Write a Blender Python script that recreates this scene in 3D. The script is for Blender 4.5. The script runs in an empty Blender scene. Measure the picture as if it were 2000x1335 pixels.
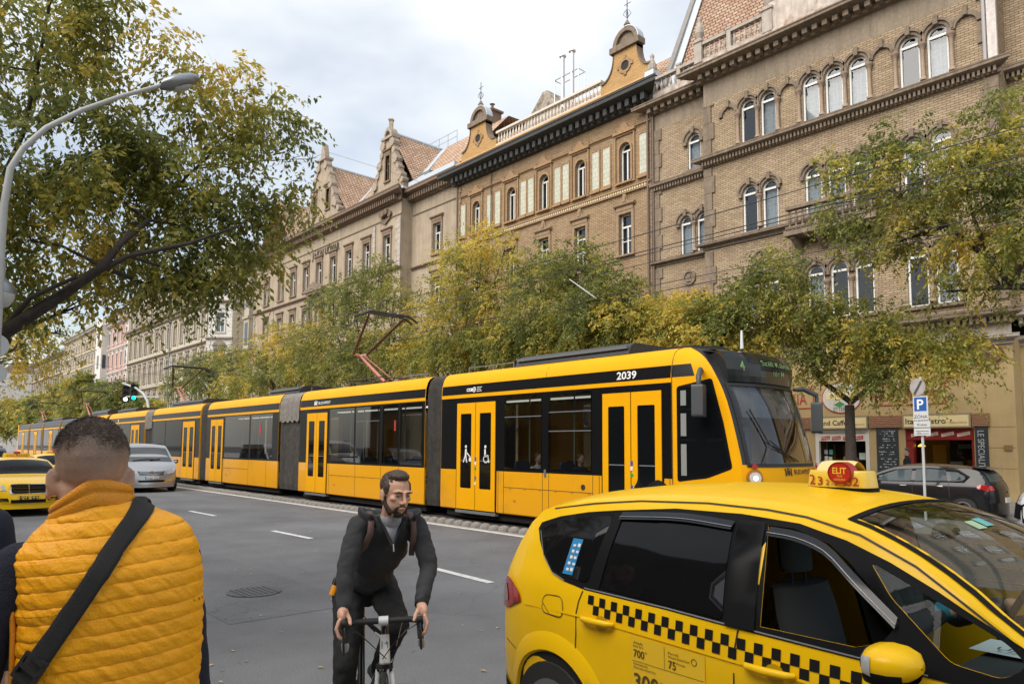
import bpy, bmesh, math, random
import numpy as np
from mathutils import Vector, Matrix, noise
from mathutils.geometry import delaunay_2d_cdt
SC = bpy.context.scene
COL = SC.collection
# ---------------- camera ----------------
H = 1.85
_p, _roll, _a = math.radians(4.65), -.007, math.radians(41.83)
_f0 = Vector((-math.cos(_a), math.sin(_a), 0)); _r0 = Vector((math.sin(_a), math.cos(_a), 0)); _z = Vector((0, 0, 1))
FW = _f0*math.cos(_p)+_z*math.sin(_p); _u = _z*math.cos(_p)-_f0*math.sin(_p)
RT = _r0*math.cos(_roll)-_u*math.sin(_roll); UP = _u*math.cos(_roll)+_r0*math.sin(_roll)
CAM = Vector((0, 0, H)); F = 1400.
cd = bpy.data.cameras.new('camera'); cam = bpy.data.objects.new('camera', cd); COL.objects.link(cam)
cd.sensor_width = 36; cd.lens = F/2000*36; cd.shift_y = (759-667.5)/2000; cd.clip_end = 2000; cd.clip_start = .05
cam.matrix_world = Matrix(((RT.x, UP.x, -FW.x, 0), (RT.y, UP.y, -FW.y, 0), (RT.z, UP.z, -FW.z, H), (0, 0, 0, 1)))
SC.camera = cam
def ray(x, y): return FW+RT*((x-1000)/F)-UP*((y-759)/F)
def atY(x, y, Y): r = ray(x, y); return CAM+r*(Y/r.y)      # point of the place seen at a photo position, on the plane Y
def atD(x, y, d): return CAM+ray(x, y)*d                    # ... at a distance d ahead of the camera
# ---------------- light ----------------
SUN_EL, SUN_AZ = 42, 274      # azimuth measured from +X towards +Y
w = bpy.data.worlds.new('World'); SC.world = w; w.use_nodes = True
nt = w.node_tree; nt.nodes.clear(); N = nt.nodes.new; L = nt.links.new
out = N('ShaderNodeOutputWorld'); bg = N('ShaderNodeBackground'); bg.inputs['Strength'].default_value = .13
sky = N('ShaderNodeTexSky'); sky.sky_type = 'NISHITA'; sky.sun_disc = False
sky.sun_elevation = math.radians(SUN_EL); sky.sun_rotation = math.radians(90-SUN_AZ)
sky.air_density = 1.2; sky.dust_density = 2.2
tc = N('ShaderNodeTexCoord'); mp = N('ShaderNodeMapping'); mp.inputs['Scale'].default_value = (1, 1, 2.2); mp.inputs['Location'].default_value = (.35, .2, .1)
no = N('ShaderNodeTexNoise'); no.inputs['Scale'].default_value = 1.5; no.inputs['Detail'].default_value = 5; no.inputs['Roughness'].default_value = .52
cr = N('ShaderNodeValToRGB'); cr.color_ramp.elements[0].position = .40; cr.color_ramp.elements[1].position = .62
cr.color_ramp.elements[0].color = (.30, .30, .30, 1); cr.color_ramp.elements[1].color = (.98, .98, .98, 1)
cl = N('ShaderNodeMix'); cl.data_type = 'RGBA'
cl.inputs[7].default_value = (6.25, 6.4, 6.45, 1)
L(tc.outputs['Generated'], mp.inputs['Vector']); L(mp.outputs[0], no.inputs['Vector']); L(no.outputs['Fac'], cr.inputs['Fac'])
L(cr.outputs['Color'], cl.inputs[0]); L(sky.outputs[0], cl.inputs[6]); L(cl.outputs[2], bg.inputs['Color']); L(bg.outputs[0], out.inputs['Surface'])
sd = bpy.data.lights.new('sun', 'SUN'); sd.energy = 3.0; sd.angle = math.radians(60); sd.color = (1, .93, .84)
sun = bpy.data.objects.new('sun', sd); COL.objects.link(sun)
e, z_ = math.radians(SUN_EL), math.radians(SUN_AZ)
sun.rotation_euler = Vector((math.cos(z_)*math.cos(e), math.sin(z_)*math.cos(e), math.sin(e))).to_track_quat('Z', 'Y').to_euler()
vs = SC.view_settings; SC.display_settings.display_device = 'sRGB'; vs.view_transform = 'Standard'; vs.look = 'None'; vs.exposure = 0.5; vs.gamma = 1; vs.use_curve_mapping = False
# ---------------- helpers ----------------
random.seed(7); rnd = random.random; RU = random.uniform
PI = math.pi
def V(*a): return Vector(a)
class MB:
    def __init__(s): s.v = []; s.f = []; s.m = []; s.c = 0
    def mat(s, i): s.c = i; return s
    def add(s, vs, fs):
        b = len(s.v); s.v += [tuple(v) for v in vs]; s.f += [tuple(b+i for i in f) for f in fs]; s.m += [s.c]*len(fs); return s
    def box(s, x0, x1, y0, y1, z0, z1):
        return s.add([(x0, y0, z0), (x1, y0, z0), (x1, y1, z0), (x0, y1, z0), (x0, y0, z1), (x1, y0, z1), (x1, y1, z1), (x0, y1, z1)],
                     [(0, 3, 2, 1), (4, 5, 6, 7), (0, 1, 5, 4), (1, 2, 6, 5), (2, 3, 7, 6), (3, 0, 4, 7)])
    def obox(s, c, ax, ay, az):   # centre and three half-axes
        c, ax, ay, az = Vector(c), Vector(ax), Vector(ay), Vector(az)
        vs = [c+ax*i+ay*j+az*k for k in (-1, 1) for (i, j) in ((-1, -1), (1, -1), (1, 1), (-1, 1))]
        return s.add(vs, [(0, 3, 2, 1), (4, 5, 6, 7), (0, 1, 5, 4), (1, 2, 6, 5), (2, 3, 7, 6), (3, 0, 4, 7)])
    def path(s, pts, rad, n=8, cap=True):
        pts = [Vector(p) for p in pts]; k = len(pts)
        if not hasattr(rad, '__len__'): rad = [rad]*k
        vs = []; ref = None
        for i, p in enumerate(pts):
            t = (pts[min(i+1, k-1)]-pts[max(i-1, 0)])
            if t.length < 1e-9: t = Vector((0, 0, 1))
            t.normalize()
            if ref is None: ref = t.orthogonal().normalized()
            else:
                ref = ref-t*ref.dot(t)
                ref = ref.normalized() if ref.length > 1e-6 else t.orthogonal().normalized()
            b = t.cross(ref)
            vs += [p+(ref*math.cos(2*PI*j/n)+b*math.sin(2*PI*j/n))*rad[i] for j in range(n)]
        fs = [(i*n+j, i*n+(j+1) % n, (i+1)*n+(j+1) % n, (i+1)*n+j) for i in range(k-1) for j in range(n)]
        if cap: fs += [tuple(range(n-1, -1, -1)), tuple((k-1)*n+j for j in range(n))]
        return s.add(vs, fs)
    def lathe(s, prof, c=(0, 0, 0), n=12, ax='z', flip=False):   # prof: (r, h) along axis
        vs = []; c = Vector(c)
        for r, h in prof:
            for j in range(n):
                a, b = r*math.cos(2*PI*j/n), r*math.sin(2*PI*j/n)
                vs.append(c+(Vector((a, b, h)) if ax == 'z' else Vector((a, h, b)) if ax == 'y' else Vector((h, a, b))))
        k = len(prof)
        fs = [(i*n+j, i*n+(j+1) % n, (i+1)*n+(j+1) % n, (i+1)*n+j) for i in range(k-1) for j in range(n)]
        fs += [tuple(range(n-1, -1, -1)), tuple((k-1)*n+j for j in range(n))]
        return s.add(vs, fs)
    def prism(s, poly, f, d0, d1):  # poly of (u,v); f(u,v,d)->point
        n = len(poly)
        vs = [f(u, v, d0) for u, v in poly]+[f(u, v, d1) for u, v in poly]
        return s.add(vs, [tuple(range(n))]+[tuple(range(2*n-1, n-1, -1))]+[(i, i+n, (i+1) % n+n, (i+1) % n) for i in range(n)])
    def ring(s, a, b, f, d0, d1):   # frame between outline a and same-count outline b, thickness d0..d1
        n = len(a); vs = [f(u, v, d) for d in (d1, d0) for P in (a, b) for u, v in P]
        fs = []
        for i in range(n):
            j = (i+1) % n
            fs += [(i, j, n+j, n+i), (i, 2*n+i, 2*n+j, j), (n+i, n+j, 3*n+j, 3*n+i)]
        return s.add(vs, fs)
    def grid(s, nu, nv, f, closeu=False):
        vs = [f(i, j) for j in range(nv) for i in range(nu)]
        m = nu if closeu else nu-1
        return s.add(vs, [(j*nu+i, j*nu+(i+1) % nu, (j+1)*nu+(i+1) % nu, (j+1)*nu+i) for j in range(nv-1) for i in range(m)])
    def mesh(s, name, mats, smooth=None, recalc=True):
        me = bpy.data.meshes.new(name); me.from_pydata(s.v, [], s.f)
        if not isinstance(mats, (list, tuple)): mats = [mats]
        for m in mats: me.materials.append(m)
        me.polygons.foreach_set('material_index', s.m)
        if recalc:
            bm = bmesh.new(); bm.from_mesh(me); bmesh.ops.recalc_face_normals(bm, faces=bm.faces); bm.to_mesh(me); bm.free()
        if smooth:
            me.polygons.foreach_set('use_smooth', [True]*len(me.polygons))
            if smooth is not True: me.set_sharp_from_angle(angle=math.radians(smooth))
        me.update(); return me
    def build(s, name, mats, parent=None, smooth=None, world=False, recalc=True, **k):
        o = bpy.data.objects.new(name, s.mesh(name, mats, smooth, recalc)); COL.objects.link(o)
        if parent is not None:
            o.parent = parent
            if world: o.matrix_parent_inverse = wmat(parent).inverted()
        for a, b in k.items(): o[a] = b
        return o
def wmat(o):
    m = o.matrix_basis.copy()
    while o.parent: m = o.parent.matrix_basis @ (o.matrix_parent_inverse @ m); o = o.parent
    return m
def root(name, loc=(0, 0, 0), rz=0, label=None, category=None, group=None, kind=None):
    o = bpy.data.objects.new(name, None); COL.objects.link(o); o.location = loc; o.rotation_euler = (0, 0, rz); o.empty_display_size = .2
    return tag(o, label, category, group, kind)
def tag(o, label=None, category=None, group=None, kind=None):
    for a, b in (('label', label), ('category', category), ('group', group), ('kind', kind)):
        if b: o[a] = b
    return o
def inst(name, me, loc, rz=0, parent=None, world=False):
    o = bpy.data.objects.new(name, me); COL.objects.link(o); o.location = loc; o.rotation_euler = (0, 0, rz)
    if parent is not None:
        o.parent = parent
        if world: o.matrix_parent_inverse = wmat(parent).inverted()
    return o
def copy_tree(o, parent=None):
    c = o.copy(); COL.objects.link(c); c.parent = parent
    for ch in [x for x in bpy.data.objects if x.parent == o]: copy_tree(ch, c)
    return c
def inpoly(p, poly):
    x, y = p; r = False; n = len(poly); j = n-1
    for i in range(n):
        xi, yi = poly[i]; xj, yj = poly[j]
        if (yi > y) != (yj > y) and x < (xj-xi)*(y-yi)/(yj-yi)+xi: r = not r
        j = i
    return r
def sheet(mb, outer, holes, f, step=None):
    """triangulated sheet with holes mapped through f(u,v)"""
    pts = []; edges = []
    for lp in [outer]+list(holes):
        b = len(pts); n = len(lp); pts += [Vector(p) for p in lp]; edges += [(b+i, b+(i+1) % n) for i in range(n)]
    if step:
        xs = [p[0] for p in outer]; ys = [p[1] for p in outer]; su, sv = step
        nu = max(1, round((max(xs)-min(xs))/su)); nv = max(1, round((max(ys)-min(ys))/sv))
        for i in range(1, nu):
            for j in range(1, nv):
                q = (min(xs)+(max(xs)-min(xs))*i/nu, min(ys)+(max(ys)-min(ys))*j/nv)
                if inpoly(q, outer) and not any(inpoly(q, h) for h in holes): pts.append(Vector(q))
    r = delaunay_2d_cdt(pts, edges, [], 0, 1e-5)
    vs, fs = r[0], r[2]; keep = []
    for t in fs:
        c = (sum(vs[i].x for i in t)/len(t), sum(vs[i].y for i in t)/len(t))
        if inpoly(c, outer) and not any(inpoly(c, h) for h in holes): keep.append(t)
    return mb.add([f(v.x, v.y) for v in vs], keep)
def rect(u0, u1, v0, v1): return [(u0, v0), (u1, v0), (u1, v1), (u0, v1)]
def archp(u, w, z0, z1, n=10):
    r = w/2; s = z1-r
    return [(u-r, z0), (u+r, z0)]+[(u+r*math.cos(PI*i/n), s+r*math.sin(PI*i/n)) for i in range(n+1)]
def circ(u, v, r, n=20, ry=None): return [(u+r*math.cos(2*PI*i/n), v+(ry or r)*math.sin(2*PI*i/n)) for i in range(n)]
def densify(poly, d):
    o = []; n = len(poly)
    for i in range(n):
        a, b = poly[i], poly[(i+1) % n]; k = max(1, int(math.hypot(b[0]-a[0], b[1]-a[1])/d))
        o += [(a[0]+(b[0]-a[0])*j/k, a[1]+(b[1]-a[1])*j/k) for j in range(k)]
    return o
def offs(poly, d):      # inward offset for counter-clockwise outline
    n = len(poly); o = []
    for i in range(n):
        p0, p1, p2 = [Vector(poly[k % n]) for k in (i-1, i, i+1)]
        a = (p1-p0); b = (p2-p1)
        if a.length < 1e-9: a = b
        if b.length < 1e-9: b = a
        a = a.normalized(); b = b.normalized()
        n1 = Vector((-a.y, a.x)); n2 = Vector((-b.y, b.x)); m = n1+n2
        if m.length < 1e-6: m = n1
        m = m.normalized(); k = d/max(.35, m.dot(n1)); q = p1+m*k; o.append((q.x, q.y))
    return o
def smoothpoly(poly, r, n=4):   # round the corners
    o = []; k = len(poly)
    for i in range(k):
        p0, p1, p2 = [Vector(poly[j % k]) for j in (i-1, i, i+1)]
        a = p1+(p0-p1).normalized()*min(r, (p0-p1).length*.45); b = p1+(p2-p1).normalized()*min(r, (p2-p1).length*.45)
        for j in range(n+1):
            t = j/n; q = a*(1-t)**2+p1*2*t*(1-t)+b*t*t; o.append((q.x, q.y))
    return o
def interp(x, tab):
    if x <= tab[0][0]: return tab[0][1]
    for (a, b), (c, d) in zip(tab, tab[1:]):
        if x <= c: return b+(d-b)*(x-a)/(c-a)
    return tab[-1][1]
def sinterp(x, tab):    # smooth (Catmull-Rom) interpolation
    n = len(tab)
    if x <= tab[0][0]: return tab[0][1]
    if x >= tab[-1][0]: return tab[-1][1]
    for i in range(n-1):
        if x <= tab[i+1][0]: break
    x0, y0 = tab[i]; x1, y1 = tab[i+1]; h = x1-x0; t = (x-x0)/h
    m0 = (y1-(tab[i-1][1] if i else y0))/(x1-(tab[i-1][0] if i else x0)); m1 = ((tab[i+2][1] if i+2 < n else y1)-y0)/((tab[i+2][0] if i+2 < n else x1)-x0)
    return (2*t**3-3*t*t+1)*y0+(t**3-2*t*t+t)*h*m0+(-2*t**3+3*t*t)*y1+(t**3-t*t)*h*m1
# text as a mesh lying in a plane: f(u,v) -> point
FONT_SERIF = False
def text(mb, s, f, u0, v0, h, w=None, align='l', shear=0, bold=0, off=0, vertical=False):
    cu = bpy.data.curves.new('t', 'FONT'); cu.body = s; cu.size = 1; cu.shear = shear; cu.offset = bold; cu.resolution_u = 3
    o = bpy.data.objects.new('t', cu); me = o.to_mesh()
    vs = [v.co.copy() for v in me.vertices]; fs = [tuple(p.vertices) for p in me.polygons]
    o.to_mesh_clear(); bpy.data.objects.remove(o); bpy.data.curves.remove(cu)
    if not vs: return
    x0 = min(v.x for v in vs); x1 = max(v.x for v in vs); ks = h/.72; kw = (w/(x1-x0)) if w else ks
    sh = {'l': 0, 'c': -.5, 'r': -1}[align]*(x1-x0)*kw
    mb.add([f(u0+(v.x-x0)*kw+sh, v0+v.y*ks) for v in vs], fs)
# ---------------- materials ----------------
MATS = {}
def M(name, col, rough=.6, metal=0, spec=.5, var=0, vscale=8, bump=0, bscale=40, coat=0, col2=None, c2scale=1.5, c2pos=(.45, .6), emit=None, es=1, trans=0, alpha=1, streak=0):
    if name in MATS: return MATS[name]
    m = bpy.data.materials.new(name); MATS[name] = m; m.use_nodes = True; nt = m.node_tree; b = nt.nodes['Principled BSDF']; N = nt.nodes.new; L = nt.links.new
    b.inputs['Base Color'].default_value = (*col, 1); b.inputs['Roughness'].default_value = rough; b.inputs['Metallic'].default_value = metal; b.inputs['Specular IOR Level'].default_value = spec
    b.inputs['Coat Weight'].default_value = coat; b.inputs['Coat Roughness'].default_value = .06
    if emit: b.inputs['Emission Color'].default_value = (*emit, 1); b.inputs['Emission Strength'].default_value = es
    if trans: b.inputs['Transmission Weight'].default_value = trans
    if alpha < 1: b.inputs['Alpha'].default_value = alpha
    tc = N('ShaderNodeTexCoord'); src = None
    if var or col2 or streak:
        src = N('ShaderNodeRGB'); src.outputs[0].default_value = (*col, 1); src = src.outputs[0]
        if col2:
            n = N('ShaderNodeTexNoise'); n.inputs['Scale'].default_value = c2scale; n.inputs['Detail'].default_value = 6; n.inputs['Roughness'].default_value = .62; L(tc.outputs['Object'], n.inputs['Vector'])
            r = N('ShaderNodeMapRange'); r.inputs[1].default_value = c2pos[0]; r.inputs[2].default_value = c2pos[1]; L(n.outputs['Fac'], r.inputs[0])
            x = N('ShaderNodeMix'); x.data_type = 'RGBA'; L(r.outputs[0], x.inputs[0]); L(src, x.inputs[6]); x.inputs[7].default_value = (*col2, 1); src = x.outputs[2]
        if streak:
            mpn = N('ShaderNodeMapping'); mpn.inputs['Scale'].default_value = (2.6, 2.6, .22); L(tc.outputs['Object'], mpn.inputs['Vector'])
            n = N('ShaderNodeTexNoise'); n.inputs['Scale'].default_value = 1.6; n.inputs['Detail'].default_value = 7; n.inputs['Roughness'].default_value = .65; L(mpn.outputs[0], n.inputs['Vector'])
            r = N('ShaderNodeMapRange'); r.inputs[1].default_value = .35; r.inputs[2].default_value = .7; r.inputs[3].default_value = 1; r.inputs[4].default_value = 1-streak; L(n.outputs['Fac'], r.inputs[0])
            x = N('ShaderNodeMix'); x.data_type = 'RGBA'; x.blend_type = 'MULTIPLY'; x.inputs[0].default_value = 1; L(src, x.inputs[6]); L(r.outputs[0], x.inputs[7]); src = x.outputs[2]
        if var:
            n = N('ShaderNodeTexNoise'); n.inputs['Scale'].default_value = vscale; n.inputs['Detail'].default_value = 5; n.inputs['Roughness'].default_value = .6; L(tc.outputs['Object'], n.inputs['Vector'])
            r = N('ShaderNodeMapRange'); r.inputs[1].default_value = .3; r.inputs[2].default_value = .7; r.inputs[3].default_value = 1-var; r.inputs[4].default_value = 1+var; L(n.outputs['Fac'], r.inputs[0])
            x = N('ShaderNodeMix'); x.data_type = 'RGBA'; x.blend_type = 'MULTIPLY'; x.inputs[0].default_value = 1; L(src, x.inputs[6]); L(r.outputs[0], x.inputs[7]); src = x.outputs[2]
        L(src, b.inputs['Base Color'])
    if bump:
        n = N('ShaderNodeTexNoise'); n.inputs['Scale'].default_value = bscale; n.inputs['Detail'].default_value = 4; L(tc.outputs['Object'], n.inputs['Vector'])
        bp = N('ShaderNodeBump'); bp.inputs['Strength'].default_value = bump; bp.inputs['Distance'].default_value = .01; L(n.outputs['Fac'], bp.inputs['Height']); L(bp.outputs[0], b.inputs['Normal'])
    return m
def brickmat(name, c1, c2, mortar, sx=.27, sz=.075, rough=.85, bumpd=.006, mort=.012, dirt=.35, dirtc=(.5, .42, .34)):
    if name in MATS: return MATS[name]
    m = bpy.data.materials.new(name); MATS[name] = m; m.use_nodes = True; nt = m.node_tree; b = nt.nodes['Principled BSDF']; N = nt.nodes.new; L = nt.links.new
    tc = N('ShaderNodeNewGeometry'); sp = N('ShaderNodeSeparateXYZ'); L(tc.outputs['Position'], sp.inputs[0])
    ad = N('ShaderNodeMath'); L(sp.outputs[0], ad.inputs[0]); L(sp.outputs[1], ad.inputs[1]); cb = N('ShaderNodeCombineXYZ'); L(ad.outputs[0], cb.inputs[0]); L(sp.outputs[2], cb.inputs[1])
    br = N('ShaderNodeTexBrick'); L(cb.outputs[0], br.inputs['Vector']); br.inputs['Color1'].default_value = (*c1, 1); br.inputs['Color2'].default_value = (*c2, 1); br.inputs['Mortar'].default_value = (*mortar, 1)
    br.inputs['Scale'].default_value = 1; br.inputs['Brick Width'].default_value = sx; br.inputs['Row Height'].default_value = sz; br.inputs['Mortar Size'].default_value = mort; br.inputs['Mortar Smooth'].default_value = .3; br.inputs['Bias'].default_value = 0
    n = N('ShaderNodeTexNoise'); n.inputs['Scale'].default_value = .7; n.inputs['Detail'].default_value = 8; n.inputs['Roughness'].default_value = .7; L(tc.outputs['Position'], n.inputs['Vector'])
    r = N('ShaderNodeMapRange'); r.inputs[1].default_value = .42; r.inputs[2].default_value = .72; r.inputs[4].default_value = dirt; L(n.outputs['Fac'], r.inputs[0])
    x = N('ShaderNodeMix'); x.data_type = 'RGBA'; x.blend_type = 'MULTIPLY'; L(r.outputs[0], x.inputs[0]); L(br.outputs['Color'], x.inputs[6]); x.inputs[7].default_value = (*dirtc, 1)
    L(x.outputs[2], b.inputs['Base Color']); b.inputs['Roughness'].default_value = rough; b.inputs['Specular IOR Level'].default_value = .3
    inv = N('ShaderNodeMath'); inv.operation = 'SUBTRACT'; inv.inputs[0].default_value = 1; L(br.outputs['Fac'], inv.inputs[1])
    bp = N('ShaderNodeBump'); bp.inputs['Strength'].default_value = .8; bp.inputs['Distance'].default_value = bumpd; L(inv.outputs[0], bp.inputs['Height']); L(bp.outputs[0], b.inputs['Normal'])
    return m
def glassmat(name, tint=(.8, .85, .85), refl=1.0, dark=.0, rough=.02):
    """thin window glass: fresnel mirror over a tinted see-through"""
    if name in MATS: return MATS[name]
    m = bpy.data.materials.new(name); MATS[name] = m; m.use_nodes = True; nt = m.node_tree; nt.nodes.clear(); N = nt.nodes.new; L = nt.links.new
    o = N('ShaderNodeOutputMaterial'); t = N('ShaderNodeBsdfTransparent'); t.inputs[0].default_value = (*tint, 1); g = N('ShaderNodeBsdfGlossy'); g.inputs['Roughness'].default_value = rough; g.inputs[0].default_value = (.95, .97, 1, 1)
    lw = N('ShaderNodeLayerWeight'); lw.inputs[0].default_value = .5; fr = N('ShaderNodeMath'); fr.operation = 'POWER'; L(lw.outputs['Facing'], fr.inputs[0]); fr.inputs[1].default_value = 4.2; f2 = N('ShaderNodeMath'); f2.operation = 'MULTIPLY_ADD'; L(fr.outputs[0], f2.inputs[0]); f2.inputs[1].default_value = .93; f2.inputs[2].default_value = .07; fr = f2; mu = N('ShaderNodeMath'); mu.operation = 'MULTIPLY'; mu.inputs[1].default_value = 1.3*refl; mu.use_clamp = True
    mx = N('ShaderNodeMixShader'); L(fr.outputs[0], mu.inputs[0]); L(mu.outputs[0], mx.inputs[0]); L(t.outputs[0], mx.inputs[1]); L(g.outputs[0], mx.inputs[2]); L(mx.outputs[0], o.inputs[0])
    return m
STONE = M('brown_stone', (.215, .165, .12), .9, var=.22, vscale=5, streak=.35, bump=.3)
STONE2 = M('light_stone', (.42, .37, .32), .9, var=.15, vscale=4, streak=.3, bump=.3)
BRICK1 = brickmat('tan_brick', (.40, .305, .20), (.29, .215, .14), (.12, .095, .07), .27, .09, mort=.011)
BRICK2 = brickmat('ochre_brick', (.38, .27, .16), (.285, .195, .115), (.12, .085, .055), .28, .09, mort=.012)
TILE = brickmat('roof_tile', (.60, .42, .30), (.42, .28, .19), (.15, .10, .07), .32, .22, mort=.03, bumpd=.05, dirt=.5)
TILER = brickmat('red_roof_tile', (.36, .21, .15), (.42, .31, .22), (.13, .08, .055), .32, .22, mort=.03, bumpd=.05, dirt=.4)
OCHRE = M('ochre_plaster', (.55, .34, .15), .9, var=.1, vscale=2, streak=.15)
STUCCO = M('beige_stucco', (.37, .30, .22), .92, var=.14, vscale=1.2, streak=.28, bump=.15)
STUCCO2 = M('grey_beige_stucco', (.40, .35, .275), .92, var=.12, vscale=1.2, streak=.25)
WHITEST = M('white_render', (.62, .60, .56), .9, var=.1, streak=.2)
CREAM = M('cream_render', (.60, .50, .34), .9, var=.08, streak=.2)
PINK = M('pink_render', (.44, .27, .23), .9, var=.1)
YSTUC = M('yellow_stucco', (.43, .315, .155), .9, var=.1, vscale=1.2, streak=.12, bump=.2)
BLACKM = M('black_metalwork', (.018, .018, .02), .55)
ZINC = M('zinc_flashing', (.50, .56, .62), .45, metal=.3, var=.1)
LEAD = M('lead_sheet', (.16, .18, .19), .6, metal=.2)
FWHITE = M('white_window_frame', (.68, .68, .66), .5)
FBROWN = M('brown_window_frame', (.16, .11, .075), .6)
PANE = glassmat('window_glass', (.62, .66, .68), .8)
CURT = M('pale_curtain', (.40, .42, .43), .9, var=.25, vscale=6)
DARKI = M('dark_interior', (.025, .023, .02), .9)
WIRE = M('wire_black', (.02, .02, .02), .5)
STEELG = M('galvanised_steel', (.42, .44, .46), .4, metal=.6, var=.1)
# ---------------- ground ----------------
def asphalt(name, c, speck=.35, crack=True):
    m = bpy.data.materials.new(name); m.use_nodes = True; nt = m.node_tree; b = nt.nodes['Principled BSDF']; N = nt.nodes.new; L = nt.links.new
    g = N('ShaderNodeNewGeometry'); n1 = N('ShaderNodeTexNoise'); n1.inputs['Scale'].default_value = 90; n1.inputs['Detail'].default_value = 3
    n2 = N('ShaderNodeTexNoise'); n2.inputs['Scale'].default_value = .55; n2.inputs['Detail'].default_value = 7; n2.inputs['Roughness'].default_value = .6
    for n in (n1, n2): L(g.outputs['Position'], n.inputs['Vector'])
    r1 = N('ShaderNodeMapRange'); r1.inputs[1].default_value = .3; r1.inputs[2].default_value = .7; r1.inputs[3].default_value = 1-speck; r1.inputs[4].default_value = 1+speck; L(n1.outputs[0], r1.inputs[0])
    r2 = N('ShaderNodeMapRange'); r2.inputs[1].default_value = .35; r2.inputs[2].default_value = .65; r2.inputs[3].default_value = .80; r2.inputs[4].default_value = 1.18; L(n2.outputs[0], r2.inputs[0])
    mu = N('ShaderNodeMath'); mu.operation = 'MULTIPLY'; L(r1.outputs[0], mu.inputs[0]); L(r2.outputs[0], mu.inputs[1]); last = mu
    if crack:
        nd = N('ShaderNodeTexNoise'); nd.inputs['Scale'].default_value = 1.4; nd.inputs['Detail'].default_value = 6; L(g.outputs['Position'], nd.inputs['Vector'])
        va = N('ShaderNodeVectorMath'); va.operation = 'ADD'; L(g.outputs['Position'], va.inputs[0]); L(nd.outputs['Color'], va.inputs[1])
        vo = N('ShaderNodeTexVoronoi'); vo.feature = 'DISTANCE_TO_EDGE'; vo.inputs['Scale'].default_value = .42; L(va.outputs[0], vo.inputs['Vector'])
        r3 = N('ShaderNodeMapRange'); r3.inputs[1].default_value = 0; r3.inputs[2].default_value = .005; r3.inputs[3].default_value = .66; r3.inputs[4].default_value = 1; L(vo.outputs[0], r3.inputs[0])
        mk = N('ShaderNodeMath'); mk.operation = 'MULTIPLY'; L(mu.outputs[0], mk.inputs[0]); L(r3.outputs[0], mk.inputs[1]); last = mk
    x = N('ShaderNodeMix'); x.data_type = 'RGBA'; x.blend_type = 'MULTIPLY'; x.inputs[0].default_value = 1; x.inputs[6].default_value = (*c, 1); L(last.outputs[0], x.inputs[7]); L(x.outputs[2], b.inputs['Base Color'])
    b.inputs['Roughness'].default_value = .82; b.inputs['Specular IOR Level'].default_value = .35
    bp = N('ShaderNodeBump'); bp.inputs['Strength'].default_value = .5; bp.inputs['Distance'].default_value = .006; L(n1.outputs[0], bp.inputs['Height']); L(bp.outputs[0], b.inputs['Normal'])
    return m
ASPH = asphalt('asphalt', (.138, .141, .148)); ASPH2 = asphalt('track_asphalt', (.055, .053, .051), crack=False)
PAVE = asphalt('paving', (.27, .255, .24), .2)
LINE = M('worn_road_paint', (.62, .62, .60), .8, col2=(.22, .22, .22), c2scale=9, c2pos=(.52, .72))
KERBM = M('kerb_granite', (.30, .29, .28), .85, var=.25, vscale=30)
def strip(name, x0, x1, y0, y1, z, m, kind='structure'):
    return MB().add([(x0, y0, z), (x1, y0, z), (x1, y1, z), (x0, y1, z)], [(0, 1, 2, 3)]).build(name, m, kind=kind)
strip('ground', -900, 300, -300, 900, -.03, ASPH2)
strip('road', -700, 120, 1.2, 10.9, 0, ASPH); strip('road', -700, 120, 17.6, 23.2, 0, ASPH)
strip('tram_track_bed', -700, 120, 10.9, 17.6, .002, ASPH2)
MB().box(-700, 120, -40, 1.08, -.1, .15).build('pavement', PAVE, kind='structure')
MB().box(-700, 120, 1.08, 1.22, -.1, .152).build('kerb', KERBM, kind='structure')
MB().box(-700, 120, 23.14, 45, -.1, .15).build('pavement', PAVE, kind='structure')
MB().box(-700, 120, 23.0, 23.14, -.1, .152).build('kerb', KERBM, kind='structure')
mb = MB()
for y in (11.96, 13.4, 15.0, 16.435): mb.box(-700, 120, y-.03, y+.03, 0, .02)
mb.build('tram_rails', M('rail_steel', (.3, .28, .26), .35, metal=.9), kind='structure')
strip('edge_line', -300, 60, 10.16, 10.29, .006, LINE)
strip('road_marking', -300, 60, 10.29, 10.44, .004, M('concrete_strip', (.33, .32, .30), .9, var=.2, vscale=6))
mb = MB()
for a, b in (((-21.19, 6.85), (-19.33, 6.90)), ((-15.25, 6.68), (-13.51, 6.72)), ((-9.36, 6.56), (-7.62, 6.46)), ((-4.2, 6.4), (-2.4, 6.35)), ((-27.2, 6.85), (-25.3, 6.88)), ((-33.2, 6.85), (-31.3, 6.88))):
    mb.add([(a[0], a[1]-.065, .006), (b[0], b[1]-.065, .006), (b[0], b[1]+.065, .006), (a[0], a[1]+.065, .006)], [(0, 1, 2, 3)])
mb.build('lane_marking', LINE, kind='structure')
# manhole cover and patches
c = atY(425, 1092, 5.05); c.z = 0
mh = MB().lathe([(.33, .0), (.33, .012), (.30, .014), (.0, .014)], n=28)
for i in range(-3, 4): mh.box(-.24, .24, i*.07-.012, i*.07+.012, .012, .02)
o = mh.build('manhole_cover', M('cast_iron', (.10, .10, .105), .6, metal=.5)); o.location = (-9.05, 3.75, .002); tag(o, 'round cast iron manhole cover set in the asphalt behind the yellow vest man', 'manhole cover')
strip('road_patch', -12.6, -7.6, 2.9, 4.5, .003, asphalt('asphalt_patch', (.128, .131, .138)))
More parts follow.
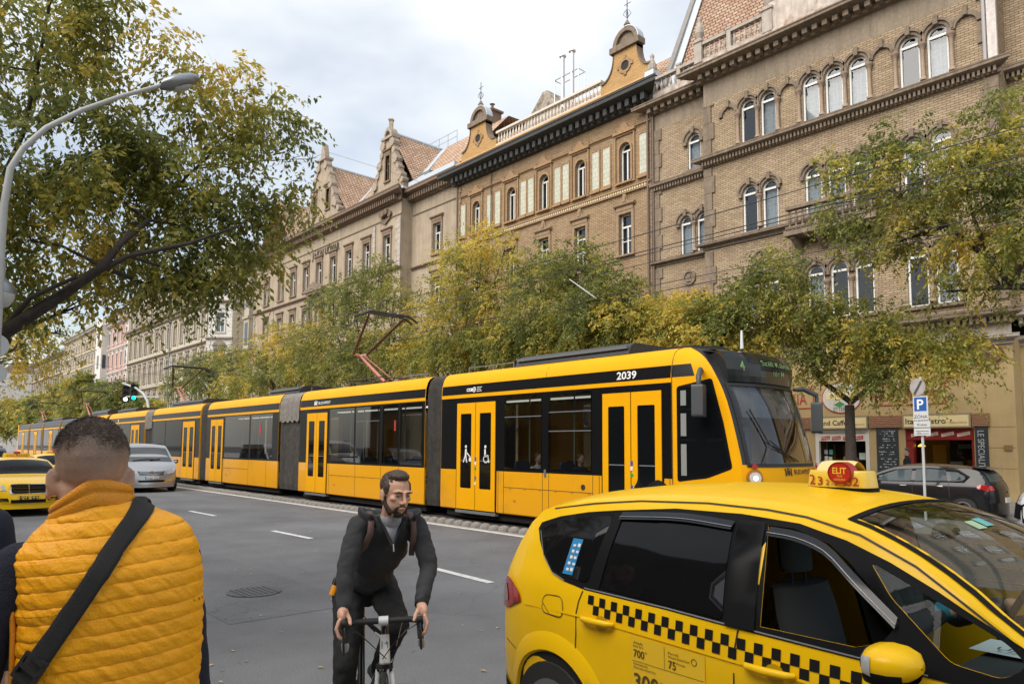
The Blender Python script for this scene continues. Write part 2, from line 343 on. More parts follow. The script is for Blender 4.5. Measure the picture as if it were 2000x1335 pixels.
# track studs
sm = MB().lathe([(.145, 0), (.14, .04), (.118, .08), (.08, .105), (.035, .118), (.0, .12)], n=14).mesh('stud', M('stud_concrete', (.22, .205, .185), .95, var=.3, vscale=25, bump=.4), 60)
x = -6.5; k = 0
while x > -60:
    o = inst('lane_stud', sm, (x, 10.64+RU(-.012, .012), 0), RU(0, 6)); o.scale = (1, 1, RU(.85, 1.05))
    tag(o, 'rounded grey concrete stud in the row between the white edge line and the tram track', 'lane stud', 'concrete studs along the tram track'); x -= .33; k += 1
# fallen leaves: uncountable litter
LEAFY = M('fallen_leaf', (.50, .36, .12), .8, var=.3, vscale=3)
mb = MB(); rs = random.Random(3)
for i in range(900):
    x = rs.uniform(-26, 2); y = rs.choice([rs.uniform(1.25, 2.6), rs.uniform(1.25, 10), rs.uniform(1.22, 1.7)]) if i < 700 else rs.uniform(9.8, 10.6)
    a = rs.uniform(0, 6.3); l = rs.uniform(.018, .035); q = l*.4; z = .008+rs.random()*.006
    mb.add([(x-l*math.cos(a), y-l*math.sin(a), z), (x+q*math.sin(a), y-q*math.cos(a), z+.004), (x+l*math.cos(a), y+l*math.sin(a), z), (x-q*math.sin(a), y+q*math.cos(a), z+.006)], [(0, 1, 2, 3)])
mb.build('fallen_leaves', LEAFY, kind='stuff')

# ---------------- buildings ----------------
class Plane:
    def __init__(s, x, y, rz=0): s.o = Vector((x, y, 0)); s.rz = rz; s.d = Vector((math.cos(rz), math.sin(rz), 0)); s.n = Vector((math.sin(rz), -math.cos(rz), 0))
    def __call__(s, u, v, d=0): return s.o+s.d*u+s.n*d+Vector((0, 0, v))   # d positive = towards the street
WC = {}
def window(pl, par, u, z0, z1, w, arch=False, style='white', curtain=.6, rec=.22, tr=None, muntin=True):
    """one window: frame in the opening (part), pane and curtain (sub-parts)"""
    h = z1-z0; k = (round(w, 2), round(h, 2), arch, style, curtain > 0, muntin)
    if k not in WC:
        f = lambda a, b, d=0: V(a, -d, b)
        out = archp(0, w, 0, h, 8) if arch else rect(-w/2, w/2, 0, h)
        fr = MB(); t = .07; inn = offs(out, t); fr.ring(out, inn, f, -.06, .02)
        zt = h-w/2-.02 if arch else h*.70
        fr.box(-w/2+.05, w/2-.05, -.03, .05, zt-.05, zt+.04)
        if muntin: fr.box(-.035, .035, -.02, .045, .05, zt-.05)
        if style == 'six': fr.box(-w/2+.05, w/2-.05, -.015, .04, zt*.5-.02, zt*.5+.02)
        fm = fr.mesh('window', FWHITE if style != 'brown' else FBROWN)
        pn = MB(); sheet(pn, inn, [], lambda a, b: f(a, b, -.03)); pm = pn.mesh('pane', PANE)
        cm = None
        if curtain > 0:
            c_ = MB(); hh = zt
            c_.grid(17, 2, lambda i, j: V(-w/2+.06+(w-.12)*i/16, .16+.02*math.sin(i*2.4), .05+(hh-.1)*j)); cm = c_.mesh('curtain', CURT)
        WC[k] = (fm, pm, cm)
    fm, pm, cm = WC[k]; p = pl(u, z0, -rec)
    o = inst('window', fm, p, pl.rz, par, True)
    inst('pane', pm, (0, 0, 0), 0, o)
    if cm and rnd() < curtain: inst('curtain', cm, (0, 0, 0), 0, o)
    return o
def facade(pl, par, m, u0, u1, z0, z1, wins, rec=.24, name='wall', top=None):
    """wall sheet with openings and reveals; wins: (u,z0,z1,w,arch)"""
    mb = MB(); outer = top or rect(u0, u1, z0, z1); holes = []
    for (u, a, b, w, ar) in wins: holes.append(archp(u, w, a, b, 8) if ar else rect(u-w/2, u+w/2, a, b))
    sheet(mb, outer, holes, lambda a, b: pl(a, b, 0))
    for h in holes:
        n = len(h); vs = [pl(a, b, 0) for a, b in h]+[pl(a, b, -rec-.07) for a, b in h]
        mb.add(vs, [(i, (i+1) % n, n+(i+1) % n, n+i) for i in range(n)])
    return mb.build(name, m, par, world=True, recalc=False)
def mould(mb, pl, u0, u1, prof, e0=True, e1=True):
    """horizontal moulding; prof: (d,z) outline running bottom to top"""
    n = len(prof); vs = [pl(u0-(d if e0 == 'm' else 0), z, d) for d, z in prof]+[pl(u1+(d if e1 == 'm' else 0), z, d) for d, z in prof]
    fs = [(i, i+1, n+i+1, n+i) for i in range(n-1)]
    vs += [pl(u0, prof[0][1], -.05), pl(u0, prof[-1][1], -.05), pl(u1, prof[0][1], -.05), pl(u1, prof[-1][1], -.05)]
    b = 2*n; fs += [(b, 0)+tuple(range(1, n))+(b+1,), (b+2,)+tuple(range(n, 2*n))+(b+3,)]
    return mb.add(vs, fs)
def cornice(pl, par, m, u0, u1, zb, zt, dep, dent=.0, name='cornice', dd=.12, e0=True, e1=True, m2=None):
    mb = MB(); h = zt-zb
    mould(mb, pl, u0, u1, [(.0, zb), (dep*.25, zb+.05*h), (dep*.25, zb+h*.45), (dep*.6, zb+h*.5), (dep*.92, zb+h*.62), (dep, zb+h*.66), (dep, zb+h*.86), (dep*1.04, zb+h*.9), (dep*1.04, zt), (-.05, zt+.03)], e0, e1)
    if dent:
        mb.mat(1); u = u0+dent*.3
        while u < u1-dent*.4:
            mb.obox(pl(u+dent*.25, zb+h*.29, dep*.45), pl.d*dent*.25, pl.n*dep*.22, V(0, 0, h*.2)); u += dent
    return mb.build(name, [m, m2 or m], par, world=True)
def surround(pl, par, win, u, z0, z1, w, m, arch=True, head='plain', k=.16):
    mb = MB(); f = pl
    if arch:
        r = w/2; s = z1-r; n = 12
        a = [(u+(r+.0)*math.cos(PI*i/n), s+(r)*math.sin(PI*i/n)) for i in range(n+1)]; b = [(u+(r+k)*math.cos(PI*i/n), s+(r+k)*math.sin(PI*i/n)) for i in range(n+1)]
        c = [(u+(r+k+.09)*math.cos(PI*i/n), s+(r+k+.09)*math.sin(PI*i/n)) for i in range(n+1)]
        for A, B, d in ((a, b, .07), (b, c, .14)):
            vs = [f(x, z, e) for e in (d, -.02) for P in (A, B) for x, z in P]; q = n+1
            mb.add(vs, [(i, i+1, q+i+1, q+i) for i in range(n)]+[(i, 2*q+i, 2*q+i+1, i+1) for i in range(n)]+[(q+i, q+i+1, 3*q+i+1, 3*q+i) for i in range(n)])
        for sx in (-1, 1): mb.obox(f(u+sx*(r+k*.55), s-.08, .07), f.d*(k*.62), f.n*.09, V(0, 0, .08))
        mb.obox(f(u, z1+.14, .1), f.d*.08, f.n*.09, V(0, 0, .16))
    else:
        for sx in (-1, 1): mb.obox(f(u+sx*(w/2+k/2), (z0+z1)/2, .035), f.d*(k/2), f.n*.035, V(0, 0, (z1-z0)/2))
        mb.obox(f(u, z1+k/2, .037), f.d*(w/2+k), f.n*.037, V(0, 0, k/2))
        if head != 'none':
            mb.obox(f(u, z1+k+.09, .05), f.d*(w/2+k*.8), f.n*.05, V(0, 0, .09))
            mould(mb, f, u-w/2-k-.1, u+w/2+k+.1, [(.05, z1+k+.18), (.16, z1+k+.24), (.2, z1+k+.28), (.2, z1+k+.36), (0, z1+k+.40)])
        if head == 'shell':
            mb.prism([(u-w*.42, z1+k+.38), (u+w*.42, z1+k+.38), (u+w*.22, z1+k+.55), (u+w*.12, z1+k+.82), (u, z1+k+.9), (u-w*.12, z1+k+.82), (u-w*.22, z1+k+.55)], f, 0, .12)
            mb.obox(f(u, z1+k+.55, .13), f.d*.1, f.n*.05, V(0, 0, .14))
        if head == 'tri': mb.prism([(u-w/2-k-.1, z1+k+.4), (u+w/2+k+.1, z1+k+.4), (u, z1+k+.8)], f, 0, .16)
        if head == 'round': mb.prism([(u-w/2-k, z1+k+.4)]+[(u+(w/2+k)*math.cos(PI*i/8), z1+k+.4+.42*math.sin(PI*i/8)) for i in range(9)], f, 0, .15)
    mb.obox(f(u, z0-.06, .06), f.d*(w/2+k+.03), f.n*.08, V(0, 0, .06))
    o = mb.build('surround', m, None, world=False); o.parent = win; o.matrix_parent_inverse = wmat(win).inverted()
    return o
def quoins(pl, par, m, u, z0, z1, w=.32, side=1, h=.33, both=False, name='quoins'):
    mb = MB(); z = z0; i = 0
    while z < z1-.02:
        l = w*(1.35 if i % 2 else 1); zz = min(z+h, z1)
        a, b = (u, u+side*l) if not both else (u-l/2, u+l/2)
        mb.obox(pl((a+b)/2, (z+zz)/2, .03), pl.d*abs(b-a)/2, pl.n*.045, V(0, 0, (zz-z)/2-.008)); z = zz; i += 1
    return mb.build(name, m, par, world=True)
BAL = [(.05, 0), (.055, .04), (.03, .07), (.035, .12), (.075, .24), (.07, .34), (.03, .50), (.028, .56), (.055, .6), (.055, .64)]
def balustrade(pl, par, m, u0, u1, z, h=.95, sp=.26, name='balustrade', dd=0):
    mb = MB(); L_ = u1-u0; n = max(2, int(L_/sp))
    mb.obox(pl((u0+u1)/2, z+.06, dd), pl.d*(L_/2), pl.n*.14, V(0, 0, .06)); mb.obox(pl((u0+u1)/2, z+h-.06, dd), pl.d*(L_/2), pl.n*.15, V(0, 0, .07))
    for i in range(n):
        p = pl(u0+L_*(i+.5)/n, z+.12, dd); s = (h-.25)/.64; mb.lathe([(r, q*s) for r, q in BAL], p, 8)
    return mb.build(name, m, par, world=True)
def pipe(pl, par, u, z0, z1, m=None, d=.12, r=.06): return MB().path([pl(u, z0, d), pl(u, z1, d)], r, 8).build('downpipe', m or M('pipe_brown', (.13, .09, .07), .6), par, world=True)
def mass(par, x0, x1, y0, y1, z0, z1, m=DARKI, name='core'): return MB().box(x0, x1, y0, y1, z0, z1).build(name, m, par, world=True)

# ---- right building: brick with arcaded top floor ----
YF = 28.5
B1 = root('brick_building', (-10, YF, 0), 0, 'tan brick corner building with arched windows and the pizzeria at street level', 'building')
p = Plane(0, YF); pw = Plane(0, YF+.55)
bx = [-17.05+.955*i for i in range(11)]; iswin = [0, 1, 1, 0, 1, 1, 1, 0, 1, 1, 0]
W1 = [(bx[i], 15.5, 17.48, .72, True) for i in range(11) if iswin[i]]
W2 = [(bx[i], 11.4, 13.52, .72, True) for i in range(11) if iswin[i]]
W3 = [(bx[i], 7.1, 9.37, .72, True) for i in range(11) if iswin[i]]
facade(p, B1, BRICK1, -18.4, -6.6, 6.6, 18.0, W1+W2+W3)
facade(p, B1, M('frieze_stone', (.28, .225, .165), .9, var=.15, streak=.3), -18.4, -6.6, 18.0, 19.0, [], name='frieze')
for i, (u, a, b, w, ar) in enumerate(W1+W2+W3):
    o = window(p, B1, u, a, b, w, True, 'white', .75 if i < 7 else .3, muntin=False, rec=.10); surround(p, B1, o, u, a, b, w, STONE, k=.12)
for i in range(11):
    if not iswin[i]:
        mb = MB(); r = .34; s = 17.05
        a = [(bx[i]+r*math.cos(PI*k/12), s+r*math.sin(PI*k/12)) for k in range(13)]; b = [(bx[i]+(r+.16)*math.cos(PI*k/12), s+(r+.16)*math.sin(PI*k/12)) for k in range(13)]
        mb.add([p(x, z, e) for e in (.11, -.02) for P in (a, b) for x, z in P], [(k, k+1, 14+k, 13+k) for k in range(12)]+[(k, 26+k, 27+k, k+1) for k in range(12)]+[(13+k, 14+k, 40+k, 39+k) for k in range(12)])
        mb.obox(p(bx[i], 17.55, .1), p.d*.07, p.n*.08, V(0, 0, .16)); mb.build('blind_arch', STONE, B1, world=True)
mc = MB().lathe([(.12, 0), (.12, .08), (.085, .13), (.075, .16), (.07, 1.18), (.085, 1.22), (.13, 1.34), (.15, 1.36), (.15, 1.44)], n=10).mesh('column', M('column_stone', (.30, .22, .16), .8, var=.2), 50)
for i in range(10): inst('column', mc, (bx[i]+.4775, YF-.1, 15.52), 0, B1, True)
for zz in (11.42, 7.12):
    for i in range(10):
        if iswin[i] and iswin[i+1]: inst('column', mc, (bx[i]+.4775, YF-.06, zz+.1), 0, B1, True)
for zz0, zz1 in ((11.25, 14.85), (7.0, 10.9), (15.4, 17.9)):
    quoins(p, B1, STONE, -18.4, zz0, zz1, .42, 1, .8); quoins(p, B1, STONE, -6.6, zz0, zz1, .42, -1, .8)
cornice(p, B1, STONE, -18.45, -6.55, 19.0, 19.55, .85, .42, e0='m', e1='m')
cornice(p, B1, STONE, -18.42, -6.58, 14.9, 15.36, .42, .16, 'sill_cornice', e0='m', e1='m')
cornice(p, B1, STONE, -18.42, -6.58, 11.0, 11.28, .34, .0, 'string_course', e0='m', e1='m')
cornice(p, B1, STONE, -18.42, -6.58, 6.15, 6.66, .42, .2, 'ground_cornice', e0='m', e1='m')
facade(p, B1, STONE2, -18.4, -6.6, 5.72, 6.2, [], name='frieze_band'); cornice(p, B1, STONE2, -18.42, -6.58, 5.45, 5.78, .26, 0, 'ground_cornice', e0='m', e1='m')
# medallions
def medal(pl, u, z):
    mb = MB(); mb.ring(circ(u, z, .36, 24), circ(u, z, .27, 24), pl, -.01, .1); mb.prism(circ(u, z, .27, 20), pl, -.01, .03); mb.prism(circ(u, z+.06, .09, 12, .12), pl, .03, .1); mb.prism([(u-.17, z-.2), (u+.17, z-.2), (u+.1, z-.06), (u-.1, z-.06)], pl, .03, .09)
    mb.build('medallion', STONE, B1, world=True)
medal(p, -15.63, 10.15); medal(pw, -19.65, 10.05); medal(p, -8.98, 10.15)
# balcony
mb = MB().box(-14.1, -10.4, YF-.95, YF+.02, 10.55, 10.78)
for u in (-13.8, -12.8, -11.7, -10.7): mb.prism([(0, 0), (.8, .5), (.8, .62), (0, .62)], lambda a, b, d, u=u: V(u+d, YF-a, 9.95+b), -.1, .1)
mb.build('balcony', STONE, B1, world=True)
pb = Plane(0, YF-.85); balustrade(pb, B1, STONE, -14.0, -10.5, 10.78, .95)
# left wing
ws = [(-19.3, 15.35, 17.12, .74, True), (-19.8, 11.2, 13.12, .68, True), (-18.87, 11.2, 13.12, .68, True), (-19.8, 7.0, 9.1, .6, True), (-18.87, 7.0, 9.1, .6, True)]
facade(pw, B1, BRICK1, -21.75, -18.4, 6.6, 18.05, ws)
facade(pw, B1, MATS['frieze_stone'], -21.75, -18.4, 18.05, 18.8, [], name='frieze')
for u, a, b, w, ar in ws: surround(pw, B1, window(pw, B1, u, a, b, w, True, 'white', .8, muntin=False, rec=.10), u, a, b, w, STONE, k=.17)
inst('column', mc, (-19.33, YF+.5, 11.3), 0, B1, True)
quoins(pw, B1, STONE, -21.75, 15.3, 18.0, .4, 1, .7); quoins(pw, B1, STONE, -21.75, 11.1, 14.9, .4, 1, .7); quoins(pw, B1, STONE, -21.75, 6.8, 10.8, .4, 1, .7)
cornice(pw, B1, STONE, -21.9, -18.3, 18.8, 19.3, .7, .42, e0='m'); cornice(pw, B1, STONE, -21.8, -18.3, 14.75, 15.15, .3, .16, 'sill_cornice'); cornice(pw, B1, STONE, -21.8, -18.3, 10.9, 11.12, .28, 0, 'string_course'); cornice(pw, B1, STONE, -21.8, -18.3, 6.15, 6.62, .35, .2, 'ground_cornice')
# return walls + right recess
for (x, a, b) in ((-18.4, YF, YF+.55),): facade(Plane(x, b, -PI/2), B1, BRICK1, 0, b-a, 0.15, 19.0, [])
pr = Plane(0, YF+1.0)
facade(Plane(-6.6, YF, PI/2), B1, BRICK1, 0, 1.0, 6.6, 19.0, [])
wr = [(x, z, z+2.1, .8, True) for z in (15.5, 11.4, 7.1) for x in (-4.6, -2.4, -.2, 2.0)]
facade(pr, B1, BRICK1, -6.6, 6, 6.6, 19.0, wr)
for u, a, b, w, ar in wr: surround(pr, B1, window(pr, B1, u, a, b, w, True, 'white', .7), u, a, b, w, STONE, k=.17)
cornice(pr, B1, STONE, -6.6, 6, 19.0, 19.55, .85, .42); cornice(pr, B1, STONE, -6.6, 6, 14.9, 15.36, .42, .16, 'sill_cornice'); cornice(pr, B1, STONE2, -6.6, 6, 6.15, 6.66, .42, .2, 'ground_cornice'); cornice(pr, B1, STONE2, -6.6, 6, 5.45, 5.78, .26, 0, 'ground_cornice')
pipe(p, B1, -6.95, 15.4, 19.0, M('pipe_grey', (.35, .33, .33), .5)); pipe(pw, B1, -21.68, .2, 18.8); pipe(pw, B1, -18.62, 6.7, 18.8)
mb = MB(); mb.obox(p(-6.72, 17.2, .05), p.d*.14, p.n*.07, V(0, 0, 1.75)); mb.build('white_quoin', M('white_stone', (.6, .55, .52), .85, var=.15, streak=.3), B1, world=True)
# parapet, balustrade, pedestals, roof
WPL = M('weathered_white_plaster', (.56, .48, .42), .9, var=.2, vscale=3, streak=.45, col2=(.36, .25, .17), c2scale=2, c2pos=(.5, .62))
pp = Plane(0, YF-.35)
mb = MB(); mb.box(-18.6, -6.4, YF-.3, YF+.3, 19.55, 20.0); mb.box(-21.8, -18.55, YF+.2, YF+.7, 19.3, 19.75)
mb.box(-14.9, -6.4, YF-.25, YF+.3, 20.0, 21.3); mb.build('parapet', WPL, B1, world=True)
balustrade(pp, B1, STONE2, -18.3, -17.0, 20.0, .95, .24, dd=-.2); balustrade(pp, B1, STONE2, -16.75, -15.2, 20.0, .95, .24, dd=-.2)
balustrade(Plane(0, YF+.3), B1, STONE2, -21.5, -20.1, 19.75, .9, .24, dd=-.1); balustrade(Plane(0, YF+.3), B1, STONE2, -19.9, -18.7, 19.75, .9, .24, dd=-.1)
for (x, y, z, s) in ((-21.65, YF+.4, 19.75, 1), (-18.45, YF-.15, 20.0, 1), (-14.95, YF-.1, 20.0, 1.15), (-20.0, YF+.4, 19.75, .55), (-16.87, YF-.15, 20, .55)):
    mb = MB().box(x-.2*s, x+.2*s, y-.2*s, y+.2*s, z, z+1.0); mb.box(x-.25*s, x+.25*s, y-.25*s, y+.25*s, z+1.0, z+1.1)
    if s > .9: mb.lathe([(.16, 1.1), (.12, 1.25), (.22, 1.5), (.2, 1.75), (.1, 2.05), (.12, 2.2), (.02, 2.35)], (x, y, z), 8)
    mb.build('pedestal', STONE2, B1, world=True)
mb = MB(); mb.add([(-21.3, YF+.9, 19.8), (8, YF+.9, 19.8), (8, YF+4.2, 27.0), (-21.3, YF+4.2, 27.0)], [(0, 1, 2, 3)])
mb.add([(-21.3, YF+4.2, 27), (8, YF+4.2, 27), (8, YF+12, 27.3), (-21.3, YF+12, 27.3)], [(0, 1, 2, 3)]); mb.build('roof', TILER, B1, world=True)
mb = MB(); mb.prism([(.55, 19.8), (.95, 19.8), (4.25, 27.0), (12, 27.3), (12, 27.55), (4.1, 27.3)], lambda a, b, d: V(-21.45+d, YF+a, b), 0, .3); mb.build('gable_coping', M('grey_coping', (.22, .21, .2), .85, var=.2), B1, world=True)
mb = MB(); mb.obox(V(-20.95, YF+2.5, 23.55), V(.22, 0, 0), V(0, .018, -.02), V(0, 1.68, 3.66)); mb.box(-21.2, 8, YF+4.05, YF+4.4, 26.95, 27.12); mb.build('flashing', ZINC, B1, world=True)
mb = MB(); mb.box(-21.45, -21.3, YF+.6, YF+12, 0, 19.9); mb.prism([(.9, 19.8), (12, 19.8), (12, 27.3), (4.2, 27)], lambda a, b, d: V(-21.4+d, YF+a, b), 0, .08); mb.build('gable_wall', STUCCO, B1, world=True)
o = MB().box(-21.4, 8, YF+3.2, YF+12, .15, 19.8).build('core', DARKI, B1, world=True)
mb = MB().box(-17.2, -15.6, YF+3.0, YF+3.9, 24, 28.2)
for i in range(5): mb.lathe([(.12, 0), (.12, .7), (.2, .72), (.16, .85)], (-17.05+i*.33, YF+3.4, 28.2), 8)
mb.build('chimney', M('chimney_render', (.42, .38, .34), .9, var=.2), B1, world=True)
mb = MB().box(-20.4, -19.3, YF+.75, YF+1.35, 20.2, 20.95); mb.lathe([(.24, 0), (.24, .02), (0, .02)], (-19.95, YF+.74, 20.58), 14, 'y'); mb.build('air_conditioner', M('ac_grey', (.4, .42, .43), .5), B1, world=True)
mb = MB(); mb.obox(V(-13.6, YF+1.9, 22.3), V(.5, 0, 0), V(0, .04, -.02), V(0, .42, .92)); mb.build('skylight', M('skylight_glass', (.05, .06, .07), .1), B1, world=True)

# ---- ground floor: shops ----
SH = .15; zt = 5.5
DR = [(-12.35, .2, 2.5, 2.0), (-9.02, .2, 2.66, 2.12)]
SHW = rect(-13.4, -11.35, .2, 2.62); SHB = rect(-10.05, -7.85, .2, 2.62)
mb = MB(); sheet(mb, rect(-21.75, -6.6, .1, 5.75), [SHW, SHB, rect(-17.2, -15.2, .2, 2.7), rect(-20.6, -18.8, .2, 2.7)], lambda a, b: p(a, b, .0))
for h in (SHW, SHB, rect(-17.2, -15.2, .2, 2.7), rect(-20.6, -18.8, .2, 2.7)):
    mb.add([p(a, b, 0) for a, b in h]+[p(a, b, -.9) for a, b in h], [(i, (i+1) % 4, 4+(i+1) % 4, 4+i) for i in range(4)])
mb.build('ground_floor_wall', YSTUC, B1, world=True, recalc=False)
facade(Plane(-6.6, YF, PI/2), B1, YSTUC, 0, 1.0, .1, 5.75, [], name='ground_floor_wall')
facade(pr, B1, YSTUC, -6.6, 6, .1, 5.75, [], name='ground_floor_wall')
mb = MB()
for z in (1.25, 1.95, 2.65): mb.obox(p(-7.05, z, .001), p.d*.42, p.n*.004, V(0, 0, .012))
mb.build('wall_joint', M('joint_brown', (.28, .18, .07), .9), B1, world=True)
def board(name, u0, u1, z0, z1, m, d=.1, par=B1, pl=p, t=.06):
    mb = MB().obox(pl((u0+u1)/2, (z0+z1)/2, d), pl.d*abs(u1-u0)/2, pl.n*t, V(0, 0, (z1-z0)/2)); return mb.build(name, m, par, world=True)
def txt(par, s, u, z, h, m, d=.17, w=None, pl=p, align='l', bold=0, name='lettering', shear=0):
    mb = MB(); text(mb, s, lambda a, b: pl(a, b, d), u, z, h, w, align, shear, bold); return mb.build(name, m, par, world=True, recalc=False)
SIGNY = M('sign_cream', (.72, .60, .32), .6); INK = M('ink_black', (.02, .018, .015), .6); INKR = M('ink_red', (.40, .03, .03), .6); CH = M('chalkboard', (.022, .028, .034), .7, var=.2); CHK = M('chalk_white', (.42, .44, .45), .9); WHT = M('paint_white', (.72, .72, .70), .5)
def topsign(u0, u1, word, sub, lab):
    r = root('shop_sign', p((u0+u1)/2, 2.9, .05), 0, lab, 'shop sign')
    board('panel', u0, u1, 2.68, 3.13, SIGNY, .09, r); mb = MB(); mb.ring(rect(u0-.03, u1+.03, 2.65, 3.16), rect(u0+.02, u1-.02, 2.70, 3.11), p, .03, .165); mb.build('frame', M('sign_frame', (.3, .24, .14), .6), r, world=True)
    txt(r, word, u0+.08, 2.80, .2, INK, .156, w=(u1-u0)*.62, bold=.012); txt(r, sub, u0+(u1-u0)*.70, 2.79, .07, M('ink_orange', (.5, .13, .03), .6), .156, w=(u1-u0)*.26)
topsign(-13.52, -11.36, 'Grand Caffe', '& Ristorante', 'long cream sign reading Grand Caffe over the shop door behind the tree trunk')
topsign(-10.06, -7.92, 'Italia Bistro', 'PIZZA & PASTA', 'long cream sign reading Italia Bistro above the red shopfront')
mb = MB()
for u0, u1 in ((-11.30, -10.12), (-7.86, -7.35), (-15.0, -13.6)):
    for i in range(7): mb.obox(p((u0+u1)/2, 2.715+i*.066, .05), p.d*(u1-u0)/2, p.n*.04, V(0, 0, .024))
mb.build('brick_slips', M('slip_brown', (.33, .17, .10), .9, var=.25, vscale=20), B1, world=True)
def chalk(u0, u1, z0, z1, lab, vert=None):
    r = root('chalkboard', p((u0+u1)/2, z0, .03), 0, lab, 'menu board'); board('board', u0, u1, z0, z1, CH, .03, r, t=.03)
    rs = random.Random(int(u0*10)); mb = MB()
    if vert:
        f = lambda a, b: p(u0+.08+b, z1-.15-a, .064); text(mb, vert, f, 0, 0, (u1-u0)-.18, z1-z0-.9)
    else:
        z = z1-.12
        while z > z0+.35:
            n = rs.randint(2, 5); x = u0+.08+rs.random()*.15
            while x < u1-.12:
                l = rs.uniform(.03, .09)
                if rs.random() < .8: mb.obox(p(x+l/2, z+rs.uniform(-.01, .01), .063), p.d*(l/2), p.n*.002, V(0, 0, rs.choice([.008, .018])))
                x += l+.02
                if rs.random() < .12: x += .1
            z -= rs.choice([.085, .1, .16])
    mb.build('chalk_writing', CHK, r, world=True)
chalk(-11.06, -10.3, .35, 2.66, 'black chalkboard menu with handwritten lines between the two shopfronts')
chalk(-7.80, -7.42, .35, 2.68, 'tall narrow chalkboard with sideways lettering right of the red shopfront', 'LE SPECIALITA')
# shopfront 1
WF = M('shopfront_white', (.6, .57, .52), .5)
s1 = root('shopfront', p(-12.35, .15, 0), 0, 'white framed cafe entrance with stickers on its dark glass, behind the tree trunk', 'shopfront')
mb = MB(); mb.ring(rect(-13.42, -11.33, .15, 2.63), rect(-13.28, -11.47, .15, 2.5), p, -.1, .04); mb.obox(p(-12.37, 2.43, -.03), p.d*.95, p.n*.05, V(0, 0, .05)); mb.build('door_frame', WF, s1, world=True)
board('header', -13.28, -11.47, 2.18, 2.42, WF, -.03, s1)
for i, t in enumerate(('PIZZA', 'BRUSCHETTE', 'SPAGHETTI', 'INSALATA')):
    u = -13.18+i*.43; mb = MB(); mb.obox(p(u+.17, 2.30, .036), (p.d*.17+V(0, 0, .02)), p.n*.004, V(0, 0, .07)); mb.build('tag', INKR, s1, world=True); txt(s1, t, u+.03, 2.27, .06, WHT, .043, w=.28)
mb = MB().add([p(a, b, -.35) for a, b in rect(-13.38, -11.36, .2, 2.18)], [(0, 1, 2, 3)]); mb.build('glass', glassmat('shop_glass', (.5, .5, .48), .8), s1, world=True)
rs = random.Random(5)
for i in range(10):
    u = -13.2+.2*(i % 2)+rs.uniform(0, .04); z = 1.75-.26*(i//2); mb = MB().obox(p(u, z, -.33), p.d*.07, p.n*.003, V(0, 0, rs.uniform(.05, .1))); mb.build('sticker', M('sticker_%d' % (i % 3), [(.5, .5, .45), (.1, .4, .38), (.55, .55, .55)][i % 3], .6), s1, world=True)
mb = MB(); mb.obox(p(-11.75, 1.6, -.33), p.d*.12, p.n*.003, V(0, 0, .13)); mb.build('notice', M('notice_green', (.42, .55, .48), .6), s1, world=True)
mb = MB(); mb.obox(p(-12.5, 1.1, -.5), p.d*.03, p.n*.03, V(0, 0, .95)); mb.obox(p(-12.9, 1.1, -.5), p.d*.03, p.n*.03, V(0, 0, .95)); mb.obox(p(-12.1, 1.1, -.5), p.d*.03, p.n*.03, V(0, 0, .95)); mb.build('door', M('door_wood', (.25, .13, .04), .5), s1, world=True)
# shopfront 2
s2 = root('shopfront', p(-9, .15, 0), 0, 'red framed bistro front with tilted white word tags, right of the parking sign', 'shopfront')
RED = M('red_lacquer', (.22, .012, .012), .45)
mb = MB(); mb.obox(p(-9.92, 1.4, -.15), p.d*.12, p.n*.12, V(0, 0, 1.22)); mb.obox(p(-8.95, 2.42, -.1), p.d*1.08, p.n*.1, V(0, 0, .2)); mb.obox(p(-7.9, 1.4, -.15), p.d*.03, p.n*.12, V(0, 0, 1.22)); mb.build('frame', RED, s2, world=True)
for i, t in enumerate(('LASAGNE', 'PIZZE', 'GNOCCHI', 'RISOTTI')):
    u = -9.86+i*.5; mb = MB(); mb.obox(p(u+.2, 2.42, .006), (p.d*.2+V(0, 0, .04)), p.n*.004, V(0, 0, .06)); mb.build('tag', M('tag_cream', (.6, .5, .42), .7), s2, world=True); txt(s2, t, u+.05, 2.39, .07, INKR, .014, w=.3)
mb = MB().add([p(a, b, -.45) for a, b in rect(-9.8, -7.9, .2, 2.2)], [(0, 1, 2, 3)]); mb.build('glass', MATS['shop_glass'], s2, world=True)
mb = MB(); mb.obox(p(-9.2, 1.55, -.85), p.d*.22, p.n*.02, V(0, 0, .5)); mb.build('menu_panel', M('amber_panel', (.35, .19, .03), .6), s2, world=True)
mb = MB(); mb.obox(p(-8.65, 1.05, -.8), p.d*.2, p.n*.05, V(0, 0, .4)); mb.build('cooler', M('cooler_white', (.4, .42, .38), .4), s2, world=True)
mb = MB(); mb.obox(p(-8.35, 2.0, -.82), p.d*.22, p.n*.02, V(0, 0, .08)); mb.build('display_board', M('board_grey', (.25, .28, .28), .4), s2, world=True)
lp = MB().lathe([(.13, 0), (.12, .03), (.07, .08), (.03, .11), (.0, .11)], p(-9.68, 1.98, -.5), 14).build('pendant_lamp', M('lamp_orange', (.8, .4, .1), .5, emit=(1, .42, .08), es=2.2), None); tag(lp, 'small glowing orange lamp hanging inside the red bistro front', 'lamp')
MB().box(-21.3, 8, YF+1.5, YF+3.2, 5.9, 19.8).build('core', DARKI, B1, world=True)
o = MB().box(-21.3, -6.7, YF+1.0, YF+3, .15, 3.2).build('shop_interior', M('interior_brown', (.035, .022, .014), .8), B1, world=True)
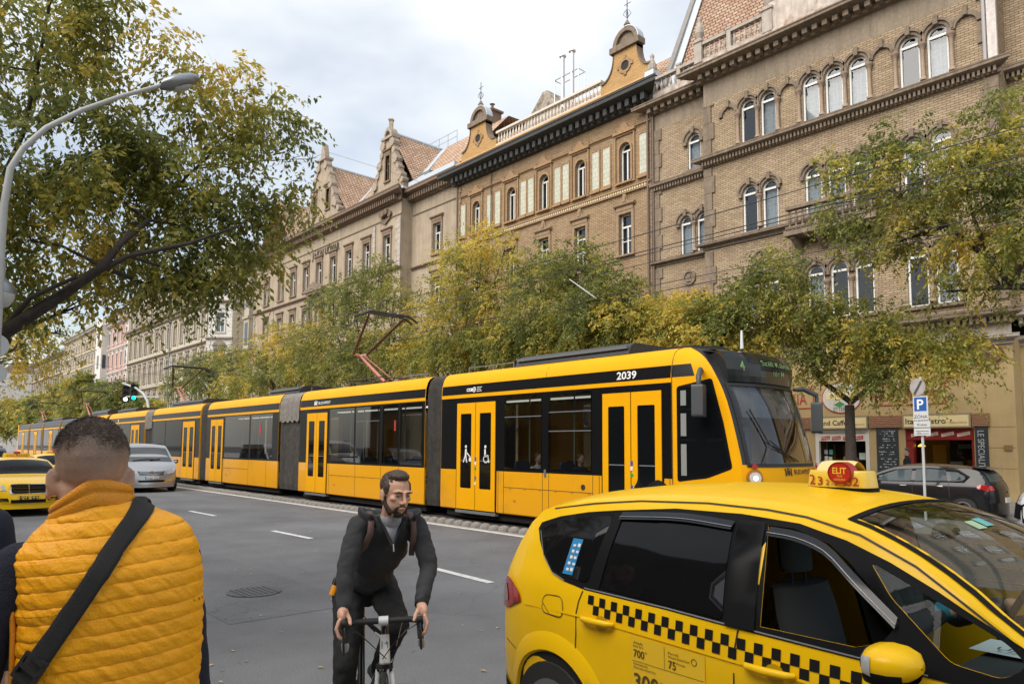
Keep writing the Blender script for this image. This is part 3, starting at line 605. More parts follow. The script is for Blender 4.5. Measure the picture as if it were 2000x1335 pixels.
# wall paintings: oval and pizzeria board
r = root('wall_sign', p(-12.34, 3.9, .02), 0, 'white oval painted sign with green and red emblem behind the forked tree', 'wall sign')
MB().prism(circ(-12.34, 3.9, .78, 32, .62), p, .0, .03).build('oval', M('sign_white', (.55, .54, .50), .8), r, world=True)
MB().ring(circ(-12.34, 3.9, .78, 32, .62), circ(-12.34, 3.9, .75, 32, .59), p, .02, .036).build('rim', INKR, r, world=True)
MB().prism(rect(-12.95, -11.7, 3.82, 4.08), p, .03, .037).build('ribbon', SIGNY, r, world=True)
GRN = M('leaf_paint', (.05, .22, .06), .7)
MB().prism([(-12.65, 3.6), (-12.4, 3.52), (-12.2, 3.62), (-12.4, 3.75)], p, .03, .038).build('leaf_mark', GRN, r, world=True); MB().prism([(-12.15, 3.55), (-11.9, 3.55), (-12.0, 3.72)], p, .03, .038).build('red_mark', INKR, r, world=True)
for s, z, w in (('TOSCANA', 4.17, .85), ('ETTERIA', 3.36, .62)): txt(r, s, -12.34, z, .16, M('ink_green', (.04, .12, .06), .7), .04, w=w, align='c')
txt(r, 'RISTORANTE', -12.34, 3.9, .1, INK, .04, w=.9, align='c')
r = root('wall_sign', p(-9.9, 3.9, .02), 0, 'pizzeria sign, red serif letters in a red outline on the yellow wall', 'wall sign')
MB().ring(rect(-11.1, -8.66, 3.50, 4.33), rect(-11.06, -8.70, 3.54, 4.29), p, .0, .02).build('outline', INKR, r, world=True); txt(r, 'PIZZERIA', -9.88, 3.68, .46, INKR, .02, w=1.9, align='c')
r = root('wall_sign', p(-14.3, 3.9, .02), 0, 'end of a red lettered sign between tram mirror and oval sign', 'wall sign')
MB().ring(rect(-15.9, -13.45, 3.50, 4.33), rect(-15.86, -13.49, 3.54, 4.29), p, .0, .02).build('outline', INKR, r, world=True); txt(r, 'PIZZERIA', -14.7, 3.68, .46, INKR, .02, w=1.9, align='c')
# round blue emblem near the corner
r = root('wall_emblem', p(-7.12, 5.15, .03), 0, 'round violet and red emblem hung high beside the building corner', 'emblem')
MB().prism(circ(-7.12, 5.15, .24, 24), p, .0, .08).build('disc', M('violet', (.06, .035, .12), .5), r, world=True); MB().ring(circ(-7.12, 5.15, .27, 24), circ(-7.12, 5.15, .23, 24), p, .0, .1).build('rim', M('dull_red', (.2, .03, .03), .5), r, world=True)
mb = MB(); mb.prism([(-7.27, 5.2), (-6.97, 5.2), (-7.0, 5.27), (-7.12, 5.31), (-7.24, 5.27)], p, .08, .09); mb.prism([(-7.25, 5.02), (-6.99, 5.02), (-7.02, 5.08), (-7.22, 5.08)], p, .08, .09); mb.build('gold_mark', M('gold', (.4, .25, .08), .5), r, world=True)
# posters round the corner
for (z0, z1, m, l) in ((2.95, 5.2, 'poster_white', 'tall white illustrated poster on the wall past the building corner'), (1.3, 2.25, 'poster_teal', 'small teal poster on the wall below the tall white poster')):
    r = root('poster', pr(-5.6, z0, .03), 0, l, 'poster'); board('sheet', -6.35, -4.9, z0, z1, M(m, (.6, .6, .58) if 'white' in m else (.03, .12, .13), .6), .03, r, pr, .02)
    rs = random.Random(2)
    for i in range(8 if z1 > 3 else 3):
        z = z1-.2-i*.27; u = -6.2+rs.random()*.4; mb = MB().obox(pr(u+.3, z, .055), pr.d*rs.uniform(.15, .4), pr.n*.003, V(0, 0, rs.uniform(.03, .1))); mb.build('poster_patch', M('pp%d' % (i % 3), [(.35, .18, .05), (.1, .1, .1), (.3, .3, .32)][i % 3], .6), r, world=True)
    mb = MB().ring(rect(-6.37, -4.88, z0-.02, z1+.02), rect(-6.33, -4.92, z0+.02, z1-.02), pr, .0, .06); mb.build('frame', BLACKM, r, world=True)
r = tag(MB().obox(p(-6.85, 1.95, .02), p.d*.12, p.n*.02, V(0, 0, .09)).build('wall_plaque', M('plaque_brown', (.22, .13, .05), .5)), 'small brown plaque on the yellow wall near the corner', 'plaque')

# ---- middle building: ochre brick with gables and balustrade ----
YM = 28.9
B2 = root('gabled_brick_building', (-30, YM, 0), 0, 'ochre brick building with two curved gables, a roof balustrade and black cornice', 'building')
p = Plane(0, YM); wu = [-35.9, -32.45, -29.55, -26.65, -23.45]
wa = [(u, 15.85, 17.95, .76, True) for u in wu]; wb = [(u, 11.9, 14.1, .84, False) for u in wu]; wc = [(u, 7.6, 9.9, .84, True) for u in wu]; wd = [(u, 3.0, 5.4, 1.0, True) for u in wu]
facade(p, B2, BRICK2, -38.0, -21.75, .15, 19.6, wa+wb+wc+wd)
for i, (u, a, b, w, ar) in enumerate(wa+wb+wc+wd):
    o = window(p, B2, u, a, b, w, ar, 'six' if i > 4 else 'white', .8 if i < 5 else .35)
    if i < 5:
        mb = MB()   # framed panel with carved crest
        out = rect(u-.68, u+.68, 15.7, 18.42); inn = rect(u-.60, u+.60, 15.78, 18.34); mb.ring(out, inn, p, -.01, .09)
        mb.ring(archp(u, w+.22, 15.8, 18.06, 8), archp(u, w, 15.8, 17.95, 8), p, -.01, .06)
        mb.obox(p(u, 18.5, .08), p.d*.74, p.n*.1, V(0, 0, .07)); mb.prism([(u-.55, 18.56), (u+.55, 18.56), (u+.3, 18.7), (u+.14, 18.95), (u, 19.02), (u-.14, 18.95), (u-.3, 18.7)], p, .0, .13)
        for sx in (-.66, .66): mb.lathe([(.06, 0), (.03, .1), (.02, .26)], p(u+sx, 18.57, .08), 6)
        mb.obox(p(u, 15.74, .09), p.d*.5, p.n*.1, V(0, 0, .05))
        mb.build('surround', M('carved_brown', (.30, .19, .10), .9, var=.25), None).parent = o; bpy.data.objects[-1] if 0 else None
        q = [x for x in bpy.data.objects if x.parent == o and x.name.startswith('surround')][0]; q.matrix_parent_inverse = wmat(o).inverted()
    elif i < 10: surround(p, B2, o, u, a, b, w, M('carved_brown2', (.26, .18, .11), .9, var=.2), False, 'shell', .17)
    else: surround(p, B2, o, u, a, b, w, MATS['carved_brown2'], True, k=.2)
TP = M('pale_tile_panel', (.44, .45, .36), .6, var=.15, vscale=14)
for u in (-37.3, -34.55, -33.75, -31.35, -30.68, -28.43, -27.77, -25.5, -24.72, -22.25):
    mb = MB().obox(p(u, 17.0, .015), p.d*.25, p.n*.015, V(0, 0, 1.05)); mb.build('tile_panel', brickmat('tile_panel_mat', (.44, .45, .36), (.50, .51, .42), (.30, .30, .24), .25, .26, .5, .002, .012, .2), B2, world=True)
    mb = MB().ring(rect(u-.32, u+.32, 15.86, 18.14), rect(u-.25, u+.25, 15.95, 18.05), p, -.01, .06); mb.obox(p(u, 15.78, .06), p.d*.36, p.n*.08, V(0, 0, .07)); mb.build('panel_frame', MATS['carved_brown'], B2, world=True)
cornice(p, B2, MATS['carved_brown'], -38, -21.75, 18.5, 18.62, .12, 0, 'string_course')
mb = MB(); u = -38.0
mould(mb, p, -38, -21.75, [(0, 15.12), (.14, 15.15), (.14, 15.2), (.06, 15.22), (.06, 15.36), (.16, 15.38), (.16, 15.45), (0, 15.48)])
mb.mat(1)
while u < -21.9: mb.obox(p(u+.08, 15.29, .09), p.d*.05, p.n*.05, V(0, 0, .06)); u += .16
mb.build('string_course', [MATS['carved_brown'], M('dentil_cream', (.55, .45, .3), .8)], B2, world=True)
CB = M('black_cornice', (.035, .036, .035), .7, var=.3)
cornice(p, B2, CB, -38.1, -21.7, 19.45, 20.35, .95, .5, e0='m', e1='m')
mb = MB(); mb.box(-38.0, -21.8, YM-.15, YM+.25, 20.35, 21.0); mb.box(-38, -21.8, YM-.2, YM+.28, 20.9, 21.0); mb.build('parapet', OCHRE, B2, world=True)
balustrade(Plane(0, YM), B2, M('pale_stone', (.58, .53, .46), .85, var=.15), -33.85, -25.0, 21.0, .95, .27)
FT = lambda pl: (lambda u, v, d=0: pl(u, v, d))
def curvy_gable(pl, par, uc, z0, w, h, name='gable'):
    """curved baroque gable: shoulders sweep up to a neck under a round pediment"""
    nk = w*.23; zn = z0+h*.56
    L_ = [(-w/2, 0), (-w/2, h*.2), (-w/2+.1, h*.24)]+[(-(nk+(w/2-nk-.15)*(1-math.sin(t*PI/2))), h*.24+(h*.30)*(1-math.cos(t*PI/2))) for t in (.15, .3, .45, .6, .75, .9, 1)]
    L_ += [(-nk, h*.60)]
    pts = [(uc+x, z0+y) for x, y in L_]; pts += [(2*uc-x, z) for x, z in reversed(pts)]
    pts = pts[::-1]
    mb = MB(); mb.prism(pts, pl, -.3, .12); mb.build(name, brickmat('gable_brick', (.50, .31, .13), (.42, .25, .10), (.3, .19, .09), .27, .09, .9, .004, .01, .2), par, world=True)
    mb = MB(); n = len(L_)
    for sg in (1, -1):
        q = [(uc+sg*x, z0+y) for x, y in L_[2:]]
        for (a, b) in zip(q, q[1:]):
            pA, pB = pl(a[0], a[1], 0), pl(b[0], b[1], 0); d = (pB-pA); nn = Vector((-d.z*sg, 0, d.x*sg)).normalized() if False else None
            mb.obox((pA+pB)/2+pl.n*-.08+V(0, 0, .04), d/2*1.08, pl.n*.28, V(0, 0, .05))
    mb.box(uc-nk-.18, uc+nk+.18, pl.o.y-.28, pl.o.y+.3, z0+h*.60, z0+h*.68)
    r = nk+.05; zc = z0+h*.68
    arc = [(uc+r*math.cos(PI*i/14), zc+r*1.05*math.sin(PI*i/14)) for i in range(15)]; arc2 = [(uc+r*.72*math.cos(PI*i/14), zc+r*.78*math.sin(PI*i/14)) for i in range(15)]
    mb.prism(arc, pl, -.3, .0)
    q = 15; mb.add([pl(x, z, e) for e in (.16, -.02) for P in (arc2, arc) for x, z in P], [(i, i+1, q+i+1, q+i) for i in range(14)]+[(i, 2*q+i, 2*q+i+1, i+1) for i in range(14)]+[(q+i, q+i+1, 3*q+i+1, 3*q+i) for i in range(14)])
    mb.lathe([(.16, 0), (.12, .12), (.2, .22), (.1, .4), (.04, .5)], pl(uc, zc+r*1.0, -.05), 8)
    mb.build('gable_coping', STONE, par, world=True)
    mb = MB(); mb.prism([(uc+(r+.05)*math.cos(PI*i/14), zc+(r*1.05+.05)*math.sin(PI*i/14)) for i in range(8)]+[(uc+(r)*math.cos(PI*i/14), zc+(r*1.05)*math.sin(PI*i/14)) for i in range(7, -1, -1)], pl, -.32, .18); mb.build('zinc_cap', ZINC, par, world=True)
    mb = MB(); n = 14; mb.ring(circ(uc, z0+h*.37, .42, n), circ(uc, z0+h*.37, .27, n), pl, .1, .18)
    for i in range(4): a = i*PI/2; mb.obox(pl(uc+.45*math.cos(a), z0+h*.37+.45*math.sin(a), .14), pl.d*.08, pl.n*.05, V(0, 0, .08))
    mb.build('oculus_ring', MATS['carved_brown'] if 'carved_brown' in MATS else STONE, par, world=True)
    MB().prism(circ(uc, z0+h*.37, .27, 14), pl, .1, .13).build('oculus', DARKI, par, world=True)
    mb = MB(); t = pl(uc, zc+r+.35, -.05); mb.path([t, t+V(0, 0, 1.4)], .022, 5)
    for k in range(4): a = k*PI/2+.4; mb.path([t+V(0, 0, .25), t+V(.22*math.cos(a), .22*math.sin(a), .5), t+V(.12*math.cos(a), .12*math.sin(a), .66), t+V(0, 0, .75)], .014, 4)
    mb.path([t+V(-.2, 0, 1.05), t+V(.25, 0, 1.05)], .016, 4); mb.lathe([(.0, .9), (.05, .95), (0, 1.0)], t, 6); mb.build('finial', BLACKM, par, world=True)
curvy_gable(p, B2, -35.65, 20.6, 3.6, 4.05); curvy_gable(p, B2, -23.3, 20.6, 3.5, 4.0)
mb = MB(); mb.box(-21.95, -21.4, YM-.25, YM+.3, 20.35, 21.1); mb.build('parapet_end', ZINC, B2, world=True)
mb = MB(); ry = YM+.6; mb.add([(-38, ry, 20.8), (-21.8, ry, 20.8), (-21.8, ry+3.2, 24.0), (-38, ry+3.2, 24.0)], [(0, 1, 2, 3)]); mb.add([(-38, ry+3.2, 24.0), (-21.8, ry+3.2, 24.0), (-21.8, ry+12, 25), (-38, ry+12, 25)], [(0, 1, 2, 3)]); mb.build('roof', TILE, B2, world=True)
mb = MB(); mb.prism([(-34.4, 21), (-30.5, 21), (-30.5, 22.9), (-31.9, 24.9), (-32.3, 24.9), (-34.4, 22.8)], lambda u, v, d: V(u, YM+2.5-d, v), 0, -5); mb.build('fire_wall', M('stained_plaster', (.34, .30, .25), .95, var=.3, vscale=3, col2=(.17, .13, .1), c2scale=2), B2, world=True)
for x in (-29.6, -28.8):
    tag(MB().lathe([(.13, 0), (.13, 3.2), (.22, 3.22), (.22, 3.3), (0, 3.42)], n=12).build('flue', M('flue_steel', (.55, .56, .57), .35, metal=.5), B2), None).location = (x-(-30), 1.6, 22.6)
mb = MB()
for x in (-30.2, -28.2): mb.path([(x, YM+1.5, 22.4), (x, YM+1.5, 24.6)], .03, 5); mb.path([(x, YM+2.1, 22.4), (x, YM+2.1, 24.6)], .03, 5)
mb.path([(-30.2, YM+1.5, 24.5), (-28.2, YM+1.5, 24.5), (-28.2, YM+2.1, 24.5), (-30.2, YM+2.1, 24.5), (-30.2, YM+1.5, 24.5)], .03, 5); mb.build('flue_rack', STEELG, B2, world=True)
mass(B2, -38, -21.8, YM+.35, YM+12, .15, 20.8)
pipe(p, B2, -37.85, .2, 19.4); pipe(p, B2, -34.3, 15, 20.3, WIRE, r=.03); pipe(p, B2, -21.9, .2, 19.4); quoins(p, B2, MATS['carved_brown2'], -37.95, .2, 19.3, .3, 1, .4)

# ---- Jokai building ----
B3 = root('beige_stucco_building', (-57, YF, 0), 0, 'long beige stucco building with stepped gables and JÓKAI UDVAR lettering', 'building')
p = Plane(0, YF); pe = Plane(0, YF+1.0); wu = [-46.2, -49.2, -52.0, -54.65, -57.2, -59.7, -62.3, -65.0, -68.3]
wa = [(u, 15.6, 17.85, .95, False) for u in wu]; wb = [(u, 11.7, 13.9, .95, False) for u in wu]; wc = [(u, 7.4, 9.8, .95, False) for u in wu]
facade(p, B3, STUCCO, -71.4, -44.3, .15, 20.3, wa+wb+wc)
for i, (u, a, b, w, ar) in enumerate(wa+wb+wc): surround(p, B3, window(p, B3, u, a, b, w, False, 'white', .55), u, a, b, w, M('brown_surround', (.20, .145, .10), .9, var=.2), False, 'plain', .18)
we = [(-41.1, 15.6, 17.85, .95, False), (-41.1, 11.7, 13.9, .95, False), (-41.1, 7.4, 9.8, .95, False)]
facade(pe, B3, STUCCO, -44.3, -38.0, .15, 20.3, we)
for (u, a, b, w, ar) in we: surround(pe, B3, window(pe, B3, u, a, b, w, False, 'white', .55), u, a, b, w, MATS['brown_surround'], False, 'plain', .18)
facade(Plane(-44.3, YF, PI/2), B3, STUCCO, 0, 1.0, .15, 20.3, [])
facade(Plane(-71.4, YF+12, -PI/2), B3, STUCCO, 0, 12, .15, 20.3, [])
CO = M('brown_cornice', (.17, .12, .085), .9, var=.2)
cornice(p, B3, CO, -71.4, -44.25, 20.05, 20.95, .85, .3, e0='m', e1='m', m2=CO); cornice(pe, B3, CO, -44.3, -38.0, 20.05, 20.95, .85, .3)
cornice(p, B3, M('brown_band', (.2, .15, .10), .9), -71.4, -44.3, 19.0, 19.12, .06, 0, 'string_course'); cornice(pe, B3, MATS['brown_band'], -44.2, -38.0, 19.0, 19.12, .06, 0, 'string_course')
cornice(p, B3, CO, -71.4, -44.25, 14.85, 15.1, .2, 0, 'string_course'); cornice(pe, B3, CO, -44.2, -38, 14.85, 15.1, .2, 0, 'string_course')
quoins(p, B3, STONE2, -44.3, 15.1, 18.95, .5, -1, .42); quoins(p, B3, STONE2, -47.85, 15.1, 18.95, .3, -1, .42); quoins(p, B3, STUCCO2, -71.4, 11, 18.95, .4, 1, .42)
for u in (-66.8, -55.9, -50.6): quoins(p, B3, STUCCO2, u, 11, 14.8, .25, 1, .42)
mb = MB(); text(mb, 'JÓKAI UDVAR', lambda a, b: p(a, b, .05), -58.6, 18.33, .62, 5.0, 'l', bold=.035); mb.build('lettering', M('letter_brown', (.07, .05, .035), .9), B3, world=True, recalc=False)
mb = MB()
for dx in (-.6, -.25, 0, .3, .65): mb.prism(circ(-46.4+dx, 19.5+.1*math.sin(dx*7), .24, 8), p, 0, .28+.1*math.cos(dx*4))
mb.prism([(-47.2, 19.1), (-45.6, 19.1), (-46.4, 18.7)], p, 0, .14); mb.build('carved_crest', CO, B3, world=True)
# big oriel pediment between upper floors
mb = MB(); mb.prism([(-58.9, 15.2), (-55.6, 15.2), (-55.6, 15.4), (-57.25, 16.0), (-58.9, 15.4)], p, 0, .6)
mb.box(-58.6, -55.9, YF-.5, YF, 15.0, 15.2)
for x in (-58.5, -56.0): mb.lathe([(.2, 0), (.18, .1), (.15, 2.6), (.26, 2.9), (.26, 3.0)], (x, YF-.3, 12.0), 10)
mb.build('aedicule', STONE, B3, world=True)
def stepped_gable(pl, par, uc, w, z0, h, top='spike', wins=()):
    mb = MB(); nk = .55; zt = z0+h*.80
    out = [(uc-w/2, z0), (uc+w/2, z0), (uc+w/2, z0+h*.10), (uc+w*.40, z0+h*.16), (uc+w*.27, z0+h*.42), (uc+nk, zt), (uc-nk, zt), (uc-w*.27, z0+h*.42), (uc-w*.40, z0+h*.16), (uc-w/2, z0+h*.10)]
    holes = [rect(u-.3, u+.3, a, b) for u, a, b in wins]; sheet(mb, out, holes, lambda a, b: pl(a, b, .0))
    sheet(mb, out, [], lambda a, b: pl(a, b, -.5)); n = len(out); mb.add([pl(a, b, 0) for a, b in out]+[pl(a, b, -.5) for a, b in out], [(i, (i+1) % n, n+(i+1) % n, n+i) for i in range(n)])
    mb.build('gable', STUCCO, par, world=True, recalc=False)
    for u, a, b in wins:
        o = window(pl, par, u, a, b, .6, False, 'brown', .0, muntin=False, rec=.15); surround(pl, par, o, u, a, b, .6, MATS['brown_surround'], False, 'plain', .12)
    mb = MB()   # volutes and lumpy scrolls down both flanks
    for sg in (1, -1):
        q = [(uc+sg*x, z) for x, z in ((w/2-.1, z0+h*.13), (w*.40, z0+h*.2), (w*.33, z0+h*.33), (w*.26, z0+h*.46), (w*.20, z0+h*.6), (nk+.1, z0+h*.72), (nk-.02, z0+h*.8))]
        for k, (u, z) in enumerate(q): mb.prism(circ(u, z, .34 if k % 2 else .24, 10), pl, -.4, .12+.04*(k % 2))
        for (a, b) in zip(q, q[1:]): mb.obox((pl(*a)+pl(*b))/2+pl.n*-.15, (pl(*b)-pl(*a))/2, pl.n*.24, V(.14, 0, .02))
    mb.obox(pl(uc, zt+.06, -.2), pl.d*(nk+.25), pl.n*.4, V(0, 0, .1))
    if top == 'spike': mb.prism([(uc-.45, zt+.1), (uc+.45, zt+.1), (uc+.3, zt+.8), (uc+.12, zt+1.5), (uc-.12, zt+1.5), (uc-.3, zt+.8)], pl, -.4, .05)
    else:
        mb.prism([(uc+.55*math.cos(PI*i/12), zt+.16+.75*math.sin(PI*i/12)) for i in range(13)], pl, -.5, .1); mb.lathe([(.2, 0), (.2, .7), (.28, .72), (.28, .82)], pl(uc, zt+.8, -.2), 4)
        MB().prism([(uc+.3*math.cos(PI*i/12), zt+.2+.42*math.sin(PI*i/12)) for i in range(13)], pl, .1, .13).build('niche', DARKI, par, world=True)
    mb.build('gable_trim', M('weathered_trim', (.33, .27, .21), .95, var=.3, vscale=6), par, world=True)
stepped_gable(p, B3, -57.1, 6.4, 20.95, 7.5, 'spike', [(-58.4, 22.2, 24.0), (-55.95, 22.3, 24.1)])
stepped_gable(p, B3, -46.3, 4.3, 20.95, 5.6, 'arch', [(-46.3, 22.1, 24.1)])
def crossroof(uc, w, zr, yd):    # gable roof running back from the gable
    y0 = YF+.3; mb = MB(); mb.add([(uc-w/2, y0, 21), (uc, y0, zr), (uc+w/2, y0, 21), (uc-w/2, y0+yd, 21.2), (uc, y0+yd, zr), (uc+w/2, y0+yd, 21.2)], [(0, 1, 4, 3), (1, 2, 5, 4)])
    mb.build('roof', TILE, B3, world=True, recalc=False)
    mb = MB(); mb.path([(uc, y0, zr+.05), (uc, y0+yd, zr+.05)], .1, 6); mb.build('ridge', ZINC, B3, world=True)
crossroof(-57.1, 8.5, 26.6, 6); crossroof(-46.3, 6.6, 26.0, 6); crossroof(-67.8, 7.5, 26.2, 6)
mb = MB(); mb.add([(-71.4, YF+.2, 20.9), (-38, YF+.2, 20.9), (-38, YF+5, 26.0), (-71.4, YF+5, 26.0)], [(0, 1, 2, 3)]); mb.add([(-71.4, YF+5, 26.0), (-38, YF+5, 26.0), (-38, YF+12, 26.3), (-71.4, YF+12, 26.3)], [(0, 1, 2, 3)]); mb.build('roof', TILE, B3, world=True)
mb = MB(); sl = Vector((0, 4.8, 5.1)).normalized()
for u, w, zr in ((-57.1, 8.5, 26.6), (-46.3, 6.6, 26.0), (-67.8, 7.5, 26.2)):
    for sg in (1, -1):
        a = V(u+sg*w/2, YF+.55, 21.25); b = V(u+sg*.25, YF+5.2, 26.0); d = (b-a); mb.obox((a+b)/2+V(0, -.02, .1), d/2, V(.5, 0, 0), V(0, -.02, .06))
mb.box(-43.8, -38.2, YF+.25, YF+.9, 20.95, 21.35); mb.box(-71, -44, YF-.1, YF+.3, 20.96, 21.1); mb.build('flashing', ZINC, B3, world=True)
mb = MB(); mb.box(-54.3, -49.2, YF+.5, YF+1.2, 20.9, 21.7); mb.box(-43.9, -42.2, YF+1, YF+1.6, 20.9, 22.1); mb.build('lead_apron', LEAD, B3, world=True)
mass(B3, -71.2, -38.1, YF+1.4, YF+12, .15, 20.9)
mb = MB().box(-41.2, -40.2, YF+5.2, YF+6.2, 25.5, 27.3); mb.box(-41.35, -40.05, YF+5.1, YF+6.3, 27.3, 27.45); mb.lathe([(.1, 0), (.1, .6), (.22, .62)], (-40.7, YF+5.7, 27.45), 8); mb.build('chimney', CO, B3, world=True)
mb = MB()
for i in range(5): mb.path([(-49+i*1.2, YF+5, 26.0), (-49+i*1.2, YF+5, 27.0)], .025, 4)
mb.path([(-49, YF+5, 27), (-44.2, YF+5, 27)], .025, 4); mb.path([(-49, YF+5, 26.5), (-44.2, YF+5, 26.5)], .025, 4); mb.build('roof_railing', STEELG, B3, world=True)
# corner oriel at the left end
mb = MB().box(-72.6, -71.3, YF-.5, YF+1.6, 11, 19.5); 
for z in (11, 14.7, 19.3): mb.box(-72.75, -71.25, YF-.65, YF+1.7, z, z+.28)
mb.build('oriel', STUCCO2, B3, world=True)
mb = MB()
for z in (12, 15.9): mb.box(-72.3, -71.6, YF-.53, YF-.49, z, z+2.3)
mb.build('oriel_window', M('dark_pane', (.05, .06, .065), .1), B3, world=True)

# ---- buildings farther along the street ----
def simple_building(name, label, x0, x1, y, z1, mat, rows, n, trim, style='plain', roofm=TILE, roofh=3, attic=None, dep=12, ww=.95, pil=True, roofc=None):
    r = root(name, ((x0+x1)/2, y, 0), 0, label, 'building'); pl = Plane(0, y); ws = []
    sp = (x1-x0)/n
    for (a, b) in rows: ws += [(x0+sp*(i+.5), a, b, ww, False) for i in range(n)]
    facade(pl, r, mat, x0, x1, .15, z1, ws)
    for (u, a, b, w, ar) in ws:
        o = window(pl, r, u, a, b, w, False, 'white', .4, rec=.2); surround(pl, r, o, u, a, b, w, trim, False, style, .16)
    cornice(pl, r, trim, x0, x1, z1-.7, z1, .8, .5)
    for (a, b) in rows[1:]: cornice(pl, r, trim, x0, x1, a-1.1, a-.75, .3, 0, 'string_course')
    if pil:
        for i in range(0, n+1, 1 if pil is True else pil):
            mb = MB()
            for (a, b) in rows: mb.obox(pl(x0+sp*i, (a+b)/2, .06), pl.d*.14, pl.n*.06, V(0, 0, (b-a)/2+.3))
            mb.build('pilaster', mat, r, world=True)
    MB().box(x0+.15, x1-.15, y+.5, y+dep-.15, .15, z1-.05).build('core', DARKI, r, world=True)
    MB().prism([(-.4, z1), (dep, z1), (dep/2, z1+roofh), (3, z1+roofh)], lambda a, b, d: V(d, y+a, b), x0, x1).build('roof', roofm, r, world=True)
    facade(Plane(x1, y, PI/2), r, mat, 0, dep, .15, z1, []); facade(Plane(x0, y+dep, -PI/2), r, mat, 0, dep, .15, z1, [])
    return r, pl
TR = M('grey_brown_trim', (.24, .20, .155), .9, var=.2)
r, pl = simple_building('sandstone_building', 'sand coloured building with pilasters and bracketed windows left of the side street', -118.8, -84.9, YF, 23.4, M('sand_render', (.50, .445, .36), .9, var=.12, streak=.25), [(6.6, 8.8), (10.4, 12.8), (14.6, 17.0), (19.3, 21.6)], 13, TR, 'plain')
cornice(pl, r, TR, -118.8, -84.9, 17.9, 18.7, .6, .5); pipe(pl, r, -98.4, .2, 23, M('pipe_zinc', (.2, .22, .23), .5), r=.12)
# white chamfered corner bay
pc = Plane(-84.9, YF, PI/4); wz = [(1.5, z, z+2.3, 1.05, False) for z in (6.6, 10.6, 14.9, 19.5)]
facade(pc, r, WHITEST, 0, 3.0, .15, 24.4, wz, name='corner_wall')
for (u, a, b, w, ar) in wz: surround(pc, r, window(pc, r, u, a, b, w, False, 'white', .4), u, a, b, w, WHITEST if a != 10.6 else TR, False, 'tri' if a > 12 else 'round', .16)
for z in (9.6, 13.9, 18.2, 23.4): cornice(pc, r, TR if z > 18 else STONE2, -.1, 3.1, z, z+.4, .3, 0, 'string_course')
quoins(pc, r, WHITEST, 3.0, .2, 24, .35, -1, .4); quoins(pc, r, WHITEST, 0, .2, 24, .35, 1, .4)
px = Plane(-84.9+2.12, YF+2.12, PI/2); wx = [(3+3*i, z, z+2.2, 1, False) for i in range(3) for z in (6.6, 10.6, 14.9, 19.5)]
facade(px, r, CREAM, 0, 12, .15, 23.4, wx, name='side_wall'); [window(px, r, u, a, b, w, False, 'white', .4) for u, a, b, w, ar in wx]; quoins(px, r, CREAM, .0, .2, 23, .5, 1, .4); cornice(px, r, TR, 0, 12, 22.8, 23.5, .6, .5); cornice(px, r, TR, 0, 12, 17.9, 18.4, .4, 0)
MB().prism([(-118, 0), (-84.9, 0), (-82.8, 2.1), (-82.8, 12), (-84.9, 12)], lambda a, b, d: V(a, YF+.4+b, d), 23.41, 23.6).build('core', DARKI, r, world=True)
MB().prism([(-87.5, 0.5), (-84.9, .3), (-82.8, 2.3), (-82.8, 5)], lambda a, b, d: V(a, YF+b, d), 24.4, 26).build('corner_attic', WHITEST, r, world=True)
r, pl = simple_building('pink_building', 'narrow pink and white building with pale quoins down the street', -137, -118.9, YF, 21.5, PINK, [(6.4, 8.6), (10.3, 12.5), (14.0, 16.2), (17.8, 19.8)], 7, WHITEST, 'plain', pil=False)
quoins(pl, r, WHITEST, -119.0, .2, 21, .7, -1, .5); quoins(pl, r, WHITEST, -137, .2, 21, .7, 1, .5)
MB().box(-135, -131, YF-1.1, YF, 5.5, 22.5).build('oriel', WHITEST, r, world=True); mb = MB()
for z in (6.5, 10.4, 14.2, 18): mb.box(-133.6, -132.4, YF-1.13, YF-1.09, z, z+2.2)
mb.box(-130.99, -130.95, YF-.9, YF-.4, 14.2, 16.4); mb.build('oriel_window', MATS['dark_pane'], r, world=True)
simple_building('tan_building', 'tan building under a dark overhanging eaves, past the pink building', -168, -137.1, YF, 22.4, M('tan_render', (.40, .31, .20), .9, var=.1, streak=.2), [(6.4, 8.4), (9.8, 11.8), (13.4, 15.2), (16.4, 17.8), (19, 20.3)], 14, M('pale_trim', (.5, .47, .42), .9), 'plain', roofm=LEAD, pil=False)
simple_building('grey_building', 'grey brown building half hidden by the far trees, next after the tan one', -205, -168.2, YF, 20.5, STUCCO2, [(6, 8), (9.8, 11.8), (13.6, 15.6), (17, 18.6)], 14, TR, 'plain', roofm=LEAD, pil=False)
simple_building('distant_block', 'small pale block at the far left end of the street', -262, -236, YF-3, 21, WHITEST, [(6, 8), (9.8, 11.8), (13.6, 15.6), (17, 18.6)], 9, STONE2, 'none', pil=False)
simple_building('distant_block', 'hazy farthest facade closing the street beyond the trees', -330, -275, YF-6, 19, STUCCO2, [(6, 8), (9.8, 11.8), (13.6, 15.6)], 14, STONE2, 'none', pil=False)
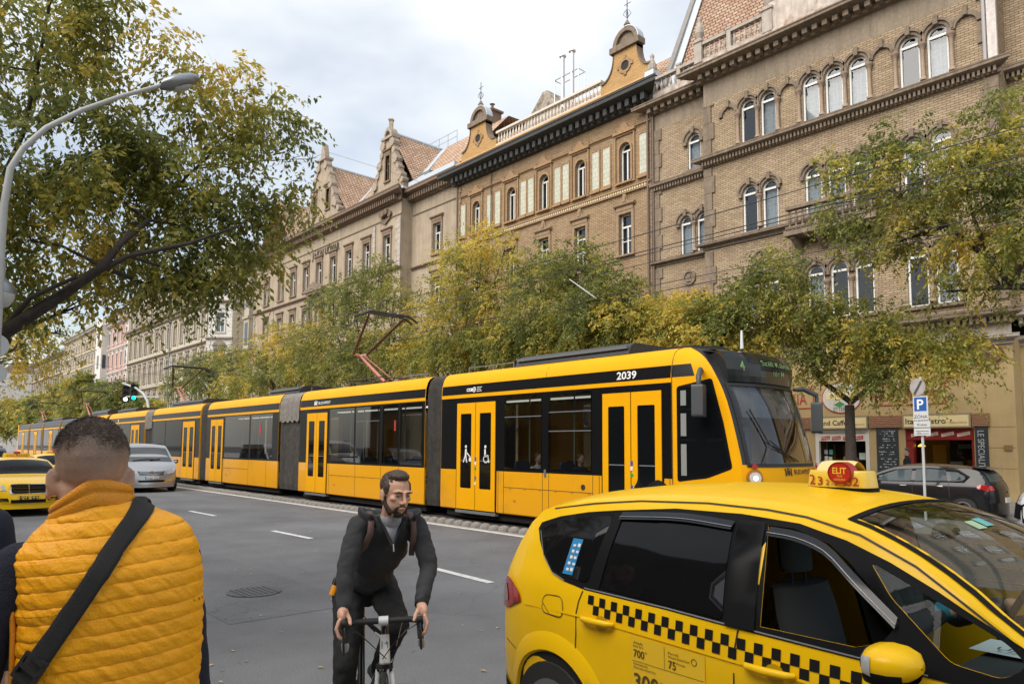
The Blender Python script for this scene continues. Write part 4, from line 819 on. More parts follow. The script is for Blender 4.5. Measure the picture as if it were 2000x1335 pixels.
# ---------------- trees ----------------
def leafmat(name, cols):
    m = bpy.data.materials.new(name); m.use_nodes = True; nt = m.node_tree; nt.nodes.clear(); N = nt.nodes.new; L = nt.links.new
    o = N('ShaderNodeOutputMaterial'); a = N('ShaderNodeAttribute'); a.attribute_name = 'tint'; r = N('ShaderNodeValToRGB'); r.color_ramp.interpolation = 'LINEAR'
    while len(r.color_ramp.elements) < len(cols): r.color_ramp.elements.new(.5)
    for e, (p, c) in zip(r.color_ramp.elements, cols): e.position = p; e.color = (*c, 1)
    L(a.outputs['Fac'], r.inputs[0]); d = N('ShaderNodeBsdfPrincipled'); L(r.outputs[0], d.inputs['Base Color']); d.inputs['Roughness'].default_value = .5; d.inputs['Specular IOR Level'].default_value = .35
    t = N('ShaderNodeBsdfTranslucent'); L(r.outputs[0], t.inputs[0]); mx = N('ShaderNodeMixShader'); mx.inputs[0].default_value = .54; L(d.outputs[0], mx.inputs[1]); L(t.outputs[0], mx.inputs[2]); L(mx.outputs[0], o.inputs[0])
    return m
LEAF = leafmat('autumn_leaf', [(0, (.15, .18, .055)), (.35, (.27, .29, .075)), (.58, (.38, .36, .08)), (.78, (.56, .46, .09)), (1, (.74, .53, .10))])
BARK = M('bark', (.045, .036, .03), .95, var=.35, vscale=12, bump=.8, bscale=25)
def unit(a): return a/np.maximum(np.linalg.norm(a, axis=1, keepdims=True), 1e-9)
def tree(name, label, cat, trunk, blobs, seed=1, leaf=.1, twig=.5, per=12, dens=1., yellow=.3, group=None, limbr=.09, droop=.35, extra=(), asp=.42, branch_r=1, gap=-.12, nf=1.1, flat=1.):
    """trunk: [(point, radius)]; blobs: (centre, radius, sprays[, yellow])"""
    rg = np.random.default_rng(seed); rt = root(name, trunk[0][0], 0, label, cat, group)
    tb = MB(); tb.path([p for p, r in trunk], [r for p, r in trunk], 10); rs = random.Random(seed)
    tb.build('trunk', BARK, rt, 60, world=True)
    lb = MB(); T = [Vector(p) for p, r in trunk]; TR_ = [r for p, r in trunk]
    anchors = [(q, r) for q, r in zip(T, TR_)][len(T)//2:]
    for pts, r0, r1 in extra:
        pts = [Vector(p) for p in pts]; n = len(pts); lb.path(pts, [r0+(r1-r0)*i/(n-1) for i in range(n)], 7); anchors += [(q, r0+(r1-r0)*i/(n-1)) for i, q in enumerate(pts)]
    for b in blobs:
        c = Vector(b[0]); q, r = min(anchors, key=lambda a: (a[0]-c).length+max(0, a[0].z-c.z)*1.5)
        m = (q+c)/2+Vector((rs.uniform(-1, 1), rs.uniform(-1, 1), rs.uniform(-.2, .8)))*b[1]*.35; r0 = min(r*.75, limbr)
        cv = [q*(1-t)**2+m*2*t*(1-t)+c*t*t for t in (0, .2, .4, .6, .8, 1)]; lb.path(cv, [r0*(1-.75*t) for t in (0, .2, .4, .6, .8, 1)], 6)
        for k in range(int(7*branch_r)):
            d = Vector((rs.gauss(0, 1), rs.gauss(0, 1), rs.gauss(.1, .8))).normalized()*b[1]*rs.uniform(.5, .95); s = cv[rs.choice((3, 4, 5))]; e_ = c+d
            mm = (s+e_)/2+Vector((rs.uniform(-1, 1), rs.uniform(-1, 1), rs.uniform(-.5, .5)))*b[1]*.18; lb.path([s, s*.5+mm*.5, mm, mm*.5+e_*.5, e_], [r0*.32, r0*.26, r0*.19, r0*.13, r0*.05], 5)
    lb.build('limbs', BARK, rt, 60, world=True)
    P, D, Yl = [], [], []
    for b in blobs:
        n = int(b[2]*dens); c = np.array(b[0]); r = b[1]
        u = unit(rg.normal(size=(n*2, 3))); rad = rg.random((n*2, 1))**.42*r; q = c+u*rad*np.array([1, 1, .85*flat])
        keep = [noise.noise(Vector((x*nf, y*nf, z*nf*1.3+seed))) > gap-.25*(1-rr/r) for (x, y, z), rr in zip(q, rad[:, 0])]
        q = q[keep][:n]; u = u[keep][:n]; P.append(q)
        d = unit(u*1.0+rg.normal(size=q.shape)*.55+np.array([0, 0, -droop])); D.append(d)
        yb = b[3] if len(b) > 3 else yellow
        yn = np.array([noise.noise(Vector((x*.9+5, y*.9, z*.9+seed*3))) for x, y, z in q]); Yl.append(np.clip(yb+yn*.75+rg.normal(size=len(q))*.12, 0, 1))
    P = np.concatenate(P); D = np.concatenate(D); Yl = np.concatenate(Yl); n = len(P)
    t = (np.arange(per)+.5)/per; side = np.where(np.arange(per) % 2, 1., -1.)
    up = np.tile([0, 0, 1.], (n, 1)); S = unit(np.cross(D, up)+1e-3); U = np.cross(S, D)
    L0 = twig*(.6+.8*rg.random(n))
    pos = P[:, None]+D[:, None]*(t[None, :, None]*L0[:, None, None])+np.array([0, 0, -1.])[None, None]*(t[None, :, None]**2*L0[:, None, None]*droop)
    pos = pos+rg.normal(size=pos.shape)*twig*.05
    ld = S[:, None]*side[None, :, None]*.9+D[:, None]*.45+np.array([0, 0, -.55-droop*.6])+rg.normal(size=pos.shape)*.38; ld = unit(ld.reshape(-1, 3)); pos = pos.reshape(-1, 3)
    wv = unit(np.cross(ld, rg.normal(size=ld.shape)*.7+np.array([0, 0, 1.]))); nv = np.cross(ld, wv)
    l = (leaf*(.65+.7*rg.random(len(pos))))[:, None]; wd = l*asp*.5
    A = pos; B = pos+ld*l*.45+wv*wd+nv*l*.05; Cc = pos+ld*l; Dd = pos+ld*l*.45-wv*wd+nv*l*.05
    co = np.stack([A, B, Cc, Dd], 1).reshape(-1, 3); N_ = len(pos)
    tint = np.clip(np.repeat(Yl, per)+rg.normal(size=N_)*.13, 0, 1)
    me = bpy.data.meshes.new('crown'); me.vertices.add(N_*4); me.vertices.foreach_set('co', (co-np.array(rt.location)).ravel().astype(np.float32))
    me.loops.add(N_*4); me.loops.foreach_set('vertex_index', np.arange(N_*4, dtype=np.int32)); me.polygons.add(N_); me.polygons.foreach_set('loop_start', np.arange(0, N_*4, 4, dtype=np.int32)); me.polygons.foreach_set('loop_total', np.full(N_, 4, dtype=np.int32))
    at = me.attributes.new('tint', 'FLOAT', 'FACE'); at.data.foreach_set('value', tint.astype(np.float32)); me.materials.append(LEAF); me.update()
    o = bpy.data.objects.new('crown', me); COL.objects.link(o); o.parent = rt
    return rt
def BD(px, py, rpx, d, n, *y): return (tuple(atD(px, py, d)), rpx*d/F, n, *y)
def BY(px, py, rpx, Y, n, *y): c = atY(px, py, Y); d = (c-CAM).dot(FW); return (tuple(c), rpx*d/F, n, *y)
# big tree over the near pavement, top left
nb = [(60, 70, 110, 7.4, 150, .32), (170, 60, 70, 7.8, 100, .35), (215, 25, 50, 7.6, 45, .4), (130, 190, 120, 7.2, 220, .25), (270, 240, 100, 7.6, 200, .25), (360, 210, 80, 7.8, 110, .25), (460, 205, 75, 8.0, 100, .22), (545, 235, 62, 8.2, 80, .22), (598, 275, 40, 8.2, 36, .2),
      (60, 330, 130, 7.0, 230, .3), (220, 360, 130, 7.4, 260, .3), (370, 340, 110, 7.8, 220, .3), (480, 340, 90, 8.0, 160, .25), (545, 385, 55, 8.0, 70, .22), (90, 470, 130, 7.2, 210, .42), (260, 470, 110, 7.6, 190, .4), (400, 470, 95, 7.8, 160, .42), (490, 490, 62, 8.0, 80, .5),
      (30, 590, 80, 7.4, 80, .5), (170, 590, 55, 7.8, 36, .6), (320, 565, 65, 7.8, 70, .5), (440, 560, 62, 8, 70, .5), (30, 680, 45, 8.4, 26, .7), (-90, 300, 190, 6.6, 260, .3), (-90, 90, 190, 6.8, 240, .3), (-70, 540, 130, 7, 120, .4),
      (300, 60, 45, 7.6, 22, .4), (330, 110, 40, 7.8, 22, .35), (400, 130, 35, 8, 16, .3), (490, 140, 28, 8, 12, .3), (610, 310, 30, 8.2, 14, .2), (-60, -60, 180, 6.8, 150, .3), (130, -60, 110, 7.4, 90, .35)]
tb0 = atD(-190, 1200, 7.6); tb0.z = .15; t1 = atD(-120, 760, 7.5); t2 = atD(0, 655, 7.4)
tree('street_tree', 'big tree with dark boughs and green to yellow leaves around the curved street lamp', 'tree', [(tb0, .24), (tb0*.6+t1*.4, .2), (t1, .17), (t2, .12)],
     [BD(*b[:5], min(.9, b[5]+.13)) for b in nb], 11, leaf=.070, twig=.33, per=14, dens=.92, droop=.45, limbr=.035, asp=.46, gap=.04, nf=1.5,
     extra=[([atD(0, 655, 6.9), atD(60, 615, 6.8), atD(130, 570, 6.8), atD(200, 520, 6.8), atD(235, 475, 6.9), atD(290, 430, 7.3)], .07, .025), ([atD(180, 535, 6.8), atD(250, 500, 6.9), atD(370, 475, 7.0), atD(470, 440, 7.4)], .032, .011),
            ([atD(10, 640, 6.9), atD(60, 580, 6.7), atD(150, 540, 6.7)], .03, .018), ([atD(200, 520, 6.8), atD(120, 480, 6.8), atD(60, 470, 6.9)], .02, .008), ([atD(-30, 420, 7.2), atD(45, 262, 7.2), atD(72, 140, 7.2), atD(98, 0, 7.2)], .025, .014), ([atD(140, 240, 7.5), atD(170, 150, 7.5), atD(200, 100, 7.5)], .014, .006), ([atD(235, 475, 7.7), atD(380, 330, 7.9), atD(500, 220, 8.1)], .02, .006)])
k2 = V(-24, -.2, .15)
tree('street_tree', 'yellower tree behind the lit gaps at the left edge, beyond the big near tree', 'tree', [(k2, .2), (k2+V(0, 0, 2.5), .17), (k2+V(.3, .3, 4.5), .12)],
     [BD(10, 640, 70, 17, 120, .6), BD(60, 690, 45, 18, 50, .7), BD(-60, 560, 150, 17, 150, .5), BD(110, 650, 40, 18, 30, .65), BD(0, 740, 35, 19, 30, .7)], 12, leaf=.1, twig=.5, per=14, dens=1.2, droop=.4, limbr=.05)
YT = 23.9
def ftree(label, px, blobs, seed, y=YT, zf=3.4, lean=0, **k):
    b = atY(px, 880, y); b.z = .15; q = V(b.x+lean, y, zf)
    a = dict(leaf=.15, twig=.6, per=15, dens=3.6, droop=.3, limbr=.09, group=None); a.update(k)
    return tree('street_tree', label, 'tree', [(b, .2), (b*.5+q*.5, .17), (q, .15)], blobs, seed, **a)
ftree('green and yellow tree with a dark forked trunk in front of the pizzeria wall', 1662, [BY(1460, 590, 62, 22, 60, .35), BY(1520, 540, 60, 22, 70, .28), BY(1560, 610, 66, 22.5, 90, .38), BY(1500, 650, 50, 22.5, 40, .5), BY(1650, 640, 70, 23, 80, .4), BY(1740, 660, 72, 23, 90, .42), BY(1830, 680, 60, 23, 60, .45), BY(1610, 700, 50, 23, 26, .5), BY(1700, 715, 56, 23.5, 40, .5), BY(1900, 690, 45, 22.5, 22, .55), BY(1860, 740, 42, 22.5, 18, .5), BY(1790, 760, 40, 23, 14, .5), BY(1740, 730, 50, 22.8, 26, .5), BY(1560, 700, 40, 22.8, 26, .5)], 21, zf=3.3, gap=-.02, leaf=.13,
      extra=[([atY(1662, 785, 23.9), atY(1600, 740, 23.5), atY(1575, 650, 23), atY(1545, 632, 22.7), atY(1490, 640, 22.4)], .1, .03), ([atY(1662, 785, 23.9), atY(1715, 745, 23.6), atY(1780, 700, 23.3), atY(1870, 705, 23)], .1, .03), ([atY(1600, 740, 23.5), atY(1640, 690, 23), atY(1690, 640, 23)], .05, .02), ([atY(1690, 765, 23.7), atY(1760, 765, 23.3), atY(1800, 750, 23)], .03, .01)])
q = atY(2075, 880, 22.5); q.z = .15
tree('street_tree', 'large green and yellow crown hanging in from the right edge over the brick facade', 'tree', [(q, .22), (q+V(0, 0, 3), .2), (q+V(-.3, 0, 6), .16)],
     [BY(1955, 215, 50, 21, 60, .35), BY(1890, 270, 55, 21, 70, .35), BY(1760, 280, 52, 21, 60, .3), BY(1700, 320, 60, 21, 80, .3), BY(1630, 330, 42, 21, 40, .3), BY(1800, 350, 80, 21, 130, .35), BY(1900, 360, 80, 21, 140, .4), BY(1700, 410, 75, 21.4, 110, .42), BY(1620, 400, 40, 21.4, 30, .35), BY(1980, 310, 80, 21, 120, .4), BY(1800, 460, 75, 21.5, 110, .5), BY(1900, 480, 80, 21.5, 120, .5), BY(1990, 450, 80, 21.5, 110, .5), BY(1720, 490, 45, 21.5, 40, .5), BY(2080, 300, 110, 21, 130), BY(2080, 460, 110, 21, 130), BY(1860, 570, 60, 22, 26, .6), BY(1960, 560, 55, 22, 26, .55), BY(1660, 470, 40, 21.4, 30, .45)],
     22, leaf=.135, twig=.55, per=13, dens=1.35, droop=.35, limbr=.08, gap=-.08, extra=[([q+V(-.3, 0, 6), atY(1980, 560, 21.6), atY(1935, 510, 21.5), atY(1850, 440, 21.3), atY(1760, 385, 21.2)], .12, .04), ([atY(1935, 510, 21.5), atY(1900, 420, 21.3), atY(1880, 330, 21)], .06, .02)])
band = lambda x0, x1, y, dy=-40: [BY(x, 672+(1310-x)*.123+dy+12*math.sin(x), 50, 22.6, 55, y+.15*math.sin(x*.7)) for x in range(x0, x1, 48)]
ftree('spreading green tree behind the tram roof, left of the yellow stretch', 1110, band(1020, 1260, .3)+[BY(1050, 530, 60, 22.5, 80, .3), BY(1120, 520, 62, 22, 90, .2), BY(1190, 560, 60, 22, 80, .25), BY(1060, 600, 80, 22, 120, .3), BY(1150, 620, 80, 22, 130, .35), BY(1230, 620, 60, 22, 70, .45), BY(1010, 650, 60, 22.5, 70, .45), BY(1210, 680, 60, 22.5, 60, .5), BY(1100, 680, 70, 22.5, 80, .5)], 23)
ftree('low yellow tree directly above the front car of the tram', 1340, band(1260, 1450, .6)+[BY(1290, 620, 50, 22.5, 70, .75), BY(1350, 630, 55, 22, 80, .62), BY(1420, 620, 55, 22, 80, .5), BY(1390, 660, 55, 22, 70, .75), BY(1300, 670, 55, 22.5, 70, .75), BY(1240, 670, 40, 22.5, 30, .7), BY(1450, 680, 50, 22.5, 50, .55), BY(1340, 700, 60, 23, 60, .6)], 24, zf=2.8)
ftree('tall bright yellow tree rising in front of the beige building corner', 905, band(810, 1010, .38)+[BY(940, 480, 50, 22.5, 50, .75), BY(890, 505, 45, 22.5, 46, .7), BY(985, 490, 42, 22.5, 20, .8), BY(920, 560, 65, 22.5, 90, .5), BY(860, 580, 50, 22.5, 50, .6), BY(980, 590, 50, 22.5, 50, .45), BY(900, 640, 75, 22.5, 110, .5), BY(850, 680, 60, 23, 70, .5), BY(960, 680, 60, 23, 80, .45), BY(820, 620, 40, 23, 20, .8)], 25, lean=.4)
ftree('green tree behind the raised pantograph, before the long beige facade', 720, band(620, 800, .28)+[BY(740, 540, 45, 22.5, 60, .2), BY(690, 570, 50, 22.5, 80, .2), BY(640, 590, 42, 22.5, 50, .25), BY(770, 590, 45, 22.5, 50, .45), BY(700, 640, 70, 22.5, 110, .3), BY(640, 660, 55, 23, 70, .4), BY(770, 660, 60, 23, 80, .4), BY(700, 710, 60, 23, 70, .4), BY(800, 700, 40, 23, 30, .5)], 26)
ftree('yellow green tree with a lobed crown left of the pantograph', 560, band(480, 620, .42)+[BY(600, 660, 40, 23, 60, .6), BY(555, 665, 42, 23, 70, .72), BY(510, 690, 42, 23, 60, .5), BY(585, 710, 48, 23, 60, .5), BY(530, 735, 50, 23, 60, .4), BY(620, 735, 45, 23, 50, .4)], 27, leaf=.17)
ftree('bushy green tree above the middle cars of the tram', 430, [BY(450, 700, 30, 23, 50, .4), BY(410, 710, 32, 23, 60, .2), BY(370, 725, 32, 23, 60, .18), BY(345, 755, 28, 23, 40, .2), BY(400, 755, 38, 23, 60, .3), BY(460, 745, 38, 23, 60, .5), BY(430, 785, 30, 23, 40, .4)], 28, leaf=.2)
ftree('dark green tree behind the traffic lights', 250, [BY(235, 765, 30, 23, 70, .12), BY(200, 785, 30, 23, 70, .15), BY(275, 790, 26, 23, 50, .15), BY(300, 800, 22, 23, 40, .45), BY(230, 810, 30, 23, 50, .2)], 29, leaf=.34, twig=.9)
ftree('yellow green tree down the street between traffic lights and the second tram', 155, [BY(160, 750, 26, 23, 70, .5), BY(125, 770, 28, 23, 70, .5), BY(190, 765, 20, 23, 40, .4), BY(150, 800, 34, 23, 70, .4), BY(100, 805, 25, 23, 50, .45), BY(190, 815, 22, 23, 40, .35)], 30, leaf=.42, twig=1.1)
ftree('farthest olive tree at the left end of the street', 60, [BY(75, 790, 22, 22, 70, .4), BY(40, 800, 20, 22, 60, .45), BY(60, 822, 24, 22, 60, .4), BY(10, 800, 22, 22, 60, .5), BY(15, 830, 22, 22, 50, .45), BY(95, 830, 18, 22, 30, .3)], 31, leaf=.6, twig=1.5)
# ---------------- lamps, traffic lights, wires, signs ----------------
GALV = M('lamp_grey_paint', (.42, .43, .42), .55, var=.08)
def atX(x, y, X): r = ray(x, y); return CAM+r*(X/r.x)
LX = -6.6; lp0 = atX(0, 520, LX)
r = root('street_lamp', (LX, lp0.y, .15), 0, 'tall grey street lamp with a long curved arm among the leaves', 'street lamp')
pt = [V(LX, lp0.y, .15), V(LX, lp0.y, 2)]+[atX(x, y, LX) for x, y in ((-2, 560), (2, 480), (8, 400), (20, 330), (45, 290), (90, 250), (160, 215), (240, 187), (318, 166))]
MB().path(pt, [.045, .041, .034, .029, .027, .025, .023, .021, .019, .018, .017], 12).build('pole', GALV, r, 60, world=True)
a = atX(312, 167, LX); b = atX(388, 157, LX); d = b-a; L_ = d.length; mb = MB(); dn = d.normalized(); up_ = V(0, 0, 1)
prof = [(0, .035), (.06, .062), (.3, .092), (.7, .088), (.92, .055), (1, .025)]
mb.grid(12, len(prof), lambda i, j: a+d*prof[j][0]+V(1, 0, 0)*prof[j][1]*1.15*math.cos(2*PI*i/12)+up_*(prof[j][1]*.75*math.sin(2*PI*i/12)+.01), True)
mb.build('lamp_head', M('lamp_metal', (.30, .32, .34), .35, metal=.6), r, 60, world=True)
mb = MB(); mb.grid(12, 4, lambda i, j: a+d*(.35+.5*j/3)+V(1, 0, 0)*.08*(math.cos(2*PI*i/12))*(1 if 0 < j < 3 else .5)-up_*(.05+.03*max(0, math.sin(2*PI*i/12))*(1 if 0 < j < 3 else 0)), True); mb.build('diffuser', M('diffuser_milk', (.55, .56, .55), .3), r, 60, world=True)
MB().box(-.075, .075, -.065, .065, 0, .5).build('base_door', GALV, r)
gp = atX(-4, 572, -7.2)
r = root('globe_lamp', (gp.x, gp.y-.35, .15), 0, 'clear globe lantern cut by the left edge under the big tree', 'street lamp')
MB().path([(gp.x, gp.y-.33, .15), (gp.x, gp.y-.33, gp.z+.2), (gp.x, gp.y-.1, gp.z+.3), (gp.x, gp.y, gp.z+.2)], .03, 8).build('pole', GALV, r, 60, world=True)
mb = MB(); mb.lathe([(.0, -.13), (.08, -.105), (.115, -.045), (.122, .0), (.11, .05)], gp, 20); mb.build('glass_globe', M('milky_globe', (.50, .52, .52), .15), r, 60, world=True)
mb = MB(); mb.lathe([(.125, .0), (.13, .022), (.11, .066), (.06, .12), (.022, .15)], gp, 20); mb.build('cap', M('lamp_metal', (.3, .32, .34), .35), r, 60, world=True)
q = atX(-8, 700, -8.0)
r = root('round_sign', (q.x, q.y, .15), 0, 'two blank grey sign backs on a pole at the left edge', 'traffic sign')
MB().path([(q.x, q.y, .15), (q.x, q.y, q.z+.9)], .03, 8).build('pole', GALV, r, world=True)
for y, rr in ((674, .105), (728, .09)):
    c = atX(-9, y, -8.0+.04); n = (CAM-c).normalized(); s_ = n.cross(V(0, 0, 1)).normalized(); u_ = s_.cross(n)
    mb = MB(); mb.prism(circ(0, 0, rr, 24), lambda a, b, d: c+s_*a+u_*b+n*d, -.004, .004); mb.build('disc', M('sign_back', (.50, .53, .55), .5), r, world=True)
# traffic lights
X0 = -52.0
def tl(px, py, on, label, h=.95):
    c = atY(px, py, 12.9); k = (c-CAM).dot(FW)/F
    r = root('traffic_light', c, 0, label, 'traffic light'); s = k*6.2
    n = V(1, -.35, 0).normalized(); sd_ = V(.35, 1, 0).normalized()
    mb = MB(); mb.obox(c, n*s*.7, sd_*s, V(0, 0, s*2.6)); mb.build('housing', BLACKM, r, world=True)
    for j in (-1, 0, 1):
        if j < 1 or h > .9:
            m = on[1] if j == on[0] else BLACKM
            mb = MB(); mb.prism(circ(0, 0, s*.62, 16), lambda a, b, d: c+n*(s*.72+d)+sd_*a+V(0, 0, 1)*(b+j*s*1.7), 0, .02); mb.build('lens', m, r, world=True)
            mb = MB(); mb.grid(9, 2, lambda a, b: c+n*(s*.7+b*s*.6)+sd_*s*.75*math.cos(PI*a/8)+V(0, 0, 1)*(s*.75*math.sin(PI*a/8)+j*s*1.7)); mb.build('visor', BLACKM, r, world=True)
    return r
tl(262, 766, (-1, M('green_lamp', (0, .5, .4), .4, emit=(0, 1, .62), es=2.2)), 'traffic light showing green on the gantry beside the curved pole')
tl(246, 769, (-1, M('white_lamp', (.8, .8, .8), .4, emit=(1, .95, 1), es=1.6)), 'smaller tram signal showing a white lamp, left of the green light')
c0 = atY(300, 850, 12.9); pts = [V(c0.x, 12.9, 0)]+[atY(x, y, 12.9) for x, y in ((291, 800), (288, 782), (280, 768), (265, 757), (240, 748))]
r = root('signal_mast', (c0.x, 12.9, 0), 0, 'curved grey mast carrying the traffic lights above the tram', 'mast')
MB().path(pts, [.12, .1, .09, .08, .07, .06], 8).build('pole', GALV, r, 60, world=True); MB().path([atY(245, 774, 12.9), atY(312, 775, 12.9)], .05, 6).build('crossbar', GALV, r, world=True)
# overhead wires
def wire(label, pts, rad=.011, name='overhead_wire'):
    o = MB().path(pts, rad*.7, 5, False).build(name, WIRE); return tag(o, label, 'wire')
def cat_(x0, x1, y, z, sag=.12, n=60, per=28):
    o = []
    for i in range(n+1):
        x = x0+(x1-x0)*i/n; t = ((x-x0) % per)/per; o.append(V(x, y, z-sag*4*t*(1-t)))
    return o
wire('highest of the tram wires over the near track', cat_(-170, 8, 12.68, 6.75, .15), .014)
wire('contact wire touched by the pantographs over the near track', cat_(-170, 8, 12.4, 6.18, .05), .014)
wire('second contact wire close beside the lower near track wire', cat_(-170, 8, 12.2, 6.03, .05), .012)
wire('lowest wire over the tracks crossing the right tree', cat_(-170, 8, 12.8, 5.5, .06), .011)
wire('wire over the far track behind the tram roof', cat_(-170, 8, 15.6, 6.1, .06), .014)
wire('upper wire over the far track', cat_(-170, 8, 15.2, 6.9, .15), .011)
wire('cross span wire from the stepped gable to the ochre facade', [atY(640, 297, 27.5), atY(730, 325, 26), atY(924, 390, 28.6)], .016)
wire('long span wire fixed low on the ochre brick facade', [atY(1095, 470, 28.7), atY(1140, 560, 20), atY(1160, 585, 12.4)], .01)
wire('span wire from the facade hook to the far wires', [V(-26, 28.8, 12.4), V(-26, 15.6, 6.3), V(-26, 12.3, 6.2)], .009)
wire('span wire across the far end of the tracks', [V(-48, 28.4, 11.8), V(-48, 15.6, 6.3), V(-48, 12.3, 6.2), V(-48, 1, 8)], .012)
for px, py, px2, py2 in ((1112, 545, 1165, 583),):
    a, b = atY(px, py, 14), atY(px2, py2, 14); r = tag(MB().path([a, (a+b)/2, b], [.013, .018, .012], 8).build('suspended_lamp', GALV, None, 60), 'slim grey tube lamp hanging from the wires in front of the green tree', 'lamp')
# parking signs
sp = atY(1803, 900, 21.0); sx = sp.x
r = root('sign_post', (sx, 21.0, 0), 0, 'grey post with blue P plate, two white plates and a round sign back', 'sign post')
k = 21.0
def zpx(py, Y=21.0, px=1803): return atY(px, py, Y).z
def xpx(px, py=800, Y=21.0): return atY(px, py, Y).x
MB().path([(sx, 21.03, 0), (sx, 21.03, zpx(735))], .035, 10).build('post', GALV, r, world=True)
ps = Plane(0, 21.0, 0); ps = Plane(sx, 20.98, math.radians(-12))
MB().prism(circ(-.06, (zpx(738)+zpx(772))/2, .21, 28, .23), ps, .0, .015).build('disc', M('sign_grey', (.33, .31, .30), .7, var=.15), r, world=True)
MB().prism([(-.18, zpx(768)), (-.12, zpx(770)), (.08, zpx(744)), (.03, zpx(742))], ps, .015, .02).build('slash', M('slash_dark', (.06, .05, .05), .6), r, world=True)
zA, zB = zpx(773), zpx(820); MB().prism(rect(-.2, .2, zB, zA), ps, 0, .015).build('plate', M('plate_white', (.52, .53, .54), .5), r, world=True)
MB().prism(rect(-.165, .165, zA-.40, zA-.03), ps, .015, .02).build('blue_field', M('sign_blue', (.015, .09, .35), .4), r, world=True); txt(r, 'P', 0, zA-.35, .27, WHT, .022, pl=ps, align='c', bold=.02)
txt(r, 'ZÓNA', 0, zB+.05, .09, INK, .018, pl=ps, align='c')
for z0, z1, s in ((zpx(834)+.0, zpx(821), 'Kivéve'), (zpx(850), zpx(835), 'Su')):
    MB().prism(rect(-.2, .24, z0, z1-.01), ps, 0, .015).build('plate', MATS['plate_white'], r, world=True); txt(r, s, -.1, z0+.04, .07, INK, .018, pl=ps)
for z in (zpx(841), zpx(846)): MB().prism(rect(-.15, .2, z-.012, z), ps, .016, .018).build('small_print', INK, r, world=True)
# ---------------- trams ----------------
TY = M('tram_yellow', (.76, .355, .002), .45, coat=0, spec=.12, var=.04, vscale=1.5); TYL = M('tram_yellow_lower', (.71, .325, .004), .28, coat=.3, spec=.3, col2=(.56, .26, .015), c2scale=1.1, c2pos=(.52, .75))
TBK = M('tram_black', (.006, .006, .007), .3, spec=.18); TGL = M('tram_dark_glass', (.005, .006, .007), .05, spec=.2); TGS = glassmat('tram_tinted_glass', (.42, .45, .44), .9); SEAM = M('seam_dark', (.03, .02, .01), .6)
BEL = M('bellows_grey', (.085, .078, .07), .85, var=.3, vscale=6, streak=.4); UND = M('underframe_black', (.012, .011, .01), .8); RUB = M('rubber_black', (.01, .01, .01), .5)
ROOFG = M('roof_grey', (.14, .15, .16), .55, var=.2); GREYP = M('grey_plastic', (.12, .13, .14), .5); STRIPW = M('light_strip', (.42, .43, .43), .4)
TW = 2.75; Y0 = 11.3; Y1 = Y0+TW; YC = (Y0+Y1)/2
SEC = [(.28, .02), (.45, 0), (3.2, 0), (3.43, .02), (3.6, .07), (3.70, .14), (3.765, .24), (3.80, .42)]
def tsec(x, mb, ma=0):
    return [V(x, Y0+d, z) for z, d in SEC]+[V(x, Y1-d, z) for z, d in reversed(SEC)]
